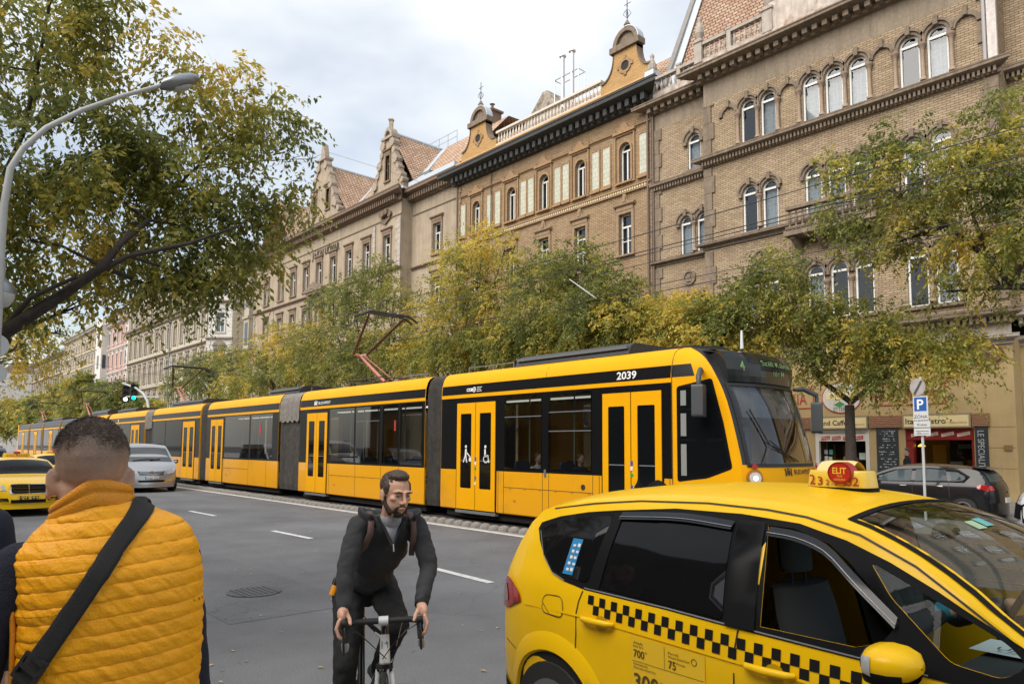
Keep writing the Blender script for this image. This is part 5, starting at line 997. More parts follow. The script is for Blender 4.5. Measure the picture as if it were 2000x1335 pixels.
def tmodule(par, x0, x1, doors=(), wins=(), seams=(), bay=(), roofb=True, rmat=None, dark=False, see=False):
    f = lambda u, v, d=0: V(u, Y0-d, v)
    mb = MB(); a, b = tsec(x0, 0), tsec(x1, 0); n = len(a); SH_ = [rect(u0+.03, u1-.03, 1.37, 3.02) for u0, u1, _ in wins] if see else []
    mb.add(a+b, [(i, i+1, n+i+1, n+i) for i in range(n-1) if not (see and i in (1, n-3))]+([] if see else [tuple(range(n)), tuple(range(2*n-1, n-1, -1))])+[(n-1, 0, n, 2*n-1)])
    if see:
        for y_ in (Y0, Y1): sheet(mb, rect(x0, x1, .45, 3.2), SH_, lambda u, v: V(u, y_, v))
    o = mb.build('car_body', [TY if not dark else TY], par, 25, world=True)
    S = lambda name, mm, mat, **k: mm.build(name, mat, o, world=True, **k)
    yz = lambda z: interp(z, SEC)
    mb = MB(); mb.grid(2, 4, lambda i, j: V((x0+.02, x1-.02)[i], Y0+yz((3.19, 3.27, 3.35, 3.43)[j])-.004, (3.19, 3.27, 3.35, 3.43)[j])); S('upper_band', mb, TBK)
    if dark: mb = MB(); zz = (3.44, 3.52, 3.6, 3.7, 3.765); mb.grid(2, 5, lambda i, j: V((x0+.02, x1-.02)[i], Y0+yz(zz[j])-.006, zz[j])); S('roof_band', mb, TBK)
    mb = MB()
    if see: sheet(mb, rect(x0+.01, x1-.01, 1.28, 3.10), SH_, lambda u, v: f(u, v, .004)); sheet(mb, rect(x0+.01, x1-.01, 1.28, 3.10), SH_, lambda u, v: f(u, v, -.03))
    else: mb.box(x0+.01, x1-.01, Y0-.004, Y0+.05, 1.28, 3.10)
    S('window_band', mb, TBK)
    if see:
        IW = M('tram_lining', (.10, .10, .10), .8)
        mb = MB(); mb.box(x0+.05, x1-.05, Y0+.04, Y1-.04, .36, .42); mb.box(x0+.05, x1-.05, Y0+.04, Y1-.04, 3.08, 3.14); mb.build('lining', IW, o, world=True)
        MB().box(x0+.3, x1-.3, YC-.1, YC+.1, 3.04, 3.07).build('ceiling_light', M('ceiling_light', (.6, .6, .6), .5, emit=(1, .95, .85), es=.8), o, world=True)
        SB = M('seat_blue', (.03, .05, .10), .8); PG = M('pole_green', (.35, .38, .30), .4)
        for (u0, u1, _) in wins:
            u = u0+.35
            while u < u1-.2:
                for yy in (Y0+.45, Y1-.5):
                    mb = MB(); mb.box(u-.2, u+.22, yy-.22, yy+.22, .82, .9); mb.prism(smoothpoly(rect(-.22, .22, .88, 1.52), .08, 3), lambda a_, b_, d: V(u-.22+d, yy+a_, b_), -.04, .04); mb.build('seat', SB, o, world=True)
                mb = MB(); mb.path([(u-.24, Y0+.72, .42), (u-.24, Y0+.72, 3.08)], .018, 6); mb.build('pole', PG, o, world=True); u += .85
    mb = MB(); mb.box(x0+.01, x1-.01, Y0-.002, Y0+.05, .30, 1.27); S('lower_panel', mb, TYL)
    mb = MB(); mb.box(x0+.1, x1-.1, Y0+.15, Y1-.15, .10, .30); S('underframe', mb, UND)
    ds = sorted(doors)
    for (u0, u1) in ds:
        mb = MB(); mb.box(u0-.03, u1+.03, Y0-.008, Y0+.03, .27, 2.99); r = S('door', mb, TBK); w = (u1-u0)/2
        mb = MB(); mb.box(u0-.02, u1+.02, Y0-.03, Y0+.1, .20, .27); mb.build('door_step', ROOFG, r, world=True)
        for k in (0, 1):
            a, b = u0+w*k+.012, u0+w*(k+1)-.012
            out = rect(a, b, .30, 2.96); inn = smoothpoly(rect(a+.15, b-.15, .82, 2.69), .03, 2); o4 = densify(out, 9); 
            mb = MB(); sheet(mb, out, [inn], lambda u, v: f(u, v, .026)); n = len(inn); mb.add([f(u, v, .026) for u, v in inn]+[f(u, v, .004) for u, v in inn], [(i, (i+1) % n, n+(i+1) % n, n+i) for i in range(n)])
            mb.add([f(u, v, .026) for u, v in out]+[f(u, v, .0) for u, v in out], [(i, (i+1) % 4, 4+(i+1) % 4, 4+i) for i in range(4)]); mb.build('door_leaf', TY, r, world=True, recalc=False)
            MB().prism(inn, f, .0, .014).build('door_glass', TGL, r, world=True)
            MB().box(a+.16, b-.16, Y0-.018, Y0-.014, 1.50, 1.52).build('rail', ROOFG, r, world=True)
    for (u0, u1, bars) in wins:
        r = (MB().prism(smoothpoly(rect(u0, u1, 1.34, 3.05), .04, 2), f, .004, .010) if not see else MB().add([f(*q, .008) for q in rect(u0, u1, 1.34, 3.05)], [(0, 1, 2, 3)])).build('window', TGS if see else TGL, o, world=True)
        if see: MB().add([f(*q, -TW-.002) for q in rect(u0, u1, 1.34, 3.05)], [(0, 1, 2, 3)]).build('window', TGS, o, world=True)
        for bz in bars: MB().box(u0+.02, u1-.02, Y0-.016, Y0-.008, bz, bz+.022).build('window_bar', GREYP, r, world=True)
    mb = MB()
    for s in seams: mb.box(s-.006, s+.006, Y0-.005, Y0+.02, .30, 1.27)
    for s in bay: mb.box(s[0], s[1], Y0-.005, Y0+.02, .90, .912)
    if seams: S('panel_seams', mb, SEAM)
    mb = MB()
    for s in bay:
        u = s[0]+.2
        while u < s[1]: mb.box(u, u+.06, Y0-.012, Y0, .88, .90); u += .5
        mb.box(s[0]+.35, s[0]+.43, Y0-.012, Y0, .58, .63)
    if bay: S('hinges', mb, M('hinge_orange', (.5, .18, .03), .5))
    return o
def bellows(par, x0, x1, n=9):
    mb = MB(); prof = []
    for k in range(n*2+1): prof.append((x0+(x1-x0)*k/(2*n), .05 if k % 2 else .14))
    pts = []
    for x, ins in prof: pts.append([V(x, Y0+ins+d, z) for z, d in SEC]+[V(x, Y1-ins-d, z) for z, d in reversed(SEC)])
    m = len(pts[0]); mb.add([q for r_ in pts for q in r_], [(i*m+j, i*m+(j+1) % m, (i+1)*m+(j+1) % m, (i+1)*m+j) for i in range(len(pts)-1) for j in range(m)])
    o = mb.build('bellows', BEL, par, world=True)
    if x1-x0 > 1.2: MB().grid(15, 5, lambda i, j: V(x0+.05+(x1-x0-.1)*i/14, Y0-.0+.03*math.sin(i*2.2)+interp((3.76, 3.6, 3.4, 3.1, 2.75)[j]+.0, SEC), (3.76, 3.6, 3.4, 3.1, 2.72+.05*math.sin(i*1.9))[j])).build('bellows_cover', M('bellows_cloth', (.19, .175, .155), .9, var=.25), o, world=True)
    return o
def roofbox(par, x0, x1, y0=Y0+.35, h=.26):
    f = lambda a, b, d: V(x0+d, a, b); L_ = x1-x0
    mb = MB().prism([(y0, 3.80), (y0+.10, 3.80+h*.75), (y0+.25, 3.80+h), (Y1-.6, 3.80+h), (Y1-.45, 3.8)], f, 0, L_)
    o = mb.build('roof_unit', M('roof_unit_dark', (.025, .028, .031), .45, var=.2), par, world=True); MB().box(x0+.05, x1-.05, y0+.0, y0+.06, 3.84+h*.3, 3.84+h*.55).build('roof_rail', GREYP, o, world=True)
def pantograph(par, xb, ztop=6.12, sg=1, w=.8):
    """single arm pantograph: base, lower arm, knee, upper arm fork, collector head"""
    yc = (Y0+Y1)/2; RD = M('pantograph_red', (.45, .16, .13), .5); DK = M('pantograph_black', (.03, .03, .032), .5)
    o = MB().box(xb-.6, xb+.6, yc-.45, yc+.45, 3.92, 3.97).build('pantograph', DK, par, world=True)
    k = V(xb-sg*1.15, yc, 5.0); h = V(xb+sg*.55, yc, ztop-.12); b0 = V(xb+sg*.5, yc, 3.98)
    mb = MB(); mb.path([b0, k], [.06, .045], 8); mb.path([b0+V(0, .3, .1), k+V(0, .1, .05)], .018, 5); mb.build('lower_arm', RD, o, 60, world=True)
    mb = MB(); mb.path([k, k+V(0, -.25, .05)], .045, 8); mb.path([k, k+V(0, .25, .05)], .045, 8); mb.build('knee', M('knee_pink', (.6, .32, .3), .5), o, 60, world=True)
    mb = MB(); mb.path([k+V(0, -.25, .05), h+V(0, -w*.9, 0)], [.05, .04], 6); mb.path([k+V(0, .25, .05), h+V(0, w*.9, 0)], [.05, .04], 6); mb.build('upper_arm', M('arm_dark_red', (.06, .02, .02), .5), o, 60, world=True)
    mb = MB()
    for dx in (-.17, .17): mb.path([h+V(dx, -w-.35, -.12), h+V(dx, -w, .06), h+V(dx, w, .06), h+V(dx, w+.35, -.12)], .042, 6)
    for dy in (-w, w): mb.path([h+V(-.2, dy, .02), h+V(.2, dy, .02)], .022, 5)
    mb.build('collector', DK, o, world=True)
    mb = MB(); 
    for dx in (-.9, 1.0): mb.path([(xb+dx, yc-.5, 3.82), (xb+dx, yc-.5, 4.08), (xb+dx, yc+.5, 4.08), (xb+dx, yc+.5, 3.82)], .02, 5)
    mb.path([(xb-.9, yc-.5, 4.08), (xb+1.0, yc-.5, 4.08)], .02, 5); mb.build('base_frame', DK, o, world=True)
T1 = root('tram', (-8, 12.68, 0), 0, 'long yellow articulated tram number 2039 with black window band on the near track', 'tram')
m1 = tmodule(T1, -15.42, -8.08, [(-14.72, -13.19), (-9.80, -8.30)], [(-12.88, -11.60, (2.55,)), (-11.39, -10.10, (2.2, 2.62))], (-13.1, -12.9, -11.58, -11.38, -10.08, -9.9, -8.14), [(-12.9, -10.08)], see=True)
tmodule(T1, -23.82, -16.17, [(-23.23, -21.75)], [(-21.6, -20.0, ()), (-19.9, -18.5, (2.6,)), (-18.35, -17.5, ()), (-17.4, -16.3, ())], (-21.6, -19.9, -18.4, -17.44), [(-21.6, -18.4)], see=True)
tmodule(T1, -33.12, -25.56, [(-32.6, -31.1)], [(-30.9, -28.3, ()), (-28.15, -26.1, ())], (-31.0, -28.3, -26.6), [(-31.0, -28.3)], see=True)
tmodule(T1, -41.5, -34.06, [(-36.4, -34.7)], [(-41.2, -39.2, ()), (-39.05, -36.6, ())], (-39.2, -36.6))
tmodule(T1, -51.0, -42.95, [(-45.6, -43.9)], [(-50.6, -48.2, ()), (-48, -45.8, ())], (-48.1, -45.7))
tmodule(T1, -58.5, -51.7, [(-56, -54.5)], [(-54.2, -52, ())], ())
for a, b in ((-16.17, -15.42), (-25.56, -23.82), (-34.06, -33.12), (-42.95, -41.5), (-51.7, -51.0)): bellows(T1, a, b, 9 if b-a < 1.2 else 12)
roofbox(T1, -12.9, -9.4); roofbox(T1, -27.4, -24.7); roofbox(T1, -39.6, -34.9); roofbox(T1, -50.4, -46.3); roofbox(T1, -57.5, -53, h=.4)
pantograph(T1, -21.0, 6.3, w=.75); pantograph(T1, -41.0, 6.1, w=.85)
mb = MB()
for x in (-15.2, -14.2, -13.4, -17.6, -24.5): mb.path([(x, Y0+.75, 3.8), (x, Y0+.75, 4.0)], .02, 5)
mb.path([(-15.2, Y0+.75, 3.98), (-13.4, Y0+.75, 3.98)], .015, 5); mb.path([(-18.4, Y0+.7, 3.96), (-17, Y0+.7, 3.96)], .02, 5); mb.build('roof_handrail', GREYP, T1, world=True)
# nose
XP = [(.25, -7.0), (.6, -6.78), (1.1, -6.66), (1.5, -6.69), (1.95, -6.78), (2.7, -6.98), (3.15, -7.18), (3.5, -7.42), (3.7, -7.70), (3.8, -7.98)]
YC = (Y0+Y1)/2; HWN = TW/2
def nside(x, z, off=0):      # near cab side: y as a function of x
    xp = sinterp(z, XP); t = max(0, min(1, (x+8.08)/(xp+8.08+1e-6))); return V(x, Y0+interp(z, SEC)+.05*t*t-off, z)
def nose(s, z):
    xp = sinterp(z, XP); ins = interp(z, SEC)
    if s <= .3: t = s/.3; return V(-8.08+(xp+8.08)*t, Y0+ins+.05*t*t, z)
    if s >= .7: t = (1-s)/.3; return V(-8.08+(xp+8.08)*t, Y1-ins-.05*t*t, z)
    q = (s-.3)/.4; c = 2*q-1; ya, yb = Y0+ins+.05, Y1-ins-.05
    return V(xp+.36*(1-abs(c)**2.6)*(1 if z < 3.4 else max(.3, 1-(z-3.4)*1.2)), ya+(yb-ya)*q, z)
zs = [.25, .35, .5, .7, .9, 1.1, 1.28, 1.42, 1.57, 1.7, 1.95, 2.2, 2.45, 2.7, 2.9, 3.02, 3.12, 3.19, 3.27, 3.35, 3.43, 3.5, 3.58, 3.66, 3.74, 3.8]
ss = [0, .06, .12, .17, .21, .245, .27, .29, .3]+[.305, .315]+[.315+.37*i/20 for i in range(1, 20)]+[.685, .695, .7, .71, .73, .755, .79, .83, .88, .94, 1]
ny, nb_, ng, nlow, nhole = MB(), MB(), MB(), MB(), MB()
for j in range(len(zs)-1):
    for i in range(len(ss)-1):
        a, b, c, d = [nose(ss[ii], zs[jj]) for ii, jj in ((i, j), (i+1, j), (i+1, j+1), (i, j+1))]; sm_ = (ss[i]+ss[i+1])/2; zm = (zs[j]+zs[j+1])/2
        front = .315 < sm_ < .685; black = .305 < sm_ < .695
        if front and 1.57 < zm < 3.02: continue
        t = nb_ if (black and zm > 3.02) or (black and not front and zm > 1.57) else ny
        if sm_ <= .17 and 3.19 < zm < 3.43: t = nb_
        t.add([a, b, c, d], [(0, 1, 2, 3)])
def weld(mb, name, mat, par, ang=50):
    o = mb.build(name, mat, par, None, world=True, recalc=False); bm = bmesh.new(); bm.from_mesh(o.data); bmesh.ops.remove_doubles(bm, verts=bm.verts, dist=1e-4); bmesh.ops.recalc_face_normals(bm, faces=bm.faces); bm.to_mesh(o.data); bm.free()
    for p_ in o.data.polygons: p_.use_smooth = True
    o.data.set_sharp_from_angle(angle=math.radians(ang)); return o
nz = weld(ny, 'nose', TY, T1); weld(nb_, 'nose_dome', M('tram_black_gloss', (.012, .013, .015), .35), T1)
mb = MB().prism([(nose(s, 3.8).x, nose(s, 3.8).y) for s in ss], lambda a, b, d: V(a, b, d), 3.77, 3.802); mb.prism([(-8.9, Y0+.5), (-8.0, Y0+.7), (-7.75, YC), (-8.0, Y1-.7), (-8.9, Y1-.5)], lambda a, b, d: V(a, b, d), 3.8, 3.87); mb.box(-8.7, -8.3, YC-.2, YC+.2, 3.87, 3.93); mb.build('nose_roof', M('tram_black_gloss', (0, 0, 0)), T1, world=True)
MB().lathe([(.038, 0), (.022, .36), (.018, .38)], (-7.75, YC+.6, 3.9), 10).build('aerial', M('aerial_white', (.6, .6, .6), .5), T1, 60, world=True)
# windscreen
def nz2(q, z, off=0): s = .315+.37*q; a = nose(s, z); n = Vector((1, (q-.5)*1.1, .1)).normalized(); return a+n*off
MB().grid(21, 12, lambda i, j: nz2(i/20, 1.57+1.45*j/11)).build('windscreen', glassmat('windscreen_glass', (.62, .64, .66), .9), T1, True, world=True)
mb = MB(); mb.grid(21, 2, lambda i, j: nz2(i/20, 2.98+.06*j, .012)); mb.grid(21, 2, lambda i, j: nz2(i/20, 1.53+.06*j, .012)); mb.grid(2, 12, lambda i, j: nz2((0, .025)[i], 1.57+1.45*j/11, .012)); mb.grid(2, 12, lambda i, j: nz2((.975, 1)[i], 1.57+1.45*j/11, .012)); mb.build('windscreen_seal', RUB, T1, world=True, recalc=False)
# display
def dsp(u, v, off=.0): return nz2(u, v, off)
dl = lambda z: .03+(z-3.06)*.62
mb = MB(); mb.grid(17, 6, lambda i, j: dsp(.03+.94*i/16, 3.06+.53*j/5, dl(3.06+.53*j/5))); n = 17
mb.grid(17, 2, lambda i, j: dsp(.03+.94*i/16, 3.06, .03*(1-j))); mb.grid(17, 3, lambda i, j: dsp(.03+.94*i/16, (3.59, 3.64, 3.70)[j], (dl(3.59), .30, .0)[j])); mb.grid(2, 6, lambda i, j: dsp(.03, 3.06+.53*j/5, dl(3.06+.53*j/5)*i)); mb.grid(2, 6, lambda i, j: dsp(.97, 3.06+.53*j/5, dl(3.06+.53*j/5)*i))
dd = mb.build('destination_display', M('display_black', (.012, .014, .014), .12), T1, world=True)
LED = M('led_green', (.1, .2, .08), .6, emit=(.24, .34, .10), es=.16)
tm = MB(); g = lambda a, b: dsp(a, b, dl(b)+.005)
text(tm, '4', g, .13, 3.26, .17, .04, bold=.01); text(tm, 'Széll Kálmán', g, .56, 3.37, .095, .44, 'c', bold=.004); text(tm, 'tér M', g, .56, 3.21, .095, .17, 'c', bold=.004); tm.build('display_text', LED, dd, world=True, recalc=False)
# cab side window and bars
cw = smoothpoly([(-7.97, 1.23), (-7.33, 1.32), (-6.84, 1.50), (-7.0, 2.3), (-7.23, 3.13), (-7.97, 3.01)], .06, 3)
mb = MB(); sheet(mb, cw, [], lambda a, b: nside(a, b, .006), (.12, .12)); mb.build('cab_window_frame', TBK, T1, world=True, recalc=False)
mb = MB(); sheet(mb, offs(cw, .06), [], lambda a, b: nside(a, b, .010), (.12, .12)); o = mb.build('cab_window', TGL, T1, True, world=True, recalc=False)
mb = MB()
for z in (1.98, 2.55): mb.add([nside(-7.9, z, .016), nside(sinterp(z, [(1.5, -6.9), (2.3, -7.05), (3.1, -7.28)]), z, .016), nside(sinterp(z, [(1.5, -6.9), (2.3, -7.05), (3.1, -7.28)]), z+.05, .016), nside(-7.9, z+.05, .016)], [(0, 1, 2, 3)])
mb.build('window_bar', TBK, o, world=True)
mb = MB()
for a, b in ((1.35, 1.93), (2.08, 2.5), (2.65, 2.93)): mb.add([nside(-7.88, a, .013), nside(-7.76, a, .013), nside(-7.76, b, .013), nside(-7.88, b, .013)], [(0, 1, 2, 3)])
mb.build('grab_panel', M('panel_pale', (.22, .23, .22), .5), o, world=True)
mb = MB(); mb.add([V(-8.085, Y0-.006, .3), V(-8.07, Y0-.006, .3), V(-8.07, Y0-.006, 3.43), V(-8.085, Y0-.006, 3.43)], [(0, 1, 2, 3)]); mb.grid(2, 5, lambda i, j: V((-8.085, -8.07)[i], Y0+interp((3.43, 3.55, 3.65, 3.75, 3.8)[j], SEC)-.006, (3.43, 3.55, 3.65, 3.75, 3.8)[j])); mb.grid(2, 5, lambda i, j: V((-11.5, -11.49)[i], Y0+interp((3.43, 3.55, 3.65, 3.75, 3.8)[j], SEC)-.006, (3.43, 3.55, 3.65, 3.75, 3.8)[j])); mb.build('seam', SEAM, T1, world=True)
# cab interior, driver
MB().box(-8.0, -7.85, Y0+.3, Y1-.3, .5, 3.6).build('cab_bulkhead', M('cab_wall', (.035, .034, .032), .8), T1, world=True)
mb = MB(); mb.prism([(-7.6, .9), (-6.9, .9), (-6.75, 1.45), (-7.2, 1.62), (-7.6, 1.55)], lambda a, b, d: V(a, d, b), Y0+.35, Y1-.35); mb.build('dashboard', M('dash_grey', (.06, .065, .07), .6), T1, world=True)
mb = MB(); mb.grid(15, 5, lambda i, j: nz2(.06+.88*i/14, 2.42+.55*j/4, -.06)); mb.build('sun_blind', M('sun_blind_grey', (.10, .11, .115), .7), T1, world=True)
mb = MB(); mb.box(-7.84, -7.82, Y0+1.9, Y0+2.3, 1.6, 2.3); mb.box(-7.83, -7.8, Y0+1.0, Y0+1.35, 2.1, 2.4); mb.build('cab_notice', M('notice_pale', (.3, .3, .28), .6), T1, world=True)
# badges, mirror, lights, wiper
mb = MB(); text(mb, '2039', lambda a, b: V(a, Y0-.012+interp(b, SEC), b), -9.42, 3.235, .155, .50, bold=.02); mb.build('number', WHT, T1, world=True, recalc=False)
def bkk(par, f, u, v, s, m, m2):
    mb = MB(); mb.prism(rect(u, u+s*2.1, v+s*.25, v+s*.85), f, 0, .002); mb.prism(circ(u+s*2.3, v+s*.55, s*.52, 16), f, 0, .002)
    o = mb.build('operator_badge', m, par, world=True); mb = MB(); text(mb, 'BKK', lambda a, b: f(a, b, .004), u+s*.15, v+s*.38, s*.34, s*1.3, bold=.02); mb.ring(circ(u+s*2.3, v+s*.55, s*.32, 12), circ(u+s*2.3, v+s*.55, s*.2, 12), f, .003, .004)
    mb.build('badge_text', m2, o, world=True); mb = MB()
    for k in range(3): mb.prism(rect(u+s*3.1, u+s*(4.6-.3*(k % 2)), v+s*(.15+.36*k), v+s*(.27+.36*k)), f, 0, .002)
    mb.build('badge_lines', m, par, world=True)
sf = lambda u, v, d=0: V(u, Y0-.008-d+interp(v, SEC), v)
bkk(T1, sf, -14.35, 3.22, .13, WHT, TBK)
def crest(par, f, u, v, s, m):
    mb = MB(); mb.prism([(u-.3*s, v+.7*s), (u-.3*s, v+.3*s), (u, v), (u+.3*s, v+.3*s), (u+.3*s, v+.7*s)], f, 0, .002)
    mb.prism([(u-.22*s, v+.76*s), (u+.22*s, v+.76*s), (u+.26*s, v+s), (u, v+.88*s), (u-.26*s, v+s)], f, 0, .002)
    for sg in (-1, 1): mb.prism([(u+sg*.38*s, v), (u+sg*.7*s, v+.05*s), (u+sg*.62*s, v+.5*s), (u+sg*.72*s, v+.85*s), (u+sg*.45*s, v+.9*s), (u+sg*.4*s, v+.5*s)], f, 0, .002)
    mb.build('city_crest', m, par, world=True)
crest(T1, sf, -22.65, 3.22, .16, WHT); mb = MB(); text(mb, 'BUDAPEST', lambda a, b: sf(a, b, .003), -22.45, 3.25, .09, .85, bold=.01); mb.build('lettering', WHT, T1, world=True, recalc=False)
crest(T1, sf, -48.6, 3.22, .16, WHT)
ff = lambda u, v, d=0: nz2(u, v, .006+d)
crest(T1, lambda u, v, d=0: ff(u/2.3, v, d), .72+.12, 1.37, .15, SEAM); mb = MB(); text(mb, 'BUDAPEST', lambda a, b: ff(a, b, .004), .44, 1.40, .085, .27, bold=.012); mb.build('lettering', SEAM, T1, world=True, recalc=False)
bkk(T1, lambda u, v, d=0: ff(u/2.3, v, d), 1.78, 1.36, .13, SEAM, TY)
mb = MB(); mb.grid(2, 6, lambda i, j: ff((.70, .705)[i], .3+1.22*j/5)); mb.build('seam', SEAM, T1, world=True)
for q, sg in ((.035, 1), (.965, -1)):
    hp = nz2(q, 1.34, .02); hl = MB(); n = Vector((1, (q-.5)*1.4, 0)).normalized(); s_ = Vector((-n.y, n.x, 0)); hf = lambda a, b, d=0: hp+s_*a+V(0, 0, 1)*b+n*d
    o = MB().prism(circ(0, 0, .15, 20, .16), hf, -.05, .02).build('headlight', M('headlight_housing', (.35, .14, .01), .4), T1, world=True)
    MB().lathe([(.0, 0), (.07, .03), (.10, .07)], (0, 0, 0), 14).mesh('x', GREYP)
    MB().prism(circ(0, 0, .105, 18), hf, .02, .05).build('lens', M('lamp_lens', (.62, .62, .60), .08, coat=1), o, world=True); MB().prism(circ(0, .0, .045, 12), hf, .05, .056).build('bulb', M('bulb', (.9, .85, .7), .2, emit=(1, .85, .6), es=1.2), o, world=True)
    MB().prism(circ(0, .2, .05, 12), hf, .0, .03).build('red_lamp', M('red_lens', (.35, .02, .01), .15, coat=1), o, world=True)
def mirror(par, base, out, down):
    mb = MB(); b = Vector(base); o = Vector(out); mb.path([b, b*.6+o*.4+V(0, 0, .06), o, o+V(0, 0, -.15)], [.035, .05, .05, .04], 8); r = mb.build('mirror_arm', M('mirror_grey', (.05, .055, .06), .5), par, 60, world=True)
    c = o+V(0, 0, -.15-down/2); mb = MB(); mb.prism(smoothpoly(rect(-.15, .15, -down/2, down/2), .05, 4), lambda u, v, d: c+V(.35, -.94, 0).normalized()*u*1.0+V(0, 0, 1)*v+V(.94, .35, 0)*d, -.1, .1); mb.build('mirror_housing', M('mirror_grey', (0, 0, 0)), r, world=True)
    return r, c
mirror(T1, (-7.45, Y0+.05, 3.28), (-7.30, Y0-.28, 3.14), .58); mirror(T1, (-7.0, Y1-.1, 3.05), (-6.72, Y1+.3, 2.95), .62)
mb = MB(); a = nz2(.12, 1.6, .05); mb.path([a, nz2(.2, 1.9, .05), nz2(.10, 2.55, .05)], .014, 5); mb.path([nz2(.45, 1.62, .05), nz2(.2, 2.0, .06)], .01, 5); mb.path([nz2(.5, 1.62, .05), nz2(.22, 1.9, .06)], .01, 5); mb.build('wiper', RUB, T1, world=True)
MB().box(-11.52, -11.46, Y0-.02, Y0, 1.2, 1.36).build('lock', GREYP, T1, world=True)
MB().prism(circ(-10.35, 1.02, .06, 12), lambda u, v, d: V(u, Y0-d, v), .0, .012).build('socket', SEAM, T1, world=True)
MB().lathe([(.0, 0), (.32, 0), (.32, .1), (0, .1)], (-11.2, Y0+.3, .32), 18, 'y').build('wheel', UND, T1, world=True); MB().lathe([(.0, 0), (.32, 0), (.32, .1), (0, .1)], (-12.6, Y0+.3, .32), 18, 'y').build('wheel', UND, T1, world=True)
# door pictograms and buttons
for u, kind in ((-14.53, 'stroller'), (-13.62, 'chair')):
    mb = MB(); g = lambda a, b, d=0: V(a, Y0-.016-d, b); c = u+.19 if kind == 'stroller' else u+.05
    mb.prism(circ(c, 1.86, .04, 10), g, 0, .003)
    if kind == 'stroller': mb.prism([(c-.03, 1.80), (c+.04, 1.80), (c+.02, 1.62), (c+.06, 1.46), (c+.02, 1.46), (c-.02, 1.6), (c-.08, 1.46), (c-.12, 1.46), (c-.04, 1.64)], g, 0, .003); mb.prism([(c+.05, 1.72), (c+.2, 1.6), (c+.19, 1.57), (c+.04, 1.68)], g, 0, .003); mb.prism([(c+.12, 1.57), (c+.26, 1.6), (c+.22, 1.49), (c+.14, 1.49)], g, 0, .003)
    else: mb.ring(circ(c+.02, 1.56, .10, 14), circ(c+.02, 1.56, .075, 14), g, 0, .003); mb.prism([(c-.04, 1.80), (c+.02, 1.80), (c+.02, 1.66), (c+.11, 1.66), (c+.16, 1.48), (c+.12, 1.47), (c+.07, 1.61), (c-.04, 1.61)], g, 0, .003)
    mb.build('pictogram', WHT, T1, world=True)
for u in (-13.94, -9.03):
    for z, m, s in ((1.55, M('sticker_blue', (.03, .07, .3), .5), .045), (1.45, WHT, .04), (1.32, M('button_green', (.02, .3, .06), .4), .05), (1.08, M('sticker_blue', (0, 0, 0)), .04), (.95, WHT, .035)):
        MB().prism(circ(u, z, s*.75, 10) if 'green' in m.name else rect(u-s/1.6, u+s/1.6, z-s, z+s), lambda a, b, d: V(a, Y0-.026-d, b), 0, .008).build('door_button', m, T1, world=True)
# passengers seen dimly through the glass and red blind
MB().box(-17.7, -17.62, Y0-.013, Y0-.010, 2.3, 2.6).build('red_sticker', M('red_sticker', (.4, .03, .02), .5), T1, world=True); MB().box(-27.3, -27.15, Y0-.013, Y0-.010, 2.3, 2.65).build('red_sticker', M('red_sticker', (0, 0, 0)), T1, world=True)
# second tram far behind
T2 = root('tram', (-70, 12.68, 0), 0, 'distant second tram with dark roof side, at the left beyond the taxi', 'tram')
for a, b in ((-66, -61), (-73.5, -66.8), (-80.5, -74.3), (-87.5, -81.3)):
    tmodule(T2, a, b, [((a+b)/2-.7, (a+b)/2+.7)], [(a+.3, (a+b)/2-.9, ()), ((a+b)/2+.9, b-.3, ())], dark=True)
for a, b in ((-66.8, -66), (-74.3, -73.5), (-81.3, -80.5)): bellows(T2, a, b, 5)
MB().box(-87.9, -87.5, Y0, Y1, .3, 3.75).build('end_panel', TY, T2, world=True)
roofbox(T2, -72, -68); roofbox(T2, -79, -76); pantograph(T2, -63.5, 6.0); pantograph(T2, -83, 5.9)
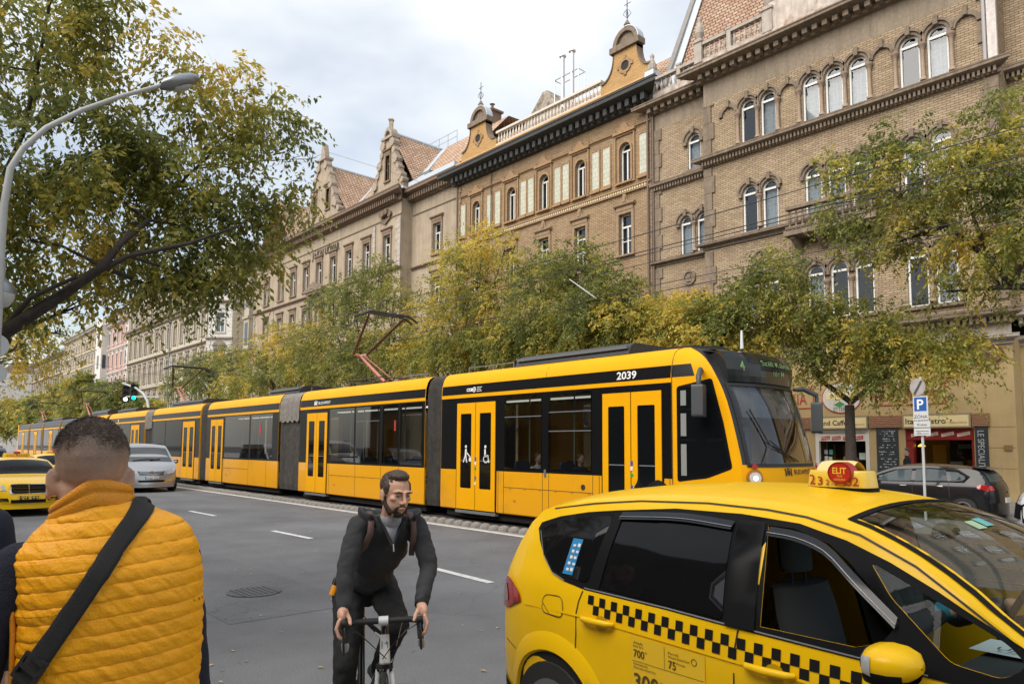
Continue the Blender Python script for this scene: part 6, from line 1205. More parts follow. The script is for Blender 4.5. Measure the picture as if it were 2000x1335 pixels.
# ---------------- cars ----------------
CG = glassmat('car_glass', (.30, .33, .33), 1.2); CGD = M('dark_car_glass', (.006, .006, .007), .05, spec=.2)
TYRE = M('tyre', (.018, .018, .018), .8); RIM = M('alloy', (.35, .36, .37), .3, metal=.8); TRIM = M('black_trim', (.007, .007, .008), .6, spec=.1); CHROME = M('chrome', (.6, .6, .6), .12, metal=1)
LAMPC = M('clear_lamp', (.42, .44, .46), .08, coat=1); REDL = M('red_lamp', (.34, .008, .008), .1, coat=1); SEATM = M('seat_fabric', (.03, .032, .036), .9); PLATE = M('plate_reflective', (.6, .6, .58), .4)
def paint(name, c, r=.3, met=0): return M(name, c, r, metal=met, coat=.35, spec=.3)
class Car:
    def __init__(s, r, L, W, rail, ins, bot=.2, crown=.08, roofz=1.2, bow=.16, taper=(.9, .3), yw=None):
        s.r, s.L, s.W, s.rail, s.ins, s.bot, s.crown, s.rz, s.bow, s.tp = r, L, W, rail, ins, bot, crown, roofz, bow, taper; s.s0 = rail[0][0]; s.s1 = rail[-1][0]
    def R(s, x): return sinterp(x, s.rail)
    def hw(s, x, z):
        a = max(0, s.s0+s.tp[0]-x)/s.tp[0]; b = max(0, x-s.s1+s.tp[0])/s.tp[0]
        return s.W/2-interp(z, s.ins)-s.tp[1]*.5*(a**2.2+b**2.2)
    def bx(s, x, k):   # bow of the ends in plan
        a = max(0, 1-(x-s.s0)/.6); b = max(0, 1-(s.s1-x)/.9); return (a**1.5-b**1.5)*s.bow*k*k
    def side(s, x, z, off=0, sg=-1): y = (s.hw(x, z)+off)*sg; return V(x+s.bx(x, 1), y, z)
    def top(s, x, k, off=0):   # k in -1..1 across
        z = s.R(x); y = s.hw(x, z)*k; cr = s.crown*(1 if z > s.rz else .45)*(1-abs(k)**2.4); a = (s.R(x+.01)-s.R(x-.01))/.02; n = Vector((-a, 0, 1)).normalized()
        return V(x+s.bx(x, k), y, z)+n*(cr+off)
    def shell(s, mat, holes=(), topholes=(), name='body', step=(.1, .08), ext=()):
        mb = MB(); xs = [s.s0, s.s0+.005]; x = s.s0+.02
        while x < s.s1-.02: xs.append(x); x += .05 if (x-s.s0 < .3 or s.s1-x < .3) else .1
        xs += [s.s1-.005, s.s1]
        for sg in (-1, 1):
            outer = [(xs[0], s.bot), (s.s0+.4, s.bot-.02), (s.s1-.4, s.bot-.02), (xs[-1], s.bot)]+[(q, s.R(q)) for q in reversed(xs)]
            sheet(mb, outer, holes if sg < 0 or True else [], lambda a, b, sg=sg: s.side(a, b, 0, sg), step)
        K = 14
        for a, b in zip(xs, xs[1:]):
            for k in range(K):
                k0, k1 = 2*k/K-1, 2*(k+1)/K-1; m = (a+b)/2; mk = (k0+k1)/2
                if any(h[0] < m < h[1] and abs(mk) < h[2] for h in topholes): continue
                mb.add([s.top(a, k0), s.top(b, k0), s.top(b, k1), s.top(a, k1)], [(0, 1, 2, 3)])
        for x_ in (xs[0], xs[-1]):   # ends below the rail
            mb.grid(9, 2, lambda i, j: V(x_+s.bx(x_, i/4-1), s.hw(x_, s.R(x_))*(i/4-1), (s.bot, s.R(x_))[j]))
        o = mb.build(name, mat, s.r); bm = bmesh.new(); bm.from_mesh(o.data); bmesh.ops.remove_doubles(bm, verts=bm.verts, dist=2e-3); bmesh.ops.recalc_face_normals(bm, faces=bm.faces); bm.to_mesh(o.data); bm.free()
        for p_ in o.data.polygons: p_.use_smooth = True
        o.data.set_sharp_from_angle(angle=math.radians(42)); s.body = o; return o
    def patch(s, name, poly, mat, off=.004, sgs=(-1, 1), par=None, holes=(), step=None):
        oo = []
        for sg in sgs:
            mb = MB(); sheet(mb, densify(poly, .08), holes, lambda a, b: s.side(a, b, off, sg), step); o = mb.build(name, mat, par or s.r, True); oo.append(o)
        return oo
    def tpatch(s, name, a, b, k0, k1, mat, off=.004, par=None, n=8, m=14):
        mb = MB(); mb.grid(m, n, lambda i, j: s.top(a+(b-a)*j/(n-1), (k0(a+(b-a)*j/(n-1)) if callable(k0) else k0)*(1-i/(m-1))+(k1(a+(b-a)*j/(n-1)) if callable(k1) else k1)*i/(m-1), off)); return mb.build(name, mat, par or s.r, True, recalc=False)
    def wheel(s, x, rad=.32, w=.21, sg=-1, inset=0, arch=True):
        y = s.hw(x, .5)*sg; c = V(x, y-sg*(w/2-.012+inset), rad)
        if arch:
            mb = MB(); pts = [(x+(rad+.055)*math.cos(a), rad+.02+(rad+.055)*math.sin(a)) for a in [PI*i/18 for i in range(-3, 22)]]; pts = [(a, max(b, s.bot-.03)) for a, b in pts]
            sheet(mb, pts, [], lambda a, b: s.side(a, b, .003, sg)); mb.build('wheel_arch', TRIM, s.r, recalc=False)
        mb = MB(); mb.lathe([(rad*.62, -w/2), (rad*.93, -w/2), (rad, -w/2+.03), (rad, w/2-.03), (rad*.93, w/2), (rad*.62, w/2)], c, 32, 'y'); o = mb.build('wheel', TYRE, s.r, 40)
        mb = MB(); mb.ring(circ(0, 0, rad*.66, 30), circ(0, 0, rad*.56, 30), lambda a, b, d: c+V(a, sg*(w/2-.01+d), b), -.03, .012); mb.prism(circ(0, 0, rad*.16, 12), lambda a, b, d: c+V(a, sg*(w/2-.02+d), b), 0, .02)
        for k in range(5):
            a = 2*PI*k/5+.3; mb.prism([(rad*.1*math.cos(a+1), rad*.1*math.sin(a+1)), (rad*.6*math.cos(a+.16), rad*.6*math.sin(a+.16)), (rad*.6*math.cos(a-.16), rad*.6*math.sin(a-.16)), (rad*.1*math.cos(a-1), rad*.1*math.sin(a-1))], lambda u, v, d: c+V(u, sg*(w/2-.03+d), v), 0, .03)
        mb.build('rim', RIM, o)
    def front_pt(s, k, z, off=0, rear=False):  # point on the nose at height z
        lo, hi = (s.s1-.75, s.s1) if not rear else (s.s0, s.s0+.6)
        xs = [lo+(hi-lo)*i/150 for i in range(151)]; xx = hi if not rear else lo
        for x in (reversed(xs) if not rear else xs):
            if s.R(x) >= z: xx = x; break
        return s.top(xx, k, off)
    def fpatch(s, name, poly, mat, off=.01, par=None, rear=False, d=.08):  # poly in (k,z)
        mb = MB(); n = len(poly); pp = densify(poly, d); sheet(mb, pp, [], lambda a, b: s.front_pt(a, b, off, rear)); q = len(pp)
        mb.add([s.front_pt(a, b, off, rear) for a, b in pp]+[s.front_pt(a, b, -.03, rear) for a, b in pp], [(i, (i+1) % q, q+(i+1) % q, q+i) for i in range(q)]); return mb.build(name, mat, par or s.r, recalc=False)
    def glasshouse(s, win, pillars=(), mat=CGD, ws=None, rw=None, trim=TRIM, wk=.93):
        s.patch('window_trim', win, trim, .003)
        for w_ in pillars: s.patch('side_window', w_, mat, .007)
        if ws: s.tpatch('windscreen', ws[0], ws[1], -wk, wk, mat, .004)
        if rw: s.tpatch('rear_window', rw[0], rw[1], -.86, .86, mat, .004)
def mirrorpair(c, x, z, mat, size=.1):
    for sg in (-1, 1):
        y = c.hw(x, z)*sg; mb = MB(); mb.path([(x, y, z-.03), (x+.02, y+sg*.07, z)], .02, 6); mb.grid(10, 5, lambda i, j: V(x+.05-.09*[0, .6, 1, .8, 0][j]*1.0+.04*0, y+sg*.14, z)+V(.0, sg*size*1.05*math.cos(2*PI*i/10)*[.7, 1, 1, .8, .3][4-j], size*.75*math.sin(2*PI*i/10)*[.7, 1, 1, .8, .3][4-j]), True); mb.build('wing_mirror', mat, c.r, 50)
INS = [(.2, .08), (.35, .03), (.6, .0), (.85, .01), (.95, .03), (1.1, .09), (1.3, .19), (1.45, .27), (1.6, .32)]
# --- saloon taxi with grille ---
def saloon(name, label, cat, loc, rz, mat, L=4.85, W=1.85, Hh=1.47, grp=None, sign=True, plate=None, star=False):
    r = root(name, loc, rz, label, cat, grp); k = Hh/1.47
    rail = [(0, .55), (.02, .8), (.08, .95), (.5, 1.0), (.9, 1.04), (1.15, 1.2*k), (1.5, 1.35*k), (1.9, 1.40*k), (2.5, 1.41*k), (2.9, 1.36*k), (3.2, 1.22*k), (3.55, 1.02), (3.9, .97), (4.3, .90), (4.6, .80), (4.74, .68), (4.80, .5), (4.82, .35)]
    rail = [(a*L/4.85, b) for a, b in rail]; c = Car(r, L, W, rail, INS, crown=.07, roofz=1.15, bow=.2); f = L/4.85
    c.shell(mat); a = [(1.15*f, 1.0), (3.62*f, .98), (3.2*f, 1.19*k), (2.85*f, 1.33*k), (1.9*f, 1.37*k), (1.45*f, 1.31*k), (1.1*f, 1.12*k)]
    c.glasshouse(a, [[(1.5*f, 1.03), (2.25*f, 1.02), (2.25*f, 1.34*k), (1.85*f, 1.34*k), (1.5*f, 1.28*k)], [(2.35*f, 1.02), (3.3*f, 1.01), (3.1*f, 1.2*k), (2.85*f, 1.3*k), (2.35*f, 1.34*k)]], ws=(2.93*f, 3.55*f), rw=(1.0*f, 1.42*f), mat=CGD)
    for x in (.95*f, 3.88*f):
        for sg in (-1, 1): c.wheel(x, .32, .22, sg)
    mirrorpair(c, 3.25*f, 1.05, mat)
    for sg in (-1, 1):
        o = c.fpatch('headlight', [(sg*a_, b) for a_, b in ((.60, .64), (.93, .70), (.95, .80), (.62, .78))][::sg], LAMPC, .012); c.fpatch('lamp_divider', [(sg*a_, b) for a_, b in ((.72, .64), (.745, .64), (.755, .82), (.73, .82))][::sg], mat, .02)
        c.fpatch('fog_lamp_trim', [(sg*a_, b) for a_, b in ((.55, .36), (.92, .38), (.92, .46), (.58, .46))][::sg], TRIM, .014); c.fpatch('fog_lamp', [(sg*a_, b) for a_, b in ((.60, .385), (.88, .40), (.88, .425), (.60, .42))][::sg], CHROME, .02)
        c.fpatch('tail_light', [(sg*a_, b) for a_, b in ((.7, .75), (.98, .75), (.98, .92), (.7, .92))][::sg], REDL, .012, rear=True)
    o = c.fpatch('grille', [(-.50, .56), (.50, .56), (.52, .72), (.44, .79), (-.44, .79), (-.52, .72)], CHROME, .014)
    for z in (.60, .64, .68, .72, .76): c.fpatch('grille_slot', [(-.46, z-.013), (-.01, z-.013), (-.01, z+.013), (-.46, z+.013)], TRIM, .02, o); c.fpatch('grille_slot', [(.01, z-.013), (.46, z-.013), (.46, z+.013), (.01, z+.013)], TRIM, .02, o)
    c.fpatch('intake', [(-.5, .33), (.5, .33), (.5, .40), (-.5, .40)], TRIM, .014)
    pz = (.41, .52); o = c.fpatch('number_plate', [(-.30, pz[0]), (.30, pz[0]), (.30, pz[1]), (-.30, pz[1])], M('plate_yellow', (.62, .42, .03), .5) if sign else PLATE, .03)
    mb = MB(); text(mb, plate or 'LBK-402', lambda a, b: c.front_pt(a, b, .036), -.26, pz[0]+.02, .075, .52); mb.build('plate_text', INK, o, recalc=False)
    if sign:
        s = MB(); s.grid(14, 4, lambda i, j: V(2.3*f, 0, 1.47*k)+V(.09*[1, .95, .8, .0][j]*math.sin(2*PI*i/14), .32*[1, 1, .95, .0][j]*math.cos(2*PI*i/14), [0, .08, .12, .13][j]), True); o = s.build('roof_sign', M('sign_yellow', (.8, .55, .05), .4, coat=.5), r, 50)
        MB().lathe([(.09, 0), (.085, .04), (.05, .06), (0, .065)], V(2.33*f, 0, 1.58*k), 14).build('sign_emblem', M('emblem_red', (.42, .02, .015), .35), o); mb = MB(); text(mb, '232-3-232', lambda a, b: V(2.3*f+.1, a, 1.475*k+b), 0, .015, .07, .5, 'c'); mb.build('sign_digits', INKR, o, recalc=False)
    MB().box(.3, L-.4, -W/2+.1, W/2-.1, .15, .3).build('underbody', TRIM, r); return c
TXY = paint('taxi_yellow', (.85, .52, .003)); SILV = paint('silver_paint', (.42, .43, .44), .3, .6); BLKP = paint('black_paint', (.012, .012, .014), .2); GRYP = paint('grey_paint', (.06, .065, .07), .3, .3); WHP = paint('white_paint', (.62, .63, .64), .3)
saloon('taxi', 'yellow taxi saloon with chrome grille, plate ECS-621, left of the man in the vest', 'taxi', (-22.0-4.82, 3.15, 0), 0, TXY, plate='ECS-621')
saloon('taxi', 'yellow taxi half hidden behind the head of the man in the vest', 'taxi', (-31-4.82, 5.55, 0), 0, TXY, plate='FAK-118')
# --- vans / SUVs ---
def van(name, label, cat, loc, rz, mat, L=4.75, W=1.9, Hh=1.9, grp=None, plate='LDU-719', star=True, k0=None):
    r = root(name, loc, rz, label, cat, grp)
    rail = k0 or [(0, .5), (.01, .9), (.05, 1.3), (.12, Hh-.2), (.3, Hh-.09), (1.0, Hh-.06), (2.6, Hh-.06), (3.1, Hh-.1), (3.35, Hh-.24), (3.7, Hh-.55), (3.98, 1.16), (4.2, 1.06), (4.45, .93), (4.62, .80), (4.70, .6), (4.73, .4), (4.74, .3)]
    I = [(.2, .06), (.35, .02), (.6, 0), (1.0, .02), (1.2, .05), (1.6, .13), (1.85, .19), (2.3, .25)]; c = Car(r, L, W, rail, I, crown=.06, roofz=1.4, bow=.22, taper=(.9, .34)); c.shell(mat)
    c.glasshouse([(.25, 1.12), (4.0, 1.1), (3.65, Hh-.56), (3.2, Hh-.2), (.3, Hh-.2)], [[(.4, 1.16), (1.6, 1.16), (1.6, Hh-.24), (.4, Hh-.24)], [(1.7, 1.16), (2.75, 1.16), (2.75, Hh-.24), (1.7, Hh-.24)], [(2.9, 1.14), (3.85, 1.14), (3.55, Hh-.5), (3.2, Hh-.25), (2.9, Hh-.24)]], ws=(3.3, 3.98), rw=None, mat=CGD if not star else M('sky_lit_glass', (.05, .055, .06), .02, spec=1), wk=.92)
    for x in (.85, 3.95):
        for sg in (-1, 1): c.wheel(x, .33, .22, sg)
    mirrorpair(c, 3.62, 1.18, mat, .13)
    for sg in (-1, 1):
        c.fpatch('headlight', [(sg*a_, b) for a_, b in ((.60, .70), (.95, .74), (.985, .93), (.90, .94), (.66, .80))][::sg], LAMPC, .012); c.fpatch('tail_light', [(sg*a_, b) for a_, b in ((.84, .9), (.98, .9), (.98, 1.3), (.84, 1.3))][::sg], REDL, .012, rear=True)
        c.fpatch('fog_lamp', [(sg*a_, b) for a_, b in ((.66, .41), (.86, .42), (.86, .47), (.66, .47))][::sg], CHROME, .012)
    o = c.fpatch('grille', [(-.46, .66), (.46, .66), (.52, .80), (-.52, .80)], TRIM, .01)
    for z in (.685, .72, .755, .79): c.fpatch('grille_bar', [(-.47, z-.008), (.47, z-.008), (.48, z+.008), (-.48, z+.008)], CHROME, .018, o)
    if star:
        g = lambda u, v, d=0: c.front_pt(0, .725, .03+d)+V(0, u, v); mb = MB(); mb.ring(circ(0, 0, .085, 24), circ(0, 0, .07, 24), g, 0, .01)
        for a in (PI/2, PI/2+2*PI/3, PI/2+4*PI/3): mb.prism([(.012*math.cos(a+PI/2), .012*math.sin(a+PI/2)), (.012*math.cos(a-PI/2), .012*math.sin(a-PI/2)), (.075*math.cos(a), .075*math.sin(a))], g, 0, .01)
        mb.build('star_emblem', CHROME, o)
    c.fpatch('lower_grille', [(-.5, .36), (.5, .36), (.55, .44), (-.55, .44)], TRIM, .012)
    o = c.fpatch('number_plate', [(-.27, .49), (.27, .49), (.27, .59), (-.27, .59)], PLATE, .03); mb = MB(); text(mb, plate, lambda a, b: c.front_pt(a, b, .036), -.2, .505, .07, .42); mb.build('plate_text', INK, o, recalc=False)
    c.fpatch('plate_band', [(-.27, .49), (-.23, .49), (-.23, .59), (-.27, .59)], M('sign_blue', (0, 0, 0)), .036, o)
    mb = MB(); mb.path([c.top(3.93, -.5, .02), c.top(3.86, 0, .02), c.top(3.88, .45, .02)], .014, 4); mb.path([c.top(3.93, .1, .02), c.top(3.84, .5, .02)], .014, 4); mb.build('wiper', TRIM, r)
    mb = MB()
    for sg in (-1, 1): mb.path([c.top(.5, .93*sg, .03), c.top(2.9, .93*sg, .03)], .02, 5)
    mb.build('roof_rail', TRIM, r); MB().box(.3, L-.4, -W/2+.1, W/2-.1, .15, .3).build('underbody', TRIM, r); return c
van('van', 'silver passenger van with star grille driving beside the tram', 'van', (-30.2-4.74, 8.3, 0), 0, SILV, W=2.15)
van('suv', 'dark grey car with a tree reflected windscreen, directly behind the front taxi', 'car', (-28.6-4.74, 2.75, 0), 0, GRYP, Hh=1.78, star=False, plate='JMR-305')
van('van', 'white van behind the dark grey car at the far left', 'van', (-35-4.74, 2.9, 0), 0, WHP, Hh=2.15, star=False, plate='KTL-668')
# --- dark hatchbacks ---
def hatch(name, label, loc, rz, mat, L=4.3, W=1.77, plate='LKX-204'):
    r = root(name, loc, rz, label, 'car')
    rail = [(0, .5), (.01, .78), (.05, .92), (.14, 1.05), (.32, 1.24), (.5, 1.33), (.9, 1.38), (1.6, 1.42), (2.1, 1.42), (2.5, 1.36), (2.9, 1.22), (3.3, 1.02), (3.6, .95), (4.0, .84), (4.18, .7), (4.26, .5), (4.28, .35)]
    c = Car(r, L, W, rail, INS, crown=.06, roofz=1.1, bow=.2); c.shell(mat)
    c.glasshouse([(.75, 1.0), (3.2, .97), (2.9, 1.17), (2.5, 1.31), (1.6, 1.375), (.9, 1.33), (.62, 1.16)], [[(.8, 1.08), (1.05, 1.05), (1.12, 1.28), (.95, 1.27), (.74, 1.16)], [(1.15, 1.04), (1.95, 1.01), (1.95, 1.33), (1.6, 1.345), (1.22, 1.32)], [(2.05, 1.01), (2.95, .99), (2.75, 1.17), (2.45, 1.29), (2.05, 1.33)]], ws=(2.55, 3.25), rw=(.12, .42), mat=M('hatch_glass', (.045, .06, .068), .25, spec=.2), wk=.92)
    for x in (.78, 3.4):
        for sg in (-1, 1): c.wheel(x, .31, .2, sg)
    mirrorpair(c, 2.95, 1.03, mat)
    for sg in (-1, 1):
        c.patch('tail_light', [(.02, .80), (.42, .86), (.44, .92), (.30, .97), (.05, .93)], REDL, .008, (sg,)); c.fpatch('tail_light', [(sg*a_, b) for a_, b in ((.80, .80), (.99, .80), (.99, .93), (.86, .93))][::sg], REDL, .012, rear=True); c.fpatch('headlight', [(sg*a_, b) for a_, b in ((.6, .62), (.96, .66), (.96, .78), (.65, .74))][::sg], LAMPC, .012)
    o = c.fpatch('number_plate', [(-.3, .48), (.3, .48), (.3, .58), (-.3, .58)], PLATE, .02, rear=True); c.fpatch('badge', [(-.05, .72), (.05, .72), (.05, .78), (-.05, .78)], CHROME, .02, rear=True)
    MB().prism([(.20, 1.35), (.62, 1.385), (.62, 1.42), (.22, 1.37)], lambda a, b, d: V(a, d, b), -.6, .6).build('spoiler', mat, r); c.patch('door_handle', rect(1.25, 1.42, .88, .91), CHROME, .015); c.patch('door_handle', rect(2.15, 2.32, .87, .90), CHROME, .015)
    c.patch('door_seam', [(2.0, .3), (2.01, .3), (2.01, 1.0), (2.0, 1.0)], SEAM, .004); c.patch('door_seam', [(1.08, .6), (1.09, .6), (1.12, 1.03), (1.11, 1.03)], SEAM, .004)
    MB().box(.3, L-.4, -W/2+.1, W/2-.1, .15, .3).build('underbody', TRIM, r); return c
hatch('hatchback', 'black hatchback with red tail lights parked before the Italia Bistro front', (-5.45, 22.35, 0), PI, BLKP)
hatch('hatchback', 'dark car parked past the tram nose, seen between tram mirror and cafe', (-11.6, 22.3, 0), PI, GRYP)
cw_ = van('suv', 'white car nose with black bumper cut by the right edge of the photo', 'car', (-4.75+4.74, 20.3, 0), PI, WHP, Hh=1.7, star=False, plate='MGA-551')
cw_.fpatch('bumper', [(-1, .25), (1, .25), (1, .62), (-1, .62)], TRIM, .03); cw_.patch('lower_cladding', [(3.9, .22), (4.7, .22), (4.7, .62), (4.45, .72), (3.6, .72), (3.5, .22)], TRIM, .006)

# ---------------- big foreground taxi ----------------
yw = math.radians(-3); hd = V(math.cos(yw), math.sin(yw), 0); ot = V(math.sin(yw), -math.cos(yw), 0); A_ = V(-1.74, 2.91, 0)
TX = root('taxi', A_-hd*2.25-ot*.93, yw, 'large yellow taxi in the foreground with a black checker stripe and roof sign', 'taxi')
TP_ = M('foreground_taxi_paint', (.84, .50, .003), .38, coat=.22, spec=.2, var=.03, vscale=3)
TI = [(.2, .05), (.3, .03), (.6, .005), (.9, 0), (1.06, .02), (1.3, .10), (1.5, .20), (1.6, .28)]
rail = [(.20, .45), (.215, .68), (.25, .88), (.32, 1.02), (.45, 1.17), (.56, 1.30), (.66, 1.42), (.84, 1.495), (1.147, 1.543), (1.483, 1.577), (1.911, 1.591), (2.244, 1.583), (2.45, 1.565), (2.702, 1.514), (2.937, 1.419), (3.13, 1.307), (3.35, 1.165), (3.55, 1.05), (3.8, .99), (4.2, .93), (4.55, .82), (4.72, .65), (4.78, .45), (4.8, .3)]
c = Car(TX, 4.8, 1.86, rail, TI, crown=.068, roofz=1.3, bow=.2, taper=(.75, .30))
fd = [(2.34, 1.083), (2.753, 1.085), (2.849, 1.118), (2.904, 1.2), (2.686, 1.388), (2.583, 1.452), (2.413, 1.498), (2.285, 1.502)]
ql = smoothpoly([(2.764, 1.404), (2.87, 1.28), (3.09, 1.10), (3.25, 1.085), (3.32, 1.14), (3.26, 1.195), (3.028, 1.297)], .03, 3)
rdw = smoothpoly([(1.385, 1.098), (2.15, 1.077), (2.105, 1.506), (1.788, 1.523), (1.42, 1.485)], .02, 3)
c.shell(TP_, holes=[fd, ql], topholes=[(2.62, 3.52, .90)], step=(.07, .06))
black = [(.747, 1.354), (.861, 1.224), (.982, 1.125), (1.096, 1.093), (1.263, 1.074), (1.828, 1.066), (2.223, 1.054), (2.757, 1.043), (3.1, 1.035), (3.38, 1.06), (3.40, 1.12), (3.30, 1.195), (3.189, 1.248), (3.025, 1.33), (2.843, 1.408), (2.655, 1.472), (2.43, 1.521), (2.126, 1.54), (1.735, 1.538), (1.343, 1.502), (1.136, 1.478), (.918, 1.438), (.76, 1.39)]
c.patch('window_trim', black, TRIM, .004, holes=[fd, ql], step=(.1, .08))
c.patch('quarter_window', smoothpoly([(.80, 1.36), (.894, 1.218), (.993, 1.142), (1.261, 1.108), (1.33, 1.2), (1.335, 1.472), (1.145, 1.455), (.928, 1.412)], .03, 3), CGD, .010, step=(.1, .08))
c.patch('rear_door_window', rdw, CGD, .010, step=(.1, .08)); c.patch('quarter_light', ql, glassmat('quarter_glass', (.75, .8, .8), .12), .0)
for nm, pl_, mt in (('pillar_gloss', [(2.17, 1.06), (2.32, 1.06), (2.27, 1.515), (2.13, 1.515)], M('gloss_black', (.009, .009, .010), .35, spec=.12)), ('pillar_gloss', [(1.285, 1.09), (1.375, 1.09), (1.41, 1.49), (1.345, 1.49)], MATS['gloss_black'])): c.patch(nm, pl_, mt, .014)
def strip2(name, pts, w, mat, off, sgs=(-1,)):
    L_ = [Vector(p_) for p_ in pts]; a, b = [], []
    for i, q in enumerate(L_):
        t = (L_[min(i+1, len(L_)-1)]-L_[max(i-1, 0)]).normalized(); n = Vector((-t.y, t.x)); a.append(q+n*w/2); b.append(q-n*w/2)
    for sg in sgs:
        mb = MB(); n = len(L_); mb.add([c.side(*q, off, sg) for q in a]+[c.side(*q, off, sg) for q in b], [(i, i+1, n+i+1, n+i) for i in range(n-1)]); mb.build(name, mat, TX, recalc=False)
SM = M('rail_grey', (.30, .31, .32), .3, metal=.4)
strip2('window_bead', [(1.263, 1.083), (1.828, 1.075), (2.223, 1.062)], .006, SM, .008); strip2('window_bead', [(2.30, 1.062), (2.757, 1.052), (3.02, 1.045)], .006, SM, .008)
strip2('window_bead', [(.79, 1.345), (.88, 1.21), (.985, 1.13), (1.1, 1.10)], .005, SM, .012)
for pts in ([(1.40, 1.478), (1.80, 1.500), (2.11, 1.487)], [(2.30, 1.478), (2.44, 1.468), (2.58, 1.428), (2.70, 1.345), (2.90, 1.20)]):
    q = [Vector(p_) for p_ in pts]; q2 = [(sinterp(x, [(p_.x, p_.y) for p_ in q])) for x in np.linspace(q[0].x, q[-1].x, 14)]
    xs_ = list(np.linspace(q[0].x, q[-1].x, 14)); mb = MB(); mb.grid(14, 3, lambda i, j: c.side(xs_[i], q2[i]+(-.018, .0, .02)[j], (.03, .022, .012)[j])); o = mb.build('wind_deflector', M('smoked_plastic', (.012, .013, .015), .15, spec=.4), TX, True, recalc=False)
    mb = MB(); mb.path([c.side(x, z-.004, .028) for x, z in zip(xs_, q2)], .0022, 5); mb.build('deflector_edge', SM, o)
STK = M('sticker_sky', (.02, .22, .48), .4); o_ = c.patch('window_sticker', [(1.075, 1.135), (1.155, 1.135), (1.175, 1.33), (1.095, 1.33)], STK, .0135, (-1,))[0]
rs = random.Random(9)
for i in range(5):
    for j in range(2): s_, z_q = 1.095+.034*j+.004*i+rs.uniform(0, .004), 1.155+.033*i; mb = MB(); sheet(mb, smoothpoly(rect(s_, s_+.022, z_q, z_q+rs.uniform(.012, .02)), .005, 2), [], lambda a, b: c.side(a, b, .0145)); mb.build('sticker_mark', WHT, o_, recalc=False)
# door seams, handles, fuel flap, checkers
for pts in ([(1.253, 1.066), (1.228, 1.006), (1.216, .939), (1.219, .827), (1.211, .731), (1.278, .663), (1.368, .598), (1.42, .4)], [(2.235, 1.05), (2.22, .95), (2.22, .8), (2.22, .3)], [(3.26, 1.03), (3.30, .9), (3.30, .6), (3.2, .3)]): strip2('door_seam', pts, .008, SEAM, .003, (-1, 1))
strip2('fuel_flap_seam', smoothpoly([(.93, .90), (1.115, .892), (1.10, 1.01), (.935, 1.0)], .05, 5)+[(1.0, .898)], .005, SEAM, .003)
strip2('roof_seam', [(.84, 1.478), (1.147, 1.527), (1.483, 1.561), (1.911, 1.576), (2.244, 1.568), (2.45, 1.55), (2.702, 1.50), (2.937, 1.405), (3.13, 1.293), (3.35, 1.155)], .008, SEAM, .004)
strip2('crease', [(.77, .92), (1.24, .932), (2.2, .915), (3.2, .90)], .012, TP_, .006)
CHK = M('checker_black', (.008, .008, .008), .3)
for k in range(46):
    s0 = 1.30+.0424*k; row = k % 2; zt_ = 1.052-.034*(s0-1.3)/.9
    a = zt_-.047*(row+1); b = zt_-.047*row
    if s0 > 3.2: break
    mb = MB(); mb.add([c.side(s0, a, .0035), c.side(s0+.0424, a, .0035), c.side(s0+.0424, b, .0035), c.side(s0, b, .0035)], [(0, 1, 2, 3)]); mb.build('checker_square', CHK, TX, recalc=False)
for s0, z0 in ((1.39, .925), (2.40, .912)):
    mb = MB(); mb.path([c.side(s0-.115, z0+.004, .012), c.side(s0-.09, z0+.006, .035), c.side(s0, z0+.008, .045), c.side(s0+.09, z0+.01, .035), c.side(s0+.115, z0+.01, .012)], [.012, .016, .018, .016, .012], 10); o = mb.build('door_handle', TP_, TX, 60)
    mb = MB(); mb.prism(circ(s0+.02, z0, .045, 16, .035), lambda a, b, d: c.side(a, b, d), .001, .0045); mb.build('handle_shade', M('shade_yellow', (.45, .26, .003), .35), o, recalc=False)  # flat disc in darker yellow paints the shade of the bowl behind the handle
# price plate
mb = MB(); sheet(mb, densify(rect(1.621, 2.07, .56, .902), .1), [], lambda a, b: c.side(a, b, .004)); pp_ = mb.build('price_sheet', M('price_sheet_yellow', (.80, .50, .02), .45), TX, recalc=False)
def ttx(s_, u, v, h, w=None, m=INK, bold=0): mb = MB(); text(mb, s_, lambda a, b: c.side(a, b, .0065), u, v, h, w, 'l', 0, bold); mb.build('price_text', m, pp_, recalc=False)
INKB = M('ink_brown', (.10, .06, .01), .6)
ttx('Alapdíj', 1.64, .872, .012, .06, INKB); ttx('Base fare', 1.64, .855, .012, .065, INKB); ttx('700', 1.64, .806, .038, .07, INKB, .015); ttx('Ft', 1.715, .833, .012, .015, INKB)
ttx('Percdíj', 1.86, .866, .012, .06, INKB); ttx('Minute-based fare', 1.86, .849, .012, .125, INKB); ttx('75', 1.86, .80, .038, .045, INKB, .015); ttx('Ft/min', 1.91, .826, .012, .05, INKB)
ttx('Kilométerdíj', 1.64, .768, .012, .09, INKB); ttx('Kilometer-based fare', 1.64, .751, .012, .14, INKB); ttx('300', 1.64, .655, .075, .16, INKB, .02); ttx('Ft/km', 1.81, .70, .02, .07, INKB)
for a, b in (((1.63, .785), (2.06, .785)), ((1.835, .79), (1.835, .893))): 
    mb = MB(); mb.add([c.side(a[0], a[1], .006), c.side(b[0]+.002, a[1], .006), c.side(b[0]+.002, b[1]+.002, .006), c.side(a[0], b[1]+.002, .006)], [(0, 1, 2, 3)]); mb.build('rule_line', INKB, pp_, recalc=False)
mb = MB(); mb.ring(circ(2.01, .86, .016, 16), circ(2.01, .86, .0135, 16), lambda a, b, d: c.side(a, b, d), .0055, .0065); mb.build('round_mark', INKB, pp_, recalc=False)
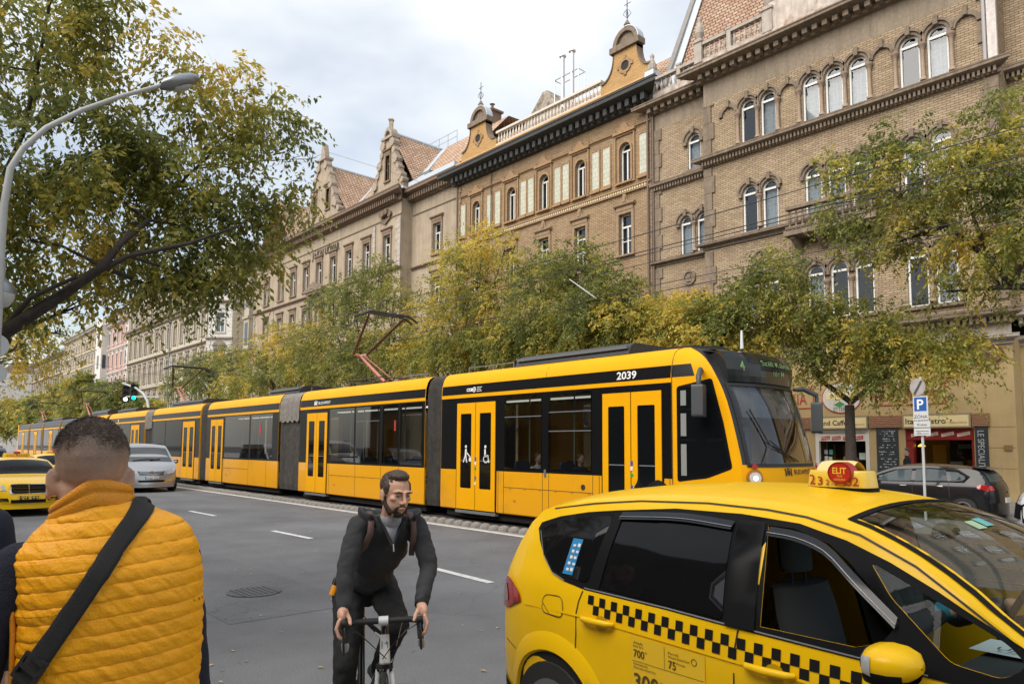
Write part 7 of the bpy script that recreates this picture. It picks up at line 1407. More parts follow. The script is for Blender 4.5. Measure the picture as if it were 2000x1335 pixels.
# tail lamp, bumper, wheels
lampp = smoothpoly([(.235, .87), (.30, .99), (.40, 1.04), (.52, 1.035), (.68, .985), (.735, .93), (.52, .865), (.30, .845)], .03, 3)
c.patch('tail_light', lampp, REDL, .012, (-1, 1), step=(.06, .05)); c.patch('tail_lamp_clear', smoothpoly([(.27, .90), (.33, .985), (.42, 1.0), (.50, .94), (.52, .90), (.36, .885)], .02, 3), M('lamp_grey_clear', (.28, .18, .18), .08, coat=1), .017, (-1,), step=(.06, .05))
for sg in (-1, 1): c.fpatch('tail_light', [(sg*a, b) for a, b in ((.80, .85), (1, .85), (1, .98), (.86, 1.0))][::sg], REDL, .014, rear=True)
c.tpatch('rear_window', .36, .62, -.82, .82, CGD, .005); c.patch('bumper_trim', [(.21, .30), (.66, .26), (.66, .33), (.5, .40), (.21, .42)], TRIM, .010, (-1, 1)); strip2('bumper_seam', [(.22, .66), (.45, .655), (.64, .63)], .006, SEAM, .004)
mb = MB()
fl = [(1.02+math.cos(a)*r_, .33+math.sin(a)*r_*1.03) for a in [PI*i/24 for i in range(-2, 27)] for r_ in (.35,)]
mb.grid(29, 4, lambda i, j: c.side(1.02+math.cos(PI*(i-2)/24)*(.355, .37, .43, .47)[j], .33+math.sin(PI*(i-2)/24)*(.355, .37, .43, .47)[j], (.0, .022, .016, .001)[j])); mb.build('wheel_arch_flare', TP_, TX, 60)
mb = MB(); sheet(mb, [(1.02+.357*math.cos(PI*i/24), .33+.357*math.sin(PI*i/24)) for i in range(-8, 33)], [], lambda a, b: c.side(a, b, .002)); mb.build('wheel_arch', M('arch_black', (.006, .006, .006), .95), TX, recalc=False)
for x in (1.02, 3.85):
    for sg in (-1, 1): c.wheel(x, .325, .225, sg, inset=-.004, arch=(x > 2 or sg > 0))
c.patch('fuel_flap', [(0.94, .9), (1.1, .9), (1.09, 1.0), (.94, 1.0)], TP_, .0015)
# windscreen, interior
ws = c.tpatch('windscreen', 2.62, 3.52, -.90, .90, glassmat('foreground_screen', (.62, .70, .68), .62), .0, n=12)
mb = MB()
for k0, k1 in ((-.93, -.885), (.885, .93)): mb.grid(3, 12, lambda i, j: c.top(2.61+.93*j/11, k0+(k1-k0)*i/2, .003))
mb.grid(14, 2, lambda i, j: c.top(2.605+.03*j, -.92+1.84*i/13, .003)); mb.build('screen_seal', TRIM, TX, recalc=False)
IN = M('cabin_black', (.018, .018, .02), .9); mb = MB(); mb.box(.7, 3.6, -.80, .80, .25, .32); mb.box(.75, .82, -.7, .7, .3, 1.3); mb.build('cabin_floor', IN, TX)
mb = MB(); mb.grid(15, 6, lambda i, j: V(2.62-.03*0, -.62+1.24*i/14, 1.585-.0)+V(-1.6*j/5, 0, -.02-.02*abs(i/7-1)**2)); mb.build('headlining', M('headlining', (.12, .12, .12), .95), TX)
mb = MB(); mb.prism([(2.95, .6), (3.6, .6), (3.62, 1.02), (3.3, 1.045), (3.02, 1.03), (2.95, .95)], lambda a, b, d: V(a, d, b), -.78, .78); mb.build('dashboard', M('dashboard', (.04, .042, .045), .7), TX)
def seat(x, y):
    o = MB(); f = lambda w, d, z0, z1, xx: o.grid(14, 6, lambda i, j: V(xx(j/5)+d*math.sin(2*PI*i/14), y+w*(.9 if j in (0, 5) else 1)*math.cos(2*PI*i/14)*(1 if abs(math.cos(2*PI*i/14)) < .99 else 1), z0+(z1-z0)*j/5), True)
    o.box(x, x+.5, y-.25, y+.25, .5, .64); f(.26, .075, .6, 1.2, lambda t: x-.02-.16*t); o.add([V(x-.18+.075*math.sin(2*PI*i/14), y+.23*math.cos(2*PI*i/14), 1.2) for i in range(14)], [tuple(range(14))])
    f(.13, .05, 1.26, 1.44, lambda t: x-.19-.02*t); o.add([V(x-.21+.05*math.sin(2*PI*i/14), y+.117*math.cos(2*PI*i/14), 1.44) for i in range(14)], [tuple(range(14))]); o.path([(x-.18, y-.06, 1.15), (x-.19, y-.06, 1.3)], .008, 5); o.path([(x-.18, y+.06, 1.15), (x-.19, y+.06, 1.3)], .008, 5); return o.build('seat', SEATM, TX, 50)
seat(2.42, -.40); seat(2.42, .40); seat(1.45, -.4); seat(1.45, .4)
mb = MB(); cc = V(2.93, .40, 1.06); ax = V(-.9, 0, .42).normalized(); s1_ = V(0, 1, 0); s2_ = ax.cross(s1_); mb.path([cc+(s1_*math.cos(2*PI*i/24)+s2_*math.sin(2*PI*i/24))*.185 for i in range(25)], .016, 8, False)
for a in (0, PI, -PI/2): mb.path([cc+ax*-.03, cc+(s1_*math.cos(a)+s2_*math.sin(a))*.18], .018, 6)
mb.build('steering_wheel', TRIM, TX, 60)
mb = MB(); mb.add([V(2.98, -.42, 1.05), V(3.28, -.44, 1.055), V(3.22, -.2, 1.06), V(2.99, -.2, 1.055)], [(0, 1, 2, 3)]); ppr = mb.build('dash_paper', M('paper_pale', (.55, .6, .62), .7), TX); 
mb = MB(); text(mb, 'UA', lambda a, b: V(a, -.40+b, 1.064), 3.07, 0, .05, .1); mb.build('paper_text', INK, ppr, recalc=False)
MB().grid(10, 4, lambda i, j: V(2.74+.02*j, 0, 1.47)+V(.0, .12*math.cos(2*PI*i/10)*(1, 1, .9, .5)[j], .04*math.sin(2*PI*i/10)*(1, 1, .9, .5)[j]), True).build('interior_mirror', M('mirror_brown', (.1, .08, .06), .4), TX, 50)
for s_, k, m in ((2.84, -.12, 'sticker_green'), (2.83, .04, 'sticker_teal')): c.tpatch('screen_sticker', s_, s_+.06, k, k+.13, M(m, (.35, .50, .30) if 'green' in m else (.12, .42, .42), .5), .004, n=3, m=4)
# wing mirror
def wing(sg):
    o = root('wing_mirror', (0, 0, 0)); o.parent = TX; base = c.side(2.98, 1.08, 0, sg); ctr = V(2.97, base.y+sg*.19, 1.10)
    prof = [(-.065, .55), (-.055, .9), (-.02, 1.0), (.03, .96), (.07, .75), (.095, .35), (.10, .05)]
    mb = MB(); mb.grid(24, len(prof), lambda i, j: ctr+V(prof[j][0], sg*.115*prof[j][1]*math.copysign(abs(math.cos(2*PI*i/24))**.7, math.cos(2*PI*i/24)), .060*prof[j][1]*math.copysign(abs(math.sin(2*PI*i/24))**.75, math.sin(2*PI*i/24))+.010), True); mb.build('mirror_cap', TP_, o, 60)
    mb = MB(); mb.grid(24, 5, lambda i, j: ctr+V(prof[j][0], sg*.113*prof[j][1]*math.copysign(abs(math.cos(2*PI*i/24))**.7, math.cos(2*PI*i/24)), .058*prof[j][1]*math.copysign(abs(math.sin(2*PI*i/24))**.75, math.sin(2*PI*i/24))-.012), True); mb.path([base, base+V(-.02, sg*.1, .0), ctr+V(0, -sg*.05, -.03)], [.03, .025, .03], 8); mb.build('mirror_base', TRIM, o, 60)
    mb = MB(); mb.prism(circ(0, 0, .085, 20, .046), lambda a, b, d: ctr+V(-.066-d, a, b+.01), 0, .004); mb.build('mirror_glass', M('mirror_dark', (.12, .13, .14), .15, metal=1), o)
    mb = MB(); mb.grid(13, 3, lambda i, j: ctr+V(prof[j][0]-.001, sg*.119*prof[j][1]*math.copysign(abs(math.cos(-.75+1.2*i/12))**.7, 1), .062*prof[j][1]*math.copysign(abs(math.sin(-.75+1.2*i/12))**.75, math.sin(-.75+1.2*i/12))+.010)); mb.build('mirror_indicator', LAMPC, o, True)
    return o
wing(-1); wing(1)
# aerials and roof sign
mb = MB(); mb.lathe([(.035, 0), (.03, .02), (.015, .045), (.01, .06), (.006, .075), (.004, .18), (.003, .35)], c.top(.88, 0), 12); mb.build('aerial', TRIM, TX, 60)
mb = MB(); mb.grid(13, 5, lambda i, j: c.top(1.04, 0)+V(-.07+.14*i/12, (-1, -.7, 0, .7, 1)[j]*.035, max(0, math.sin(PI*min(1, i/12)))*(0, .8, 1, .8, 0)[j]*.045)); mb.build('fin_aerial', TRIM, TX, True)
RS = root('roof_sign', (2.27, 0, 1.643)); RS.parent = TX; SG = M('sign_yellow', (0, 0, 0))
z0 = .01
def rsb(a, z, k=1): return V(.165*k*math.copysign(abs(math.cos(a))**.45, math.cos(a)), -.105*k*math.copysign(abs(math.sin(a))**.6, math.sin(a))*1, z)
mb = MB(); mb.grid(40, 5, lambda i, j: rsb(2*PI*i/40, (z0, .05, .09, .098, .098)[j], (1.0, .97, .94, .90, .0)[j]), True); mb.build('sign_body', SG, RS, 50)
MB().grid(40, 3, lambda i, j: rsb(2*PI*i/40, (-.012, .012, .016)[j], (1.03, 1.03, .9)[j]), True).build('sign_base', TRIM, RS)
mb = MB(); mb.grid(15, 7, lambda i, j: V(-.10+.19*j/6, -.085+.17*i/14, .088+.062*math.sin(PI*i/14)*(1 if 0 < j < 6 else .9))); mb.build('sign_crest', M('sign_crest', (.80, .60, .22), .4, coat=.5), RS, 60)
mb = MB(); em = lambda a, b, d=0: V(.045+a, -.108-.012*0-d-.004, .088+b); mb.prism(circ(0, 0, .062, 28, .056), em, -.06, .006); e_ = mb.build('sign_emblem', M('emblem_red', (0, 0, 0)), RS)
MB().ring(circ(0, 0, .062, 28, .056), circ(0, 0, .057, 28, .051), em, .004, .009).build('emblem_rim', M('emblem_dark', (.2, .02, .01), .4), e_)
GLD = M('emblem_gold', (.8, .5, .05), .4); mb = MB(); text(mb, 'ELIT', lambda a, b: em(a, b, .008), 0, -.004, .032, .072, 'c', bold=.02); text(mb, 'TAXI', lambda a, b: em(a, b, .008), 0, -.022, .012, .03, 'c'); text(mb, '*****', lambda a, b: em(a, b, .008), 0, -.048, .02, .06, 'c'); mb.build('emblem_text', GLD, e_, recalc=False)
def sgn(u, z): a = u; return V(u, -.1055*(max(0, 1-(abs(u)/.166)**4.4))**.27-.003, z)
for ch, u, h in (('2', -.11, .055), ('3', -.065, .045), ('2', -.025, .03), ('-', .0, .03), ('3', .02, .026), ('-', .045, .03), ('2', .065, .03), ('3', .088, .042), ('2', .118, .048)):
    mb = MB(); text(mb, ch, lambda a, b: sgn(a, b), u, .024, h*(.95 if ch != '-' else .3), h*.62, 'c', bold=.01); mb.build('sign_digit', M('digit_red', (.35, .03, .01), .5), RS, recalc=False)
# ---------------- people ----------------
def ell(mb, c, r, ax=None, n=16, m=10):
    c = Vector(c); X, Y_, Z = ax or (V(1, 0, 0), V(0, 1, 0), V(0, 0, 1))
    vs = [c-Z*r[2]]+[c+X*r[0]*math.sin(PI*j/m)*math.cos(2*PI*i/n)+Y_*r[1]*math.sin(PI*j/m)*math.sin(2*PI*i/n)-Z*r[2]*math.cos(PI*j/m) for j in range(1, m) for i in range(n)]+[c+Z*r[2]]
    fs = [(0, 1+(i+1) % n, 1+i) for i in range(n)]+[(1+j*n+i, 1+j*n+(i+1) % n, 1+(j+1)*n+(i+1) % n, 1+(j+1)*n+i) for j in range(m-2) for i in range(n)]+[(len(vs)-1, 1+(m-2)*n+i, 1+(m-2)*n+(i+1) % n) for i in range(n)]
    mb.add(vs, fs)
def cap(mb, pts, rs, n=14):
    for p, r in zip(pts, rs): ell(mb, p, (r, r, r), None, 12, 8)
    for (a, ra), (b, rb) in zip(zip(pts, rs), list(zip(pts, rs))[1:]):
        if (Vector(a)-Vector(b)).length > 1e-4: mb.path([a, b], [ra, rb], n)
TS = bpy.data.scenes.new('scratch')
def remesh(mb, name, mat, par, vox=.008, smooth=4, disp=None, **k):
    o = mb.build(name, mat, par, True, **k); m = o.modifiers.new('r', 'REMESH'); m.mode = 'VOXEL'; m.voxel_size = vox; m.use_smooth_shade = True
    s = o.modifiers.new('s', 'SMOOTH'); s.factor = .5; s.iterations = smooth; par_ = o.parent; o.parent = None; COL.objects.unlink(o); TS.collection.objects.link(o); vl = TS.view_layers[0]; vl.update()
    me = bpy.data.meshes.new_from_object(o.evaluated_get(vl.depsgraph)); TS.collection.objects.unlink(o); COL.objects.link(o); o.parent = par_; o.modifiers.clear(); old = o.data; o.data = me; bpy.data.meshes.remove(old)
    if not me.materials: me.materials.append(mat)
    if disp:
        n = len(me.vertices); 
        for v in me.vertices: v.co += v.normal*disp(v.co)
    me.polygons.foreach_set('use_smooth', [True]*len(me.polygons)); me.update(); return o
SKIN = M('skin', (.58, .34, .24), .5, var=.08, vscale=20, spec=.4); SKIN.node_tree.nodes['Principled BSDF'].inputs['Subsurface Weight'].default_value = .12; SKIN.node_tree.nodes['Principled BSDF'].inputs['Subsurface Radius'].default_value = (.02, .008, .004)
HAIR = M('brown_hair', (.055, .035, .024), .6, var=.3, vscale=60); HAIRD = M('dark_hair', (.068, .048, .036), .6, var=.3, vscale=60)
NAVY = M('navy_knit', (.014, .017, .032), .95, var=.2, vscale=90, bump=.6, bscale=300); CHAR = M('charcoal_sweat', (.040, .041, .045), .95, var=.15, vscale=160, bump=.25, bscale=420); BLKT = M('black_denim', (.012, .012, .013), .92, var=.2, vscale=20, bump=.15, bscale=400)
def wr(co, f, a, ax=(1, 1, 1)): return a*noise.noise(Vector((co.x*f*ax[0], co.y*f*ax[1], co.z*f*ax[2])))
def standing(name, label, loc, rz, h=1.78, top=NAVY, legs=BLKT, hair=HAIRD, vox=.014, head=True, headx=0, arm=(.0, .0)):
    k = h/1.78; r = root(name, loc, rz, label, 'person'); S = lambda *a: V(*a)*k
    b = MB(); cap(b, [S(0, 0, .95), S(0, 0, 1.2), S(0, 0, 1.4)], [.11, .10, .11]); cap(b, [S(headx*.4, 0, 1.42), S(headx, 0, 1.56)], [.055, .052])
    ell(b, S(headx, .01, 1.665), (.076, .096, .115)); ell(b, S(headx, .055, 1.60), (.055, .05, .06)); cap(b, [S(headx, .105, 1.64), S(headx, .122, 1.61)], [.008, .012])
    for sg in (-1, 1):
        cap(b, [S(sg*.09, 0, .92), S(sg*.1, .01, .5), S(sg*.1, -.01, .09)], [.08, .055, .04]); ell(b, S(sg*(.0)+headx+sg*.079, .0, 1.655), (.012, .022, .032))
        w_ = S(sg*.27, .03+arm[0], .88); cap(b, [S(sg*.19, 0, 1.42), S(sg*.25, 0, 1.14), w_], [.045, .038, .028]); ell(b, w_+S(0, .01, -.05), (.016, .035, .045))
        for q in range(4): cap(b, [w_+S(0, -.02+.017*q, -.08), w_+S(-sg*.008, -.018+.017*q, -.125), w_+S(-sg*.022, -.015+.016*q, -.155+.01*abs(q-1.5))], [.009, .0085, .0075], 8)
        cap(b, [w_+S(0, .035, -.03), w_+S(-sg*.012, .052, -.075)], [.011, .009], 8)
    remesh(b, 'body', SKIN, r, vox*.7, 3)
    t = MB(); ell(t, S(0, 0, 1.28), (.19, .125, .24)); ell(t, S(0, 0, 1.02), (.17, .12, .2)); cap(t, [S(-.15, 0, 1.43), S(.15, 0, 1.43)], [.075, .075]); cap(t, [S(0, 0, 1.42), S(headx*.6, 0, 1.5)], [.09, .065])
    for sg in (-1, 1): cap(t, [S(sg*.185, 0, 1.42), S(sg*.25, 0, 1.14), S(sg*.27, .03+arm[0], .90)], [.078, .062, .045])
    remesh(t, 'jacket', top, r, vox, 4, lambda c: wr(c, 14, .007, (1, 1, .6))+wr(c, 45, .002))
    t = MB(); ell(t, S(0, 0, .93), (.165, .115, .13))
    for sg in (-1, 1): cap(t, [S(sg*.085, 0, .9), S(sg*.1, .01, .5), S(sg*.1, -.01, .11)], [.098, .072, .062])
    remesh(t, 'trousers', legs, r, vox, 3, lambda c: wr(c, 18, .006))
    for sg in (-1, 1):
        t = MB(); ell(t, S(sg*.1, .06, .045), (.05, .13, .045)); ell(t, S(sg*.1, -.02, .06), (.045, .06, .06)); remesh(t, 'shoe', M('shoe_black', (.02, .02, .02), .5), r, .01, 3)
    t = MB(); ell(t, S(headx, -.012, 1.70), (.083, .098, .095)); remesh(t, 'hair', hair, r, .008, 2, lambda c: wr(c, 60, .006))
    return r
# man in the padded vest
a0 = math.atan2(.42, -1.85)-PI/2
VMAN = root('person', (-1.85, .42, .15), a0, 'man seen from behind in an orange padded vest with a black bag strap', 'person')
def fadeskin():
    m = M('cropped_head', (.60, .37, .27), .6, bump=.3, bscale=420); nt = m.node_tree; b = nt.nodes['Principled BSDF']; N = nt.nodes.new; L = nt.links.new
    tc = N('ShaderNodeTexCoord'); sp = N('ShaderNodeSeparateXYZ'); L(tc.outputs['Object'], sp.inputs[0]); n1 = N('ShaderNodeTexNoise'); n1.inputs['Scale'].default_value = 26; n1.inputs['Detail'].default_value = 6; L(tc.outputs['Object'], n1.inputs['Vector'])
    m1 = N('ShaderNodeMapRange'); m1.inputs[1].default_value = 1.60; m1.inputs[2].default_value = 1.72; L(sp.outputs[2], m1.inputs[0])
    ad = N('ShaderNodeMath'); ad.operation = 'MULTIPLY_ADD'; L(n1.outputs[0], ad.inputs[0]); ad.inputs[1].default_value = .5; ad.inputs[2].default_value = -.25; a2 = N('ShaderNodeMath'); L(m1.outputs[0], a2.inputs[0]); L(ad.outputs[0], a2.inputs[1])
    my = N('ShaderNodeMapRange'); my.inputs[1].default_value = .08; my.inputs[2].default_value = .04; L(sp.outputs[1], my.inputs[0]); a3 = N('ShaderNodeMath'); a3.operation = 'MULTIPLY'; a3.use_clamp = True; L(a2.outputs[0], a3.inputs[0]); L(my.outputs[0], a3.inputs[1])
    r = N('ShaderNodeValToRGB'); r.color_ramp.elements[0].position = .05; r.color_ramp.elements[0].color = (.60, .37, .27, 1); r.color_ramp.elements[1].position = 1; r.color_ramp.elements[1].color = (.125, .088, .068, 1); e_ = r.color_ramp.elements.new(.45); e_.color = (.34, .225, .17, 1)
    L(a3.outputs[0], r.inputs[0]); n2 = N('ShaderNodeTexNoise'); n2.inputs['Scale'].default_value = 380; L(tc.outputs['Object'], n2.inputs['Vector']); m2 = N('ShaderNodeMapRange'); m2.inputs[3].default_value = .55; m2.inputs[4].default_value = 1.45; L(n2.outputs[0], m2.inputs[0])
    x = N('ShaderNodeMix'); x.data_type = 'RGBA'; x.blend_type = 'MULTIPLY'; L(a3.outputs[0], x.inputs[0]); L(r.outputs[0], x.inputs[6]); L(m2.outputs[0], x.inputs[7]); L(x.outputs[2], b.inputs['Base Color']); return m
HX = -.038; b = MB()
cap(b, [V(0, 0, .95), V(0, 0, 1.2), V(0, .02, 1.36)], [.10, .10, .10]); cap(b, [V(-.02, .015, 1.38), V(HX+.004, .018, 1.5), V(HX, .02, 1.6)], [.062, .057, .062])
ell(b, V(HX, .012, 1.675), (.075, .098, .088)); ell(b, V(HX, .03, 1.60), (.066, .075, .085)); ell(b, V(HX, .09, 1.56), (.045, .04, .05)); cap(b, [V(HX, .12, 1.63), V(HX, .135, 1.59)], [.01, .013])
for sg in (-1, 1):
    cap(b, [V(sg*.09, 0, .92), V(sg*.1, .01, .5), V(sg*.1, -.01, .09)], [.08, .055, .04])
    e_ = V(HX+sg*.078, .02, 1.613); ell(b, e_, (.009, .021, .033), (V(1, sg*-.35, sg*.1).normalized(), V(sg*.35, 1, 0).normalized(), V(0, 0, 1))); ell(b, e_+V(sg*.004, .008, -.028), (.008, .012, .012)); ell(b, e_+V(sg*.006, -.012, .008), (.005, .008, .026))
    w_ = V(sg*.30, .06, .84); cap(b, [V(sg*.15, .01, 1.4), V(.186, .03, 1.12) if sg > 0 else V(-.262, 0, 1.12), w_], [.026, .026, .024]); ell(b, w_+V(0, .01, -.05), (.016, .035, .045))
    for q in range(4): cap(b, [w_+V(0, -.02+.017*q, -.08), w_+V(-sg*.008, -.018+.017*q, -.125), w_+V(-sg*.022, -.015+.016*q, -.155)], [.009, .0085, .0075], 8)
    cap(b, [w_+V(0, .035, -.03), w_+V(-sg*.012, .052, -.075)], [.011, .009], 8)
remesh(b, 'body', fadeskin(), VMAN, .006, 3)
# hair: cap of short tufts, thicker on the crown
rs = random.Random(4); hb = MB(); hm = MB(); ell(hm, V(HX, .014, 1.672), (.0765, .099, .0905), None, 28, 18)
def hcap(co):
    lim = 1.742-.03*noise.noise(co*30)-max(0, co.y)*.3; return co.z > lim
hm2 = MB(); idx = {}
for f_ in hm.f:
    if all(hcap(Vector(hm.v[i])) for i in f_): hm2.add([hm.v[i] for i in f_], [tuple(range(len(f_)))])
hc = hm2.build('hair', M('crown_hair', (.050, .034, .025), .7, var=.35, vscale=90, bump=1, bscale=260), VMAN, True)
for i in range(30000):
    u = Vector((rs.gauss(0, 1), rs.gauss(0, 1), rs.gauss(0, 1))).normalized(); p_ = V(HX, .014, 1.672)+V(u.x*.0765, u.y*.099, u.z*.0905)
    lo = 1.694+.016*noise.noise(p_*30)-abs(p_.x-HX)*.25
    if p_.z < lo-max(0, p_.y)*.3: continue
    t = min(1, max(0, (p_.z-lo)/.04))
    if rs.random() > t*1.3+.03: continue
    L_ = .0025+.0065*t; d = (u*.22+V(-.55, -.25, .12)+V(rs.gauss(0, .22), rs.gauss(0, .22), rs.gauss(0, .15))).normalized(); s_ = d.cross(u if abs(d.dot(u)) < .95 else V(0, 0, 1)).normalized()*.0006
    hb.add([p_-s_, p_+s_, p_+d*L_+V(0, 0, -.001)], [(0, 1, 2)])
hb.build('hair_tufts', HAIRD, hc, recalc=False)
# padded vest
VT = [(1.00, .170, .12, .010, .0), (1.15, .178, .125, .022, .0), (1.30, .181, .128, .022, .0), (1.42, .183, .125, .015, .002), (1.465, .180, .115, .007, .006), (1.50, .163, .104, -.002, .012), (1.525, .135, .096, -.012, .016), (1.545, .108, .088, -.022, .018), (1.56, .090, .083, -.028, .02), (1.575, .079, .080, -.032, .02), (1.60, .075, .079, -.034, .02), (1.622, .073, .078, -.036, .02)]
def vp(z): return [sinterp(z, [(t[0], t[i]) for t in VT]) for i in (1, 2, 3, 4)]
def vest(th, z, off=0):
    a, b_, cx, cy = vp(z); e = 2.5 if z < 1.5 else 2.5-.5*min(1, (z-1.5)/.06); c_, s_ = math.cos(th), math.sin(th); q = (abs(c_)**e+abs(s_)**e)**(-1/e)
    x, y = cx+a*q*c_, cy+b_*q*s_
    zz = z-(.10*max(0, abs(x-cx)-.06)+.028*max(0, s_)+.02*(x-cx)/.1*-.0) if z > 1.35 else z
    if z > 1.46: zz = z+.09*(x-HX)*min(1, (z-1.46)/.05)-.02*max(0, -c_)
    n = Vector((c_/a, s_/b_, 0)).normalized(); return Vector((x, y, zz))+n*off
def quilt(p_):
    ph = (p_.z-.085*p_.x-.03*math.sin(p_.x*9+1)*abs(p_.x)-1.0)/.0335; f_ = abs(math.sin(PI*ph)); fr = ph % 1
    w1 = noise.noise(Vector((p_.x*55+p_.z*40, p_.y*30, p_.z*18+math.floor(ph)*7.3))); w2 = noise.noise(Vector((p_.x*26, p_.y*14, p_.z*60))); w3 = noise.noise(Vector((p_.x*120+p_.z*110, p_.y*60, math.floor(ph)*3.1)))
    return .0052*f_**.32+w1*.0034*f_**.25*(1.25-f_*.6)+w2*.0020+w3*.0014*f_**.4
mb = MB(); NA, NZ = 300, 420
def vq(i, j):
    th = 2*PI*i/NA; z = 1.0+.572*j/(NZ-1); p_ = vest(th, z); n = (p_-Vector((vp(z)[2], vp(z)[3], p_.z))).normalized(); f_ = min(1, max(0, (1.572-z)/.02)); return p_+n*quilt(p_)*f_
mb.grid(NA, NZ, vq, True); VESTM = M('orange_quilt', (.93, .40, .008), .5, var=.05, vscale=30, bump=.25, bscale=160, spec=.35); mb.build('vest', VESTM, VMAN, True, recalc=False)
mb = MB()   # standing collar with folded edge
def colr(i, j):
    th = 2*PI*i/120; prof = [(1.565, .004), (1.575, .009), (1.590, .0085), (1.598, .005), (1.602, .0085), (1.614, .009), (1.624, .006), (1.628, .0), (1.624, -.006), (1.60, -.008), (1.57, -.009)]; z, o_ = prof[j]; p_ = vest(th, z); c_ = Vector((HX, .02, p_.z)); n = (p_-c_).normalized(); return p_+n*(o_+.0012*noise.noise(p_*70))+V(0, 0, (j+3)/13*(-.052*max(0, -math.cos(th))**1.4-.034*max(0, math.cos(th))**1.4))
mb.grid(120, 11, colr, True); mb.build('collar', M('collar_orange', (.76, .29, .010), .5, bump=.3, bscale=220), VMAN, True, recalc=False)
# armhole piping and sleeves
for sg in (-1, 1):
    s = MB(); sh = V(.004+sg*.146, .012, 1.435) if sg > 0 else V(.006+sg*.168, .012, 1.425); el_ = V(.186, .03, 1.12) if sg > 0 else V(-.262, .0, 1.12)
    cap(s, [sh, sh*.6+el_*.4+V(sg*(.002 if sg > 0 else .02), 0, .0), el_, V(sg*.27, .06, .88)], [.050, .050, .049, .040] if sg > 0 else [.064, .064, .058, .042]); remesh(s, 'sleeve', NAVY, VMAN, .008, 4, lambda c: wr(c, 22, .004, (1, 1, .5))+wr(c, 60, .0012))
    mb = MB(); q = [(1.12, .04), (1.2, .035), (1.3, .03), (1.38, .015), (1.44, .0), (1.475, -.03)]
    pts = []
    for z, dy in q:
        a, b_, cx, cy = vp(z); best = min((abs(vest(th, z).x-(cx+sg*(a-.022))) for th in [0]), default=0); th = -PI/2+sg*(PI/2-.30); pts.append(vest(th, z, .010))
    if sg < 0: mb.path(pts, .0055, 8); mb.build('armhole_piping', MATS['collar_orange'], VMAN, True)
# bag strap and buckle
STR = M('strap_black', (.016, .016, .018), .75, bump=.5, bscale=500)
def bk(x, z):
    lo, hi = PI, 2*PI; 
    best = None
    for i in range(241):
        th = PI+PI*i/240; p_ = vest(th, z); d_ = abs(p_.x-x)
        if best is None or d_ < best[0]: best = (d_, p_, th)
    p_ = best[1]; zz = z+(z-p_.z); q_ = vest(best[2], min(1.57, zz)); n = (q_-Vector((vp(z)[2], vp(z)[3], q_.z))).normalized(); return q_+n*.012, n
sp_ = [(.052, 1.572), (.045, 1.553), (.028, 1.51), (-.002, 1.445), (-.036, 1.38), (-.072, 1.315), (-.108, 1.25), (-.138, 1.19), (-.160, 1.12)]
rows = []
for k in range(33):
    t = k/32*8; i = min(7, int(t)); u = t-i; x = sp_[i][0]*(1-u)+sp_[i+1][0]*u; z = sp_[i][1]*(1-u)+sp_[i+1][1]*u; tx, tz = sp_[i+1][0]-sp_[i][0], sp_[i+1][1]-sp_[i][1]; l = math.hypot(tx, tz); nx, nz_ = -tz/l, tx/l
    rows.append([bk(x+nx*w_, z+nz_*w_)[0] for w_ in (-.0195, -.018, -.009, 0, .009, .018, .0195)])
mb = MB(); mb.grid(7, 33, lambda i, j: rows[j][i]+V(0, -.0015 if 0 < i < 6 else .002, 0)); 
r0 = rows[0]; back = [[p_+V(.004*j, .02*j+.012*j*j*.2, .006*j-.005*j*j*.5) for p_ in r0] for j in range(0, 7)]; mb.grid(7, 7, lambda i, j: back[j][i]); STP = root('shoulder_bag', VMAN.location+Vector((0, 0, 0)), a0, 'black shoulder bag strap with buckle crossing the orange vest', 'bag')
mb.build('strap', STR, STP, True)
bc, bn = bk(-.112, 1.243); tdir = V(-.5, 0, -.86).normalized(); sd2 = bn.cross(tdir).normalized(); mb = MB()
for k in (-.022, 0, .022): mb.obox(bc+bn*.007+tdir*k, sd2*.032, tdir*.004, bn*.0045)
for k in (-.03, .03): mb.obox(bc+bn*.006+sd2*k, sd2*.004, tdir*.027, bn*.004)
mb.build('buckle', M('buckle_plastic', (.02, .02, .02), .3), STP, 30)
mb = MB(); cap(mb, [bc+tdir*.09+bn*.012, bc+tdir*.17+bn*.01], [.02, .03]); ell(mb, V(-.21, -.02, .96), (.05, .12, .14)); remesh(mb, 'bag_body', STR, STP, .008, 3)
t = MB(); ell(t, V(0, 0, .93), (.165, .115, .13))
for sg in (-1, 1): cap(t, [V(sg*.085, 0, .9), V(sg*.1, .01, .5), V(sg*.1, -.01, .11)], [.098, .072, .062])
remesh(t, 'trousers', BLKT, VMAN, .014, 3)
for sg in (-1, 1): t = MB(); ell(t, V(sg*.1, .06, .045), (.05, .13, .045)); ell(t, V(sg*.1, -.02, .06), (.045, .06, .06)); remesh(t, 'shoe', M('shoe_black', (.02, .02, .02), .5), VMAN, .01, 3)
# others
q = atD(-130, 868, 2.6); standing('person', 'shoulder of a person in a dark navy coat cut by the left edge', (q.x, q.y, .15), a0+.2, 1.74, headx=-.03)
q = atY(1771, 890, 26.2); standing('person', 'pedestrian in a dark coat and open white collar walking past the bistro', (q.x, q.y, .15), PI/2+.5, 1.76, top=M('coat_black', (.012, .012, .014), .9), hair=HAIRD)
q = atY(1661, 890, 27.2); standing('person', 'person standing in the cafe doorway behind the tree trunk', (q.x, q.y, .15), PI+.1, 1.72, top=M('brown_coat', (.16, .08, .05), .9), hair=HAIRD)

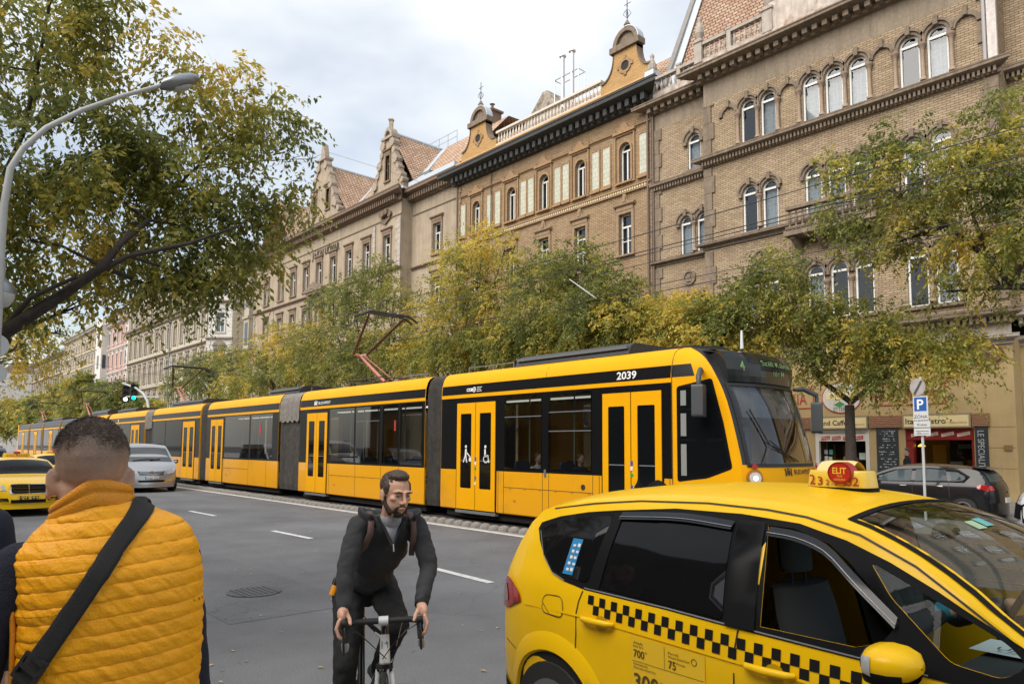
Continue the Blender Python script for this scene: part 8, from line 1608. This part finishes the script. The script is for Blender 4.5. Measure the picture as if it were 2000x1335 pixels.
# ---------------- bicycle ----------------
BL = Vector((-3.285, 2.07, 0)); BR = math.atan2(-.314, .950)
BK = root('bicycle', BL, BR, 'black and white road bicycle with drop handlebars ridden by the bearded cyclist', 'bicycle')
FB = M('frame_black', (.012, .012, .013), .22, coat=.7); FWt = M('frame_white', (.62, .63, .63), .25, coat=.7); ALU = M('alu_silver', (.45, .46, .47), .3, metal=.9); TAPE = M('bar_tape_black', (.015, .015, .016), .7); TAPW = M('bar_tape_grey', (.40, .39, .36), .8)
def wheel2(x, st=0):
    c_ = V(x, 0, .335); mb = MB(); mb.path([c_+V(.323*math.cos(2*PI*i/48), 0, .323*math.sin(2*PI*i/48)) for i in range(49)], .0135, 8, False); o = mb.build('wheel', TYRE, BK, 60)
    mb = MB(); mb.lathe([(.312, -.009), (.285, -.006), (.285, .006), (.312, .009)], c_, 48, 'y'); 
    mb2 = MB(); mb2.add(mb.v, mb.f[:-2]); mb2.add([c_+V(.285*math.cos(2*PI*i/48), s_*.006, .285*math.sin(2*PI*i/48)) for s_ in (-1, 1) for i in range(48)], [(i, (i+1) % 48, 48+(i+1) % 48, 48+i) for i in range(48)]); mb2.build('rim', M('rim_black', (.02, .02, .02), .3), o, 60)
    mb = MB()
    for i in range(20):
        a = 2*PI*i/20+st; sg = 1 if i % 2 else -1; b_ = a+.35*(1 if i % 4 < 2 else -1); mb.path([c_+V(.02*math.cos(b_), sg*.03, .02*math.sin(b_)), c_+V(.29*math.cos(a), 0, .29*math.sin(a))], .0011, 4)
    mb.build('spokes', ALU, o); MB().lathe([(.014, -.05), (.022, -.035), (.014, -.02), (.014, .02), (.022, .035), (.014, .05)], c_, 12, 'y').build('hub', FB, o, 60); return o
FRW = wheel2(0, .1); wheel2(-1.0, .2)
bb, sc, hb0, hb1, fh, rh = V(-.59, 0, .27), V(-.745, 0, .80), V(-.135, 0, .69), V(-.175, 0, .83), V(0, 0, .335), V(-1.0, 0, .335)
mb = MB(); mb.path([hb0+V(-.01, 0, .03), bb], [.020, .021], 10); mb.path([sc, bb], .016, 10); mb.path([hb1+V(-.01, 0, -.02), sc], [.016, .014], 10)
for sg in (-1, 1): mb.path([sc+V(0, sg*.012, -.02), rh+V(0, sg*.055, 0)], .008, 8); mb.path([bb+V(0, sg*.025, 0), rh+V(0, sg*.055, 0)], [.011, .008], 8)
mb.path([bb+V(0, -.034, 0), bb+V(0, .034, 0)], .02, 12); mb.build('frame', FB, BK, 60)
mb = MB(); mb.path([hb0, hb1], [.030, .024], 14); mb.path([hb1+V(-.012, 0, -.02), hb1+V(-.16, 0, -.028)], [.0168, .0165], 10); mb.build('head_tube', FWt, BK, 60)
ht = (hb1-hb0).normalized(); fwd = V(ht.z, 0, -ht.x); lf = lambda a, b, d=0: hb0.lerp(hb1, .62)+V(0, 1, 0)*a+ht*b+fwd*(.0262-abs(a)*.35+d)
mb = MB(); mb.prism(smoothpoly(rect(-.016, .016, -.02, .02), .006, 2), lf, 0, .0015); e_ = mb.build('head_badge', FB, BK)
for x_, y_, m in ((-.007, .009, FWt), (.007, .009, M('badge_blue', (.05, .3, .5), .4)), (-.007, -.009, FWt), (.007, -.009, FWt)): MB().prism(circ(x_, y_, .0055, 8), lf, .0015, .003).build('badge_petal', m, e_)
mb = MB()
for sg in (-1, 1): mb.path([hb0+V(0, 0, .0), hb0+V(.012, sg*.036, -.03), V(-.06, sg*.048, .52), fh+V(0, sg*.05, 0)], [.018, .014, .012, .008], 8)
mb.build('fork', FWt, BK, 60); mb = MB(); mb.obox(hb0+V(.035, 0, -.005), V(.012, 0, 0), V(0, .045, 0), V(0, 0, .012)); mb.path([hb0+V(.03, .04, 0), hb0+V(.02, .03, -.05)], .007, 6); mb.path([hb0+V(.03, -.04, 0), hb0+V(.02, -.03, -.05)], .007, 6); mb.build('front_brake', FB, BK, 50)
st0 = hb1+V(-.012, 0, .045); cl_ = V(-.085, 0, .925)
mb = MB(); mb.path([hb1, st0], .02, 12); mb.path([st0, cl_], [.019, .02], 12); mb.build('stem', FB, BK, 60); MB().path([cl_+V(0, -.025, 0), cl_+V(0, .025, 0)], .025, 12).build('stem_clamp', FWt, BK, 60)
bar = lambda sg: [V(-.085, 0, .925), V(-.085, sg*.14, .925), V(-.07, sg*.180, .922), V(-.02, sg*.190, .92), V(.015, sg*.192, .895), V(.022, sg*.195, .85), V(-.005, sg*.197, .81), V(-.05, sg*.199, .795), V(-.11, sg*.200, .80)]
mb = MB()
for sg in (-1, 1): mb.path(bar(sg)[:6], .0165, 10)
mb.build('handlebar', TAPE, BK, 60)
for sg in (-1, 1):
    MB().path(bar(sg)[5:], .0168, 10).build('drop_tape', TAPW, BK, 60)
    mb = MB(); cap(mb, [V(-.02, sg*.190, .925), V(.03, sg*.192, .93), V(.055, sg*.192, .955)], [.018, .02, .017]); remesh(mb, 'brake_hood', TAPE, BK, .005, 2)
    MB().path([V(.06, sg*.192, .935), V(.075, sg*.194, .89), V(.06, sg*.196, .84), V(.045, sg*.197, .80)], [.008, .008, .007, .006], 8).build('brake_lever', FB, BK, 60)
mb = MB()
for sg in (-1, 1): mb.path([V(.0, sg*.2, .93), V(.05, sg*.12, .90), V(.045, sg*.05, .83), hb0+V(.03, -sg*.01, .03)], .0028, 5)
mb.path([V(-.04, .1, .92), V(.03, .07, .82), V(-.05, .04, .70), V(-.2, .02, .64)], .0028, 5); mb.build('cables', RUB, BK, 60)
mb = MB(); mb.path([sc, V(-.785, 0, .95)], .0135, 10); mb.build('seat_post', FB, BK, 60); mb = MB(); ell(mb, V(-.84, 0, .965), (.10, .07, .02)); cap(mb, [V(-.8, 0, .965), V(-.66, 0, .965)], [.025, .018]); remesh(mb, 'saddle', FB, BK, .008, 3)
pL = bb+V(-.10, .09, .135); pR = bb+V(.10, -.09, -.135)
mb = MB(); mb.path([bb+V(0, .045, 0), pL+V(0, -.03, 0)], .011, 8); mb.path([bb+V(0, -.045, 0), pR+V(0, .03, 0)], .011, 8); mb.path([pL+V(0, -.03, 0), pL+V(0, .05, 0)], .008, 8); mb.path([pR+V(0, .03, 0), pR+V(0, -.05, 0)], .008, 8); mb.build('crank', ALU, BK, 60)
mb = MB(); mb.box(pL.x-.04, pL.x+.04, pL.y-.01, pL.y+.07, pL.z-.01, pL.z+.01); mb.build('pedal', FB, BK); mb = MB(); mb.box(pR.x-.04, pR.x+.04, pR.y-.07, pR.y+.01, pR.z-.01, pR.z+.01); mb.build('pedal', FB, BK)
mb = MB(); mb.lathe([(.085, -.048), (.1, -.045), (.085, -.042)], bb, 32, 'y'); mb.build('chainring', FB, BK); mb = MB(); mb.path([bb+V(0, -.045, .098), rh+V(0, -.045, .04)], .005, 5); mb.path([bb+V(0, -.045, -.098), rh+V(.02, -.045, -.09)], .005, 5); mb.build('chain', M('chain_steel', (.1, .1, .1), .4, metal=.8), BK)
mb = MB(); mb.box(-.735, -.715, -.017, .017, .76, .80); mb.build('frame_sticker', FWt, BK)
STQ = Matrix.Rotation(math.radians(-17), 4, (hb1-hb0).normalized()); STM = Matrix.Translation(hb0) @ STQ @ Matrix.Translation(-hb0)
def st(p_): return STM @ Vector(p_)
def steer(o):
    if o.data is not None: o.data.transform(STM)
    for ch_ in [x for x in bpy.data.objects if x.parent == o]: steer(ch_)
for o in [x for x in bpy.data.objects if x.parent == BK and (x.name.split('.')[0] in ('fork', 'front_brake', 'stem', 'stem_clamp', 'handlebar', 'drop_tape', 'brake_hood', 'brake_lever', 'cables', 'head_badge'))]+[FRW]: steer(o)
# ---------------- cyclist ----------------
CY = root('person', BL, BR, 'bearded man in a dark hooded jacket leaning over his road bicycle', 'person')
hipL, hipR = V(-.75, .09, 1.0), V(-.75, -.09, 1.0); knL, knR = V(-.375, .125, .835), V(-.50, -.135, .60); anL, anR = V(-.72, .115, .49), V(-.54, -.12, .235)
ch, sL, sR = V(-.42, 0, 1.34), V(-.35, .160, 1.425), V(-.35, -.160, 1.425); eL, eR = V(-.20, .225, 1.20), V(-.22, -.232, 1.20); wL, wR = st(V(-.055, .200, 1.0)), st(V(-.055, -.203, 1.0))
hc = V(-.245, .0, 1.615); hyaw = math.radians(14); HXx, HYy = V(math.cos(hyaw), math.sin(hyaw), -.10).normalized(), V(-math.sin(hyaw), math.cos(hyaw), 0); HZz = HXx.cross(HYy).normalized(); hq = lambda x, y, z: hc+HXx*x+HYy*y+HZz*z; hax = (HXx, HYy, HZz)
b = MB(); cap(b, [V(-.74, 0, 1.0), V(-.58, 0, 1.18), ch], [.09, .075, .07]); cap(b, [V(-.36, 0, 1.42), V(-.31, 0, 1.49), hq(-.03, 0, -.05)], [.066, .056, .052])
ell(b, hq(-.018, 0, .03), (.094, .075, .088), hax); ell(b, hq(.022, 0, -.03), (.066, .058, .088), hax); ell(b, hq(.055, 0, -.098), (.030, .030, .022), hax)
for sg in (-1, 1):
    cap(b, [hq(-.015, sg*.056, -.04), hq(.045, sg*.026, -.098)], [.018, .020], 10); ell(b, hq(.052, sg*.042, -.016), (.024, .020, .016), hax); cap(b, [hq(.083, sg*.016, .022), hq(.070, sg*.052, .022)], [.011, .010], 10); ell(b, hq(.094, sg*.011, -.036), (.011, .009, .008), hax)
    ell(b, hq(-.012, sg*.077, -.006), (.020, .009, .032), hax); ell(b, hq(-.004, sg*.076, -.03), (.010, .008, .012), hax)
cap(b, [hq(.084, 0, .018), hq(.100, 0, -.012), hq(.108, 0, -.030)], [.009, .0095, .0115], 10); cap(b, [hq(.083, -.018, -.063), hq(.090, 0, -.061), hq(.083, .018, -.063)], [.006, .0075, .006], 8); cap(b, [hq(.083, -.015, -.074), hq(.089, 0, -.075), hq(.083, .015, -.074)], [.006, .008, .006], 8)
for h_, k_, a_ in ((hipL, knL, anL), (hipR, knR, anR)): cap(b, [h_, k_, a_], [.075, .05, .036])
for s_, e_, w_, sg in ((sL, eL, wL, 1), (sR, eR, wR, -1)):
    cap(b, [s_, e_, w_], [.045, .037, .026]); kn = st(V(.012, sg*.215, .972)); cap(b, [w_, w_*.5+kn*.5+V(0, 0, .006)], [.026, .028]); ell(b, w_*.38+kn*.62+V(0, sg*.002, .0), (.042, .021, .034), (V(1, 0, -.25).normalized(), V(0, 1, 0), V(.25, 0, 1).normalized()))
    for q in range(4):   # fingers wrapped down over the hood and lever
        x0 = .046-.021*q; ln = (.9, 1, .95, .8)[q]; p0_, p1_, p2_, p3_ = map(st, (V(x0, sg*.218, .966-.005*q), V(x0+.013, sg*.231, .930-.005*q), V(x0+.014, sg*.218, .930-.045*ln-.004*q), V(x0+.010, sg*.197, .930-.062*ln-.004*q)))
        cap(b, [p0_, p1_, p2_, p3_], [.0105, .0098, .009, .0078], 10)
    cap(b, [w_*.6+kn*.4+V(0, -sg*.02, .0), st(V(.0, sg*.170, .962)), st(V(.032, sg*.163, .945))], [.013, .0115, .0095], 10)
remesh(b, 'body', SKIN, CY, .0042, 2)
BEARD = M('beard_brown', (.035, .022, .015), .85, var=.4, vscale=120)
t = MB(); ell(t, hq(.050, 0, -.100), (.036, .036, .026), hax)
for sg in (-1, 1): cap(t, [hq(-.004, sg*.067, -.012), hq(-.002, sg*.064, -.045), hq(.035, sg*.038, -.094)], [.008, .014, .022], 10); cap(t, [hq(.090, sg*.004, -.052), hq(.076, sg*.026, -.063), hq(.062, sg*.033, -.085)], [.0055, .008, .012], 8)
remesh(t, 'beard', BEARD, CY, .0045, 1, lambda c: wr(c, 220, .0015))
t = MB(); ell(t, hq(-.030, 0, .048), (.090, .079, .078), hax); ell(t, hq(.006, 0, .098), (.064, .060, .030), hax); ell(t, hq(-.02, .015, .10), (.06, .05, .032), hax)
for sg in (-1, 1): ell(t, hq(.0, sg*.066, .035), (.032, .014, .040), hax)
remesh(t, 'hair', HAIR, CY, .005, 2, lambda c: wr(Vector((c.x, c.y*3, c.z)), 60, .005))
for sg in (-1, 1):
    ex = hq(.0755, sg*.0315, .002); MB_ = MB(); ell(MB_, ex-HXx*.002, (.0105, .012, .0062), hax); o = MB_.build('eye', M('eye_white', (.45, .42, .40), .3), CY, True); MB_ = MB(); ell(MB_, ex+HXx*.0052, (.004, .0055, .0052), hax); MB_.build('iris', M('iris_dark', (.02, .015, .01), .2), o, True)
    t = MB(); cap(t, [hq(.093, sg*.014, .020), hq(.088, sg*.034, .0235), hq(.076, sg*.05, .018)], [.0032, .0040, .0024], 8); t.build('eyebrow', BEARD, CY, True); t = MB(); cap(t, [hq(.0865, sg*.019, .006), hq(.0875, sg*.031, .0095), hq(.081, sg*.043, .005)], [.0022, .0026, .002], 8); t.build('eyelid', M('lid_skin', (.36, .19, .14), .5), CY, True)
t = MB(); cap(t, [hq(.086, -.017, -.0685), hq(.0945, 0, -.067), hq(.086, .017, -.0685)], [.0045, .0062, .0045], 8); t.build('lips', M('lip', (.36, .13, .11), .45), CY, True)
# clothes
t = MB(); cap(t, [V(-.36, 0, 1.40), V(-.31, 0, 1.46)], [.085, .064]); ell(t, V(-.37, 0, 1.38), (.08, .09, .08)); remesh(t, 'tshirt', M('tshirt_grey', (.30, .31, .34), .9, var=.12, vscale=120), CY, .007, 3)
def fold(c):
    return wr(c, 13, .009, (1, 1, 1))+wr(c, 30, .0045, (1.4, .6, .8))+wr(c, 90, .0012)
t = MB(); tr = (V(-.55, 0, .83).normalized(),); ax_ = (V(.6, 0, .8).normalized(), V(0, 1, 0), V(-.8, 0, .6).normalized())
ell(t, V(-.47, 0, 1.26), (.21, .165, .112), ax_); ell(t, V(-.62, 0, 1.09), (.16, .142, .11), ax_); cap(t, [sL+V(-.01, -.03, -.01), V(-.36, 0, 1.40), sR+V(-.01, .03, -.01)], [.075, .095, .075]); cap(t, [V(-.36, -.06, 1.40), V(-.42, 0, 1.42), V(-.36, .06, 1.40)], [.085, .08, .085])
for s_, e_, w_, sg in ((sL, eL, wL, 1), (sR, eR, wR, -1)): cap(t, [s_, s_*.5+e_*.5+V(0, sg*.006, 0), e_, e_*.45+w_*.55, w_+(e_-w_)*.10], [.066, .057, .049, .046, .039])
jk = remesh(t, 'jacket', CHAR, CY, .0075, 4, fold)
for w_, e_ in ((wL, eL), (wR, eR)): d_ = (e_-w_).normalized(); MB().path([w_+d_*.0, w_+d_*.02, w_+d_*.05], [.0355, .038, .041], 18, False).build('cuff', M('cuff_rib', (.022, .022, .025), .95, bump=.6, bscale=260), jk, True)
# hood lying open round the neck, zip opening
mb = MB()
def hood(i, j):
    a = -2.35+4.7*i/40; t_ = j/9; r_ = .092+.040*math.sin(PI*t_)+.022*t_; zz = 1.455+.105*math.sin(PI*min(1, t_*1.05))*(.62+.38*abs(math.sin(a/2)))-.04*t_; return V(-.335-math.cos(a)*r_*.88-.02*t_, math.sin(a)*r_*1.22, zz-.06*max(0, -math.cos(a))-.012*noise.noise(V(a*2, t_*3, 1)))
mb.grid(41, 10, hood); o = mb.build('hood', CHAR, jk, True); m_ = o.modifiers.new('s', 'SOLIDIFY'); m_.thickness = .010; m_.offset = 0
mb = MB(); mb.prism([(-.058, .13), (.058, .13), (.028, .03), (.002, -.06), (-.026, .03)], lambda a, b_, d: V(-.245+.0-b_*.55-d*.0+d, a, 1.385+b_*.75-abs(a)*.02), .0, .012); mb.build('shirt_opening', MATS['tshirt_grey'], jk, True)
mb = MB()
for sg in (-1, 1): mb.path([V(-.245-.13*.55+.018, sg*.078, 1.385+.13*.75), V(-.248, sg*.034, 1.40), V(-.195, sg*.002, 1.325)], .008, 8)
mb.build('zip_edge', M('cuff_rib', (0, 0, 0)), jk, 60)
mb = MB(); mb.path([V(-.19, .0, 1.335), V(-.168, .002, 1.295)], .0045, 6); mb.build('zip_pull', ALU, jk)
STB = M('strap_maroon', (.12, .07, .065), .8)
for sg in (-1, 1):
    pts = [V(-.36, sg*.115, 1.507), V(-.275, sg*.118, 1.455), V(-.245, sg*.122, 1.385), V(-.29, sg*.135, 1.30), V(-.36, sg*.158, 1.24)]; mb = MB(); mb.add([p_+V(.012, k*.016, 0)+V(.004, 0, .004) for p_ in pts for k in (-1, 1)], [(2*i, 2*i+1, 2*i+3, 2*i+2) for i in range(4)]); o = mb.build('rucksack_strap', STB, jk, True); m_ = o.modifiers.new('s', 'SOLIDIFY'); m_.thickness = .012
t = MB(); ell(t, V(-.74, 0, .985), (.125, .165, .12)); 
for h_, k_, a_, sg in ((hipL, knL, anL, 1), (hipR, knR, anR, -1)): cap(t, [h_+V(0, sg*.01, 0), h_*.5+k_*.5+V(0, 0, .008), k_, k_*.5+a_*.5+V(-.012, 0, 0), a_], [.100, .090, .070, .062, .05])
remesh(t, 'trousers', BLKT, CY, .0085, 4, lambda c: wr(c, 20, .007)+wr(c, 60, .002))
for a_, pp_2, sg in ((anL, pL, 1), (anR, pR, -1)):
    t = MB(); toe = V(pp_2.x+.075, pp_2.y+sg*.02, pp_2.z+.035); heel = V(pp_2.x-.15, pp_2.y+sg*.02, pp_2.z+.045); cap(t, [heel, toe], [.038, .034]); ell(t, toe+V(.02, 0, -.004), (.05, .042, .026)); cap(t, [heel+V(.02, 0, .01), a_+V(0, 0, -.01)], [.04, .044]); o = remesh(t, 'shoe', M('shoe_leather', (.018, .018, .02), .45), CY, .007, 3)
lk = root('lock', BL, BR, 'orange and black bike lock clipped at the cyclist hip', 'bike lock'); mb = MB(); pa, pb_ = V(-.70, -.165, 1.07), V(-.69, -.205, .95); mb.path([pa, pa*.45+pb_*.55], [.019, .019], 10); mb.build('lock_body', FB, lk, 50); MB().path([pa*.45+pb_*.55, pb_], [.021, .020], 10).build('lock_sleeve', M('lock_orange', (.80, .30, .01), .4), lk, 50)
def lean(o):      # bend the rider forward over the bars
    for ch_ in [x for x in bpy.data.objects if x.parent == o]:
        for v in ch_.data.vertices: v.co.x += .10*min(1.2, max(0, (v.co.z-1.04)/.42)); v.co.z -= .02*min(1.2, max(0, (v.co.z-1.04)/.42))
        lean(ch_)
lean(CY)
for o in (BK, CY, lk): o.rotation_euler = (-.045, 0, BR)
# ---------------- tram passengers and tram driver ----------------
def seated(label, x, y, col, hairm=HAIRD, face=1):
    r = root('person', (x, y, .9), 0, label, 'person'); b = MB(); cap(b, [V(0, 0, .05), V(0, 0, .3), V(0, 0, .45)], [.1, .1, .09]); cap(b, [V(0, 0, .5), V(.01*face, 0, .6)], [.05, .05]); ell(b, V(.02*face, 0, .70), (.09, .075, .11)); ell(b, V(.06*face, 0, .65), (.05, .05, .055)); cap(b, [V(0, 0, .05), V(.4*face, 0, .05)], [.08, .06]); remesh(b, 'body', SKIN, r, .014, 3)
    t = MB(); ell(t, V(0, 0, .28), (.13, .2, .28)); cap(t, [V(0, -.17, .45), V(.02, -.22, .25), V(.22*face, -.12, .14)], [.07, .06, .045]); cap(t, [V(0, .17, .45), V(.02, .22, .25), V(.22*face, .12, .14)], [.07, .06, .045]); remesh(t, 'jacket', col, r, .016, 3); t = MB(); ell(t, V(-.005*face, 0, .735), (.095, .083, .09)); remesh(t, 'hair', hairm, r, .014, 2)
seated('tram passenger in a pale top seen through the window behind the first door', -12.2, Y0+.45, M('pale_top', (.45, .45, .45), .9))
seated('tram passenger in dark clothes at the front window of the first car', -10.9, Y0+.5, NAVY)
seated('passenger in the second tram car seen through the tinted glass', -20.9, Y0+.45, M('brown_coat', (.16, .08, .05), .9), HAIR)
seated('tram driver in a dark uniform behind the big windscreen', -7.55, YC-.1, M('uniform_blue', (.03, .04, .07), .9))
# ---------------- taxi driver ----------------
DRV = root('person', TX.matrix_basis @ Vector((0, 0, 0)), yw, 'taxi driver in a grey jumper with one hand near the steering wheel', 'person')
b = MB(); dy = .40; cap(b, [V(2.38, dy, .68), V(2.34, dy, 1.0), V(2.34, dy, 1.15)], [.1, .1, .1]); cap(b, [V(2.34, dy, 1.2), V(2.36, dy, 1.30)], [.05, .05]); ell(b, V(2.37, dy, 1.38), (.09, .072, .105)); ell(b, V(2.41, dy, 1.34), (.06, .05, .06)); cap(b, [V(2.38, dy, .68), V(2.8, dy, .7)], [.08, .06])
hd_ = V(2.80, .18, 1.095); cap(b, [V(2.34, dy-.19, 1.13), V(2.5, dy-.26, .93), hd_+V(-.1, .0, -.03)], [.05, .04, .028]); ell(b, hd_+V(-.03, 0, 0), (.05, .022, .035))
for q in range(4): cap(b, [hd_+V(.0, .012-.008*q, .025-.018*q), hd_+V(.035, -.004, .025-.018*q), hd_+V(.045, .025, .018-.016*q)], [.010, .0095, .008], 8)
cap(b, [hd_+V(-.03, .0, .03), hd_+V(.015, -.006, .045)], [.011, .009], 8); cap(b, [V(2.34, dy+.19, 1.13), V(2.55, dy+.26, .95), V(2.85, dy+.15, 1.08)], [.05, .04, .03])
remesh(b, 'body', SKIN, DRV, .008, 3)
t = MB(); ell(t, V(2.34, dy, .98), (.13, .21, .26)); cap(t, [V(2.33, dy-.14, 1.15), V(2.33, dy+.14, 1.15)], [.08, .08]); cap(t, [V(2.34, dy-.19, 1.13), V(2.5, dy-.26, .93), hd_+V(-.13, .0, -.035)], [.075, .06, .045]); cap(t, [V(2.34, dy+.19, 1.13), V(2.55, dy+.26, .95), V(2.8, dy+.16, 1.06)], [.075, .06, .045]); remesh(t, 'jumper', M('jumper_grey', (.07, .075, .078), .95, bump=.5, bscale=120), DRV, .01, 3, lambda c: wr(c, 20, .006))
mb = MB(); mb.path([hd_+V(-.15, .002, -.04), hd_+V(-.09, 0, -.022)], [.047, .036], 14, False); mb.build('cuff', M('shirt_blue', (.05, .32, .45), .7), DRV, True); t = MB(); ell(t, V(2.35, dy, 1.415), (.095, .08, .085)); remesh(t, 'hair', HAIRD, DRV, .01, 2)

# ---------------- behind the photographer: what the glass and paint reflect ----------------
r = root('facade_behind', (-8, -13, 0), 0, 'stone facade on the near side of the street, seen only as reflections', 'building')
for x0, x1, h_, m_ in ((-60, -22, 15, STUCCO), (-22, 4, 13.5, STUCCO2), (4, 40, 14.5, STUCCO)):
    pl = Plane(x1, -13, PI); ws_ = [(u+1.5, z, z+2.2, 1.1, False) for u in range(0, int(x1-x0)-2, 3) for z in (1.2, 5.5, 9.6)]; facade(pl, r, M('darkened_stone', (.13, .11, .09), .9, var=.2, streak=.3), 0, x1-x0, .15, h_, ws_, name='wall'); MB().box(x0, x1, -16, -13.4, .1, h_).build('core', DARKI, r, world=True)  # unseen wall coloured dark to keep reflections in the glass dim
for (x, y, s) in ((3.2, -2.6, 41), (.6, -6.8, 42)):
    q = V(x, y, .15); rg = random.Random(s)
    tree('street_tree', 'tree beside the photographer, seen only as dark reflections in the near taxi glass' if s == 41 else 'tree behind the vest man, outside the frame, seen only in reflections', 'tree', [(q, .2), (q+V(0, 0, 2.6), .17), (q+V(.1, .2, 4), .13)],
         [((x+rg.uniform(-2.2, 2.2), y+rg.uniform(-1.8, 1.8), rg.uniform(4.6, 8)), 1.7, 130, .35) for _ in range(11)], s, leaf=.17, twig=.6, per=12, dens=1, limbr=.07)

bpy.data.scenes.remove(TS)
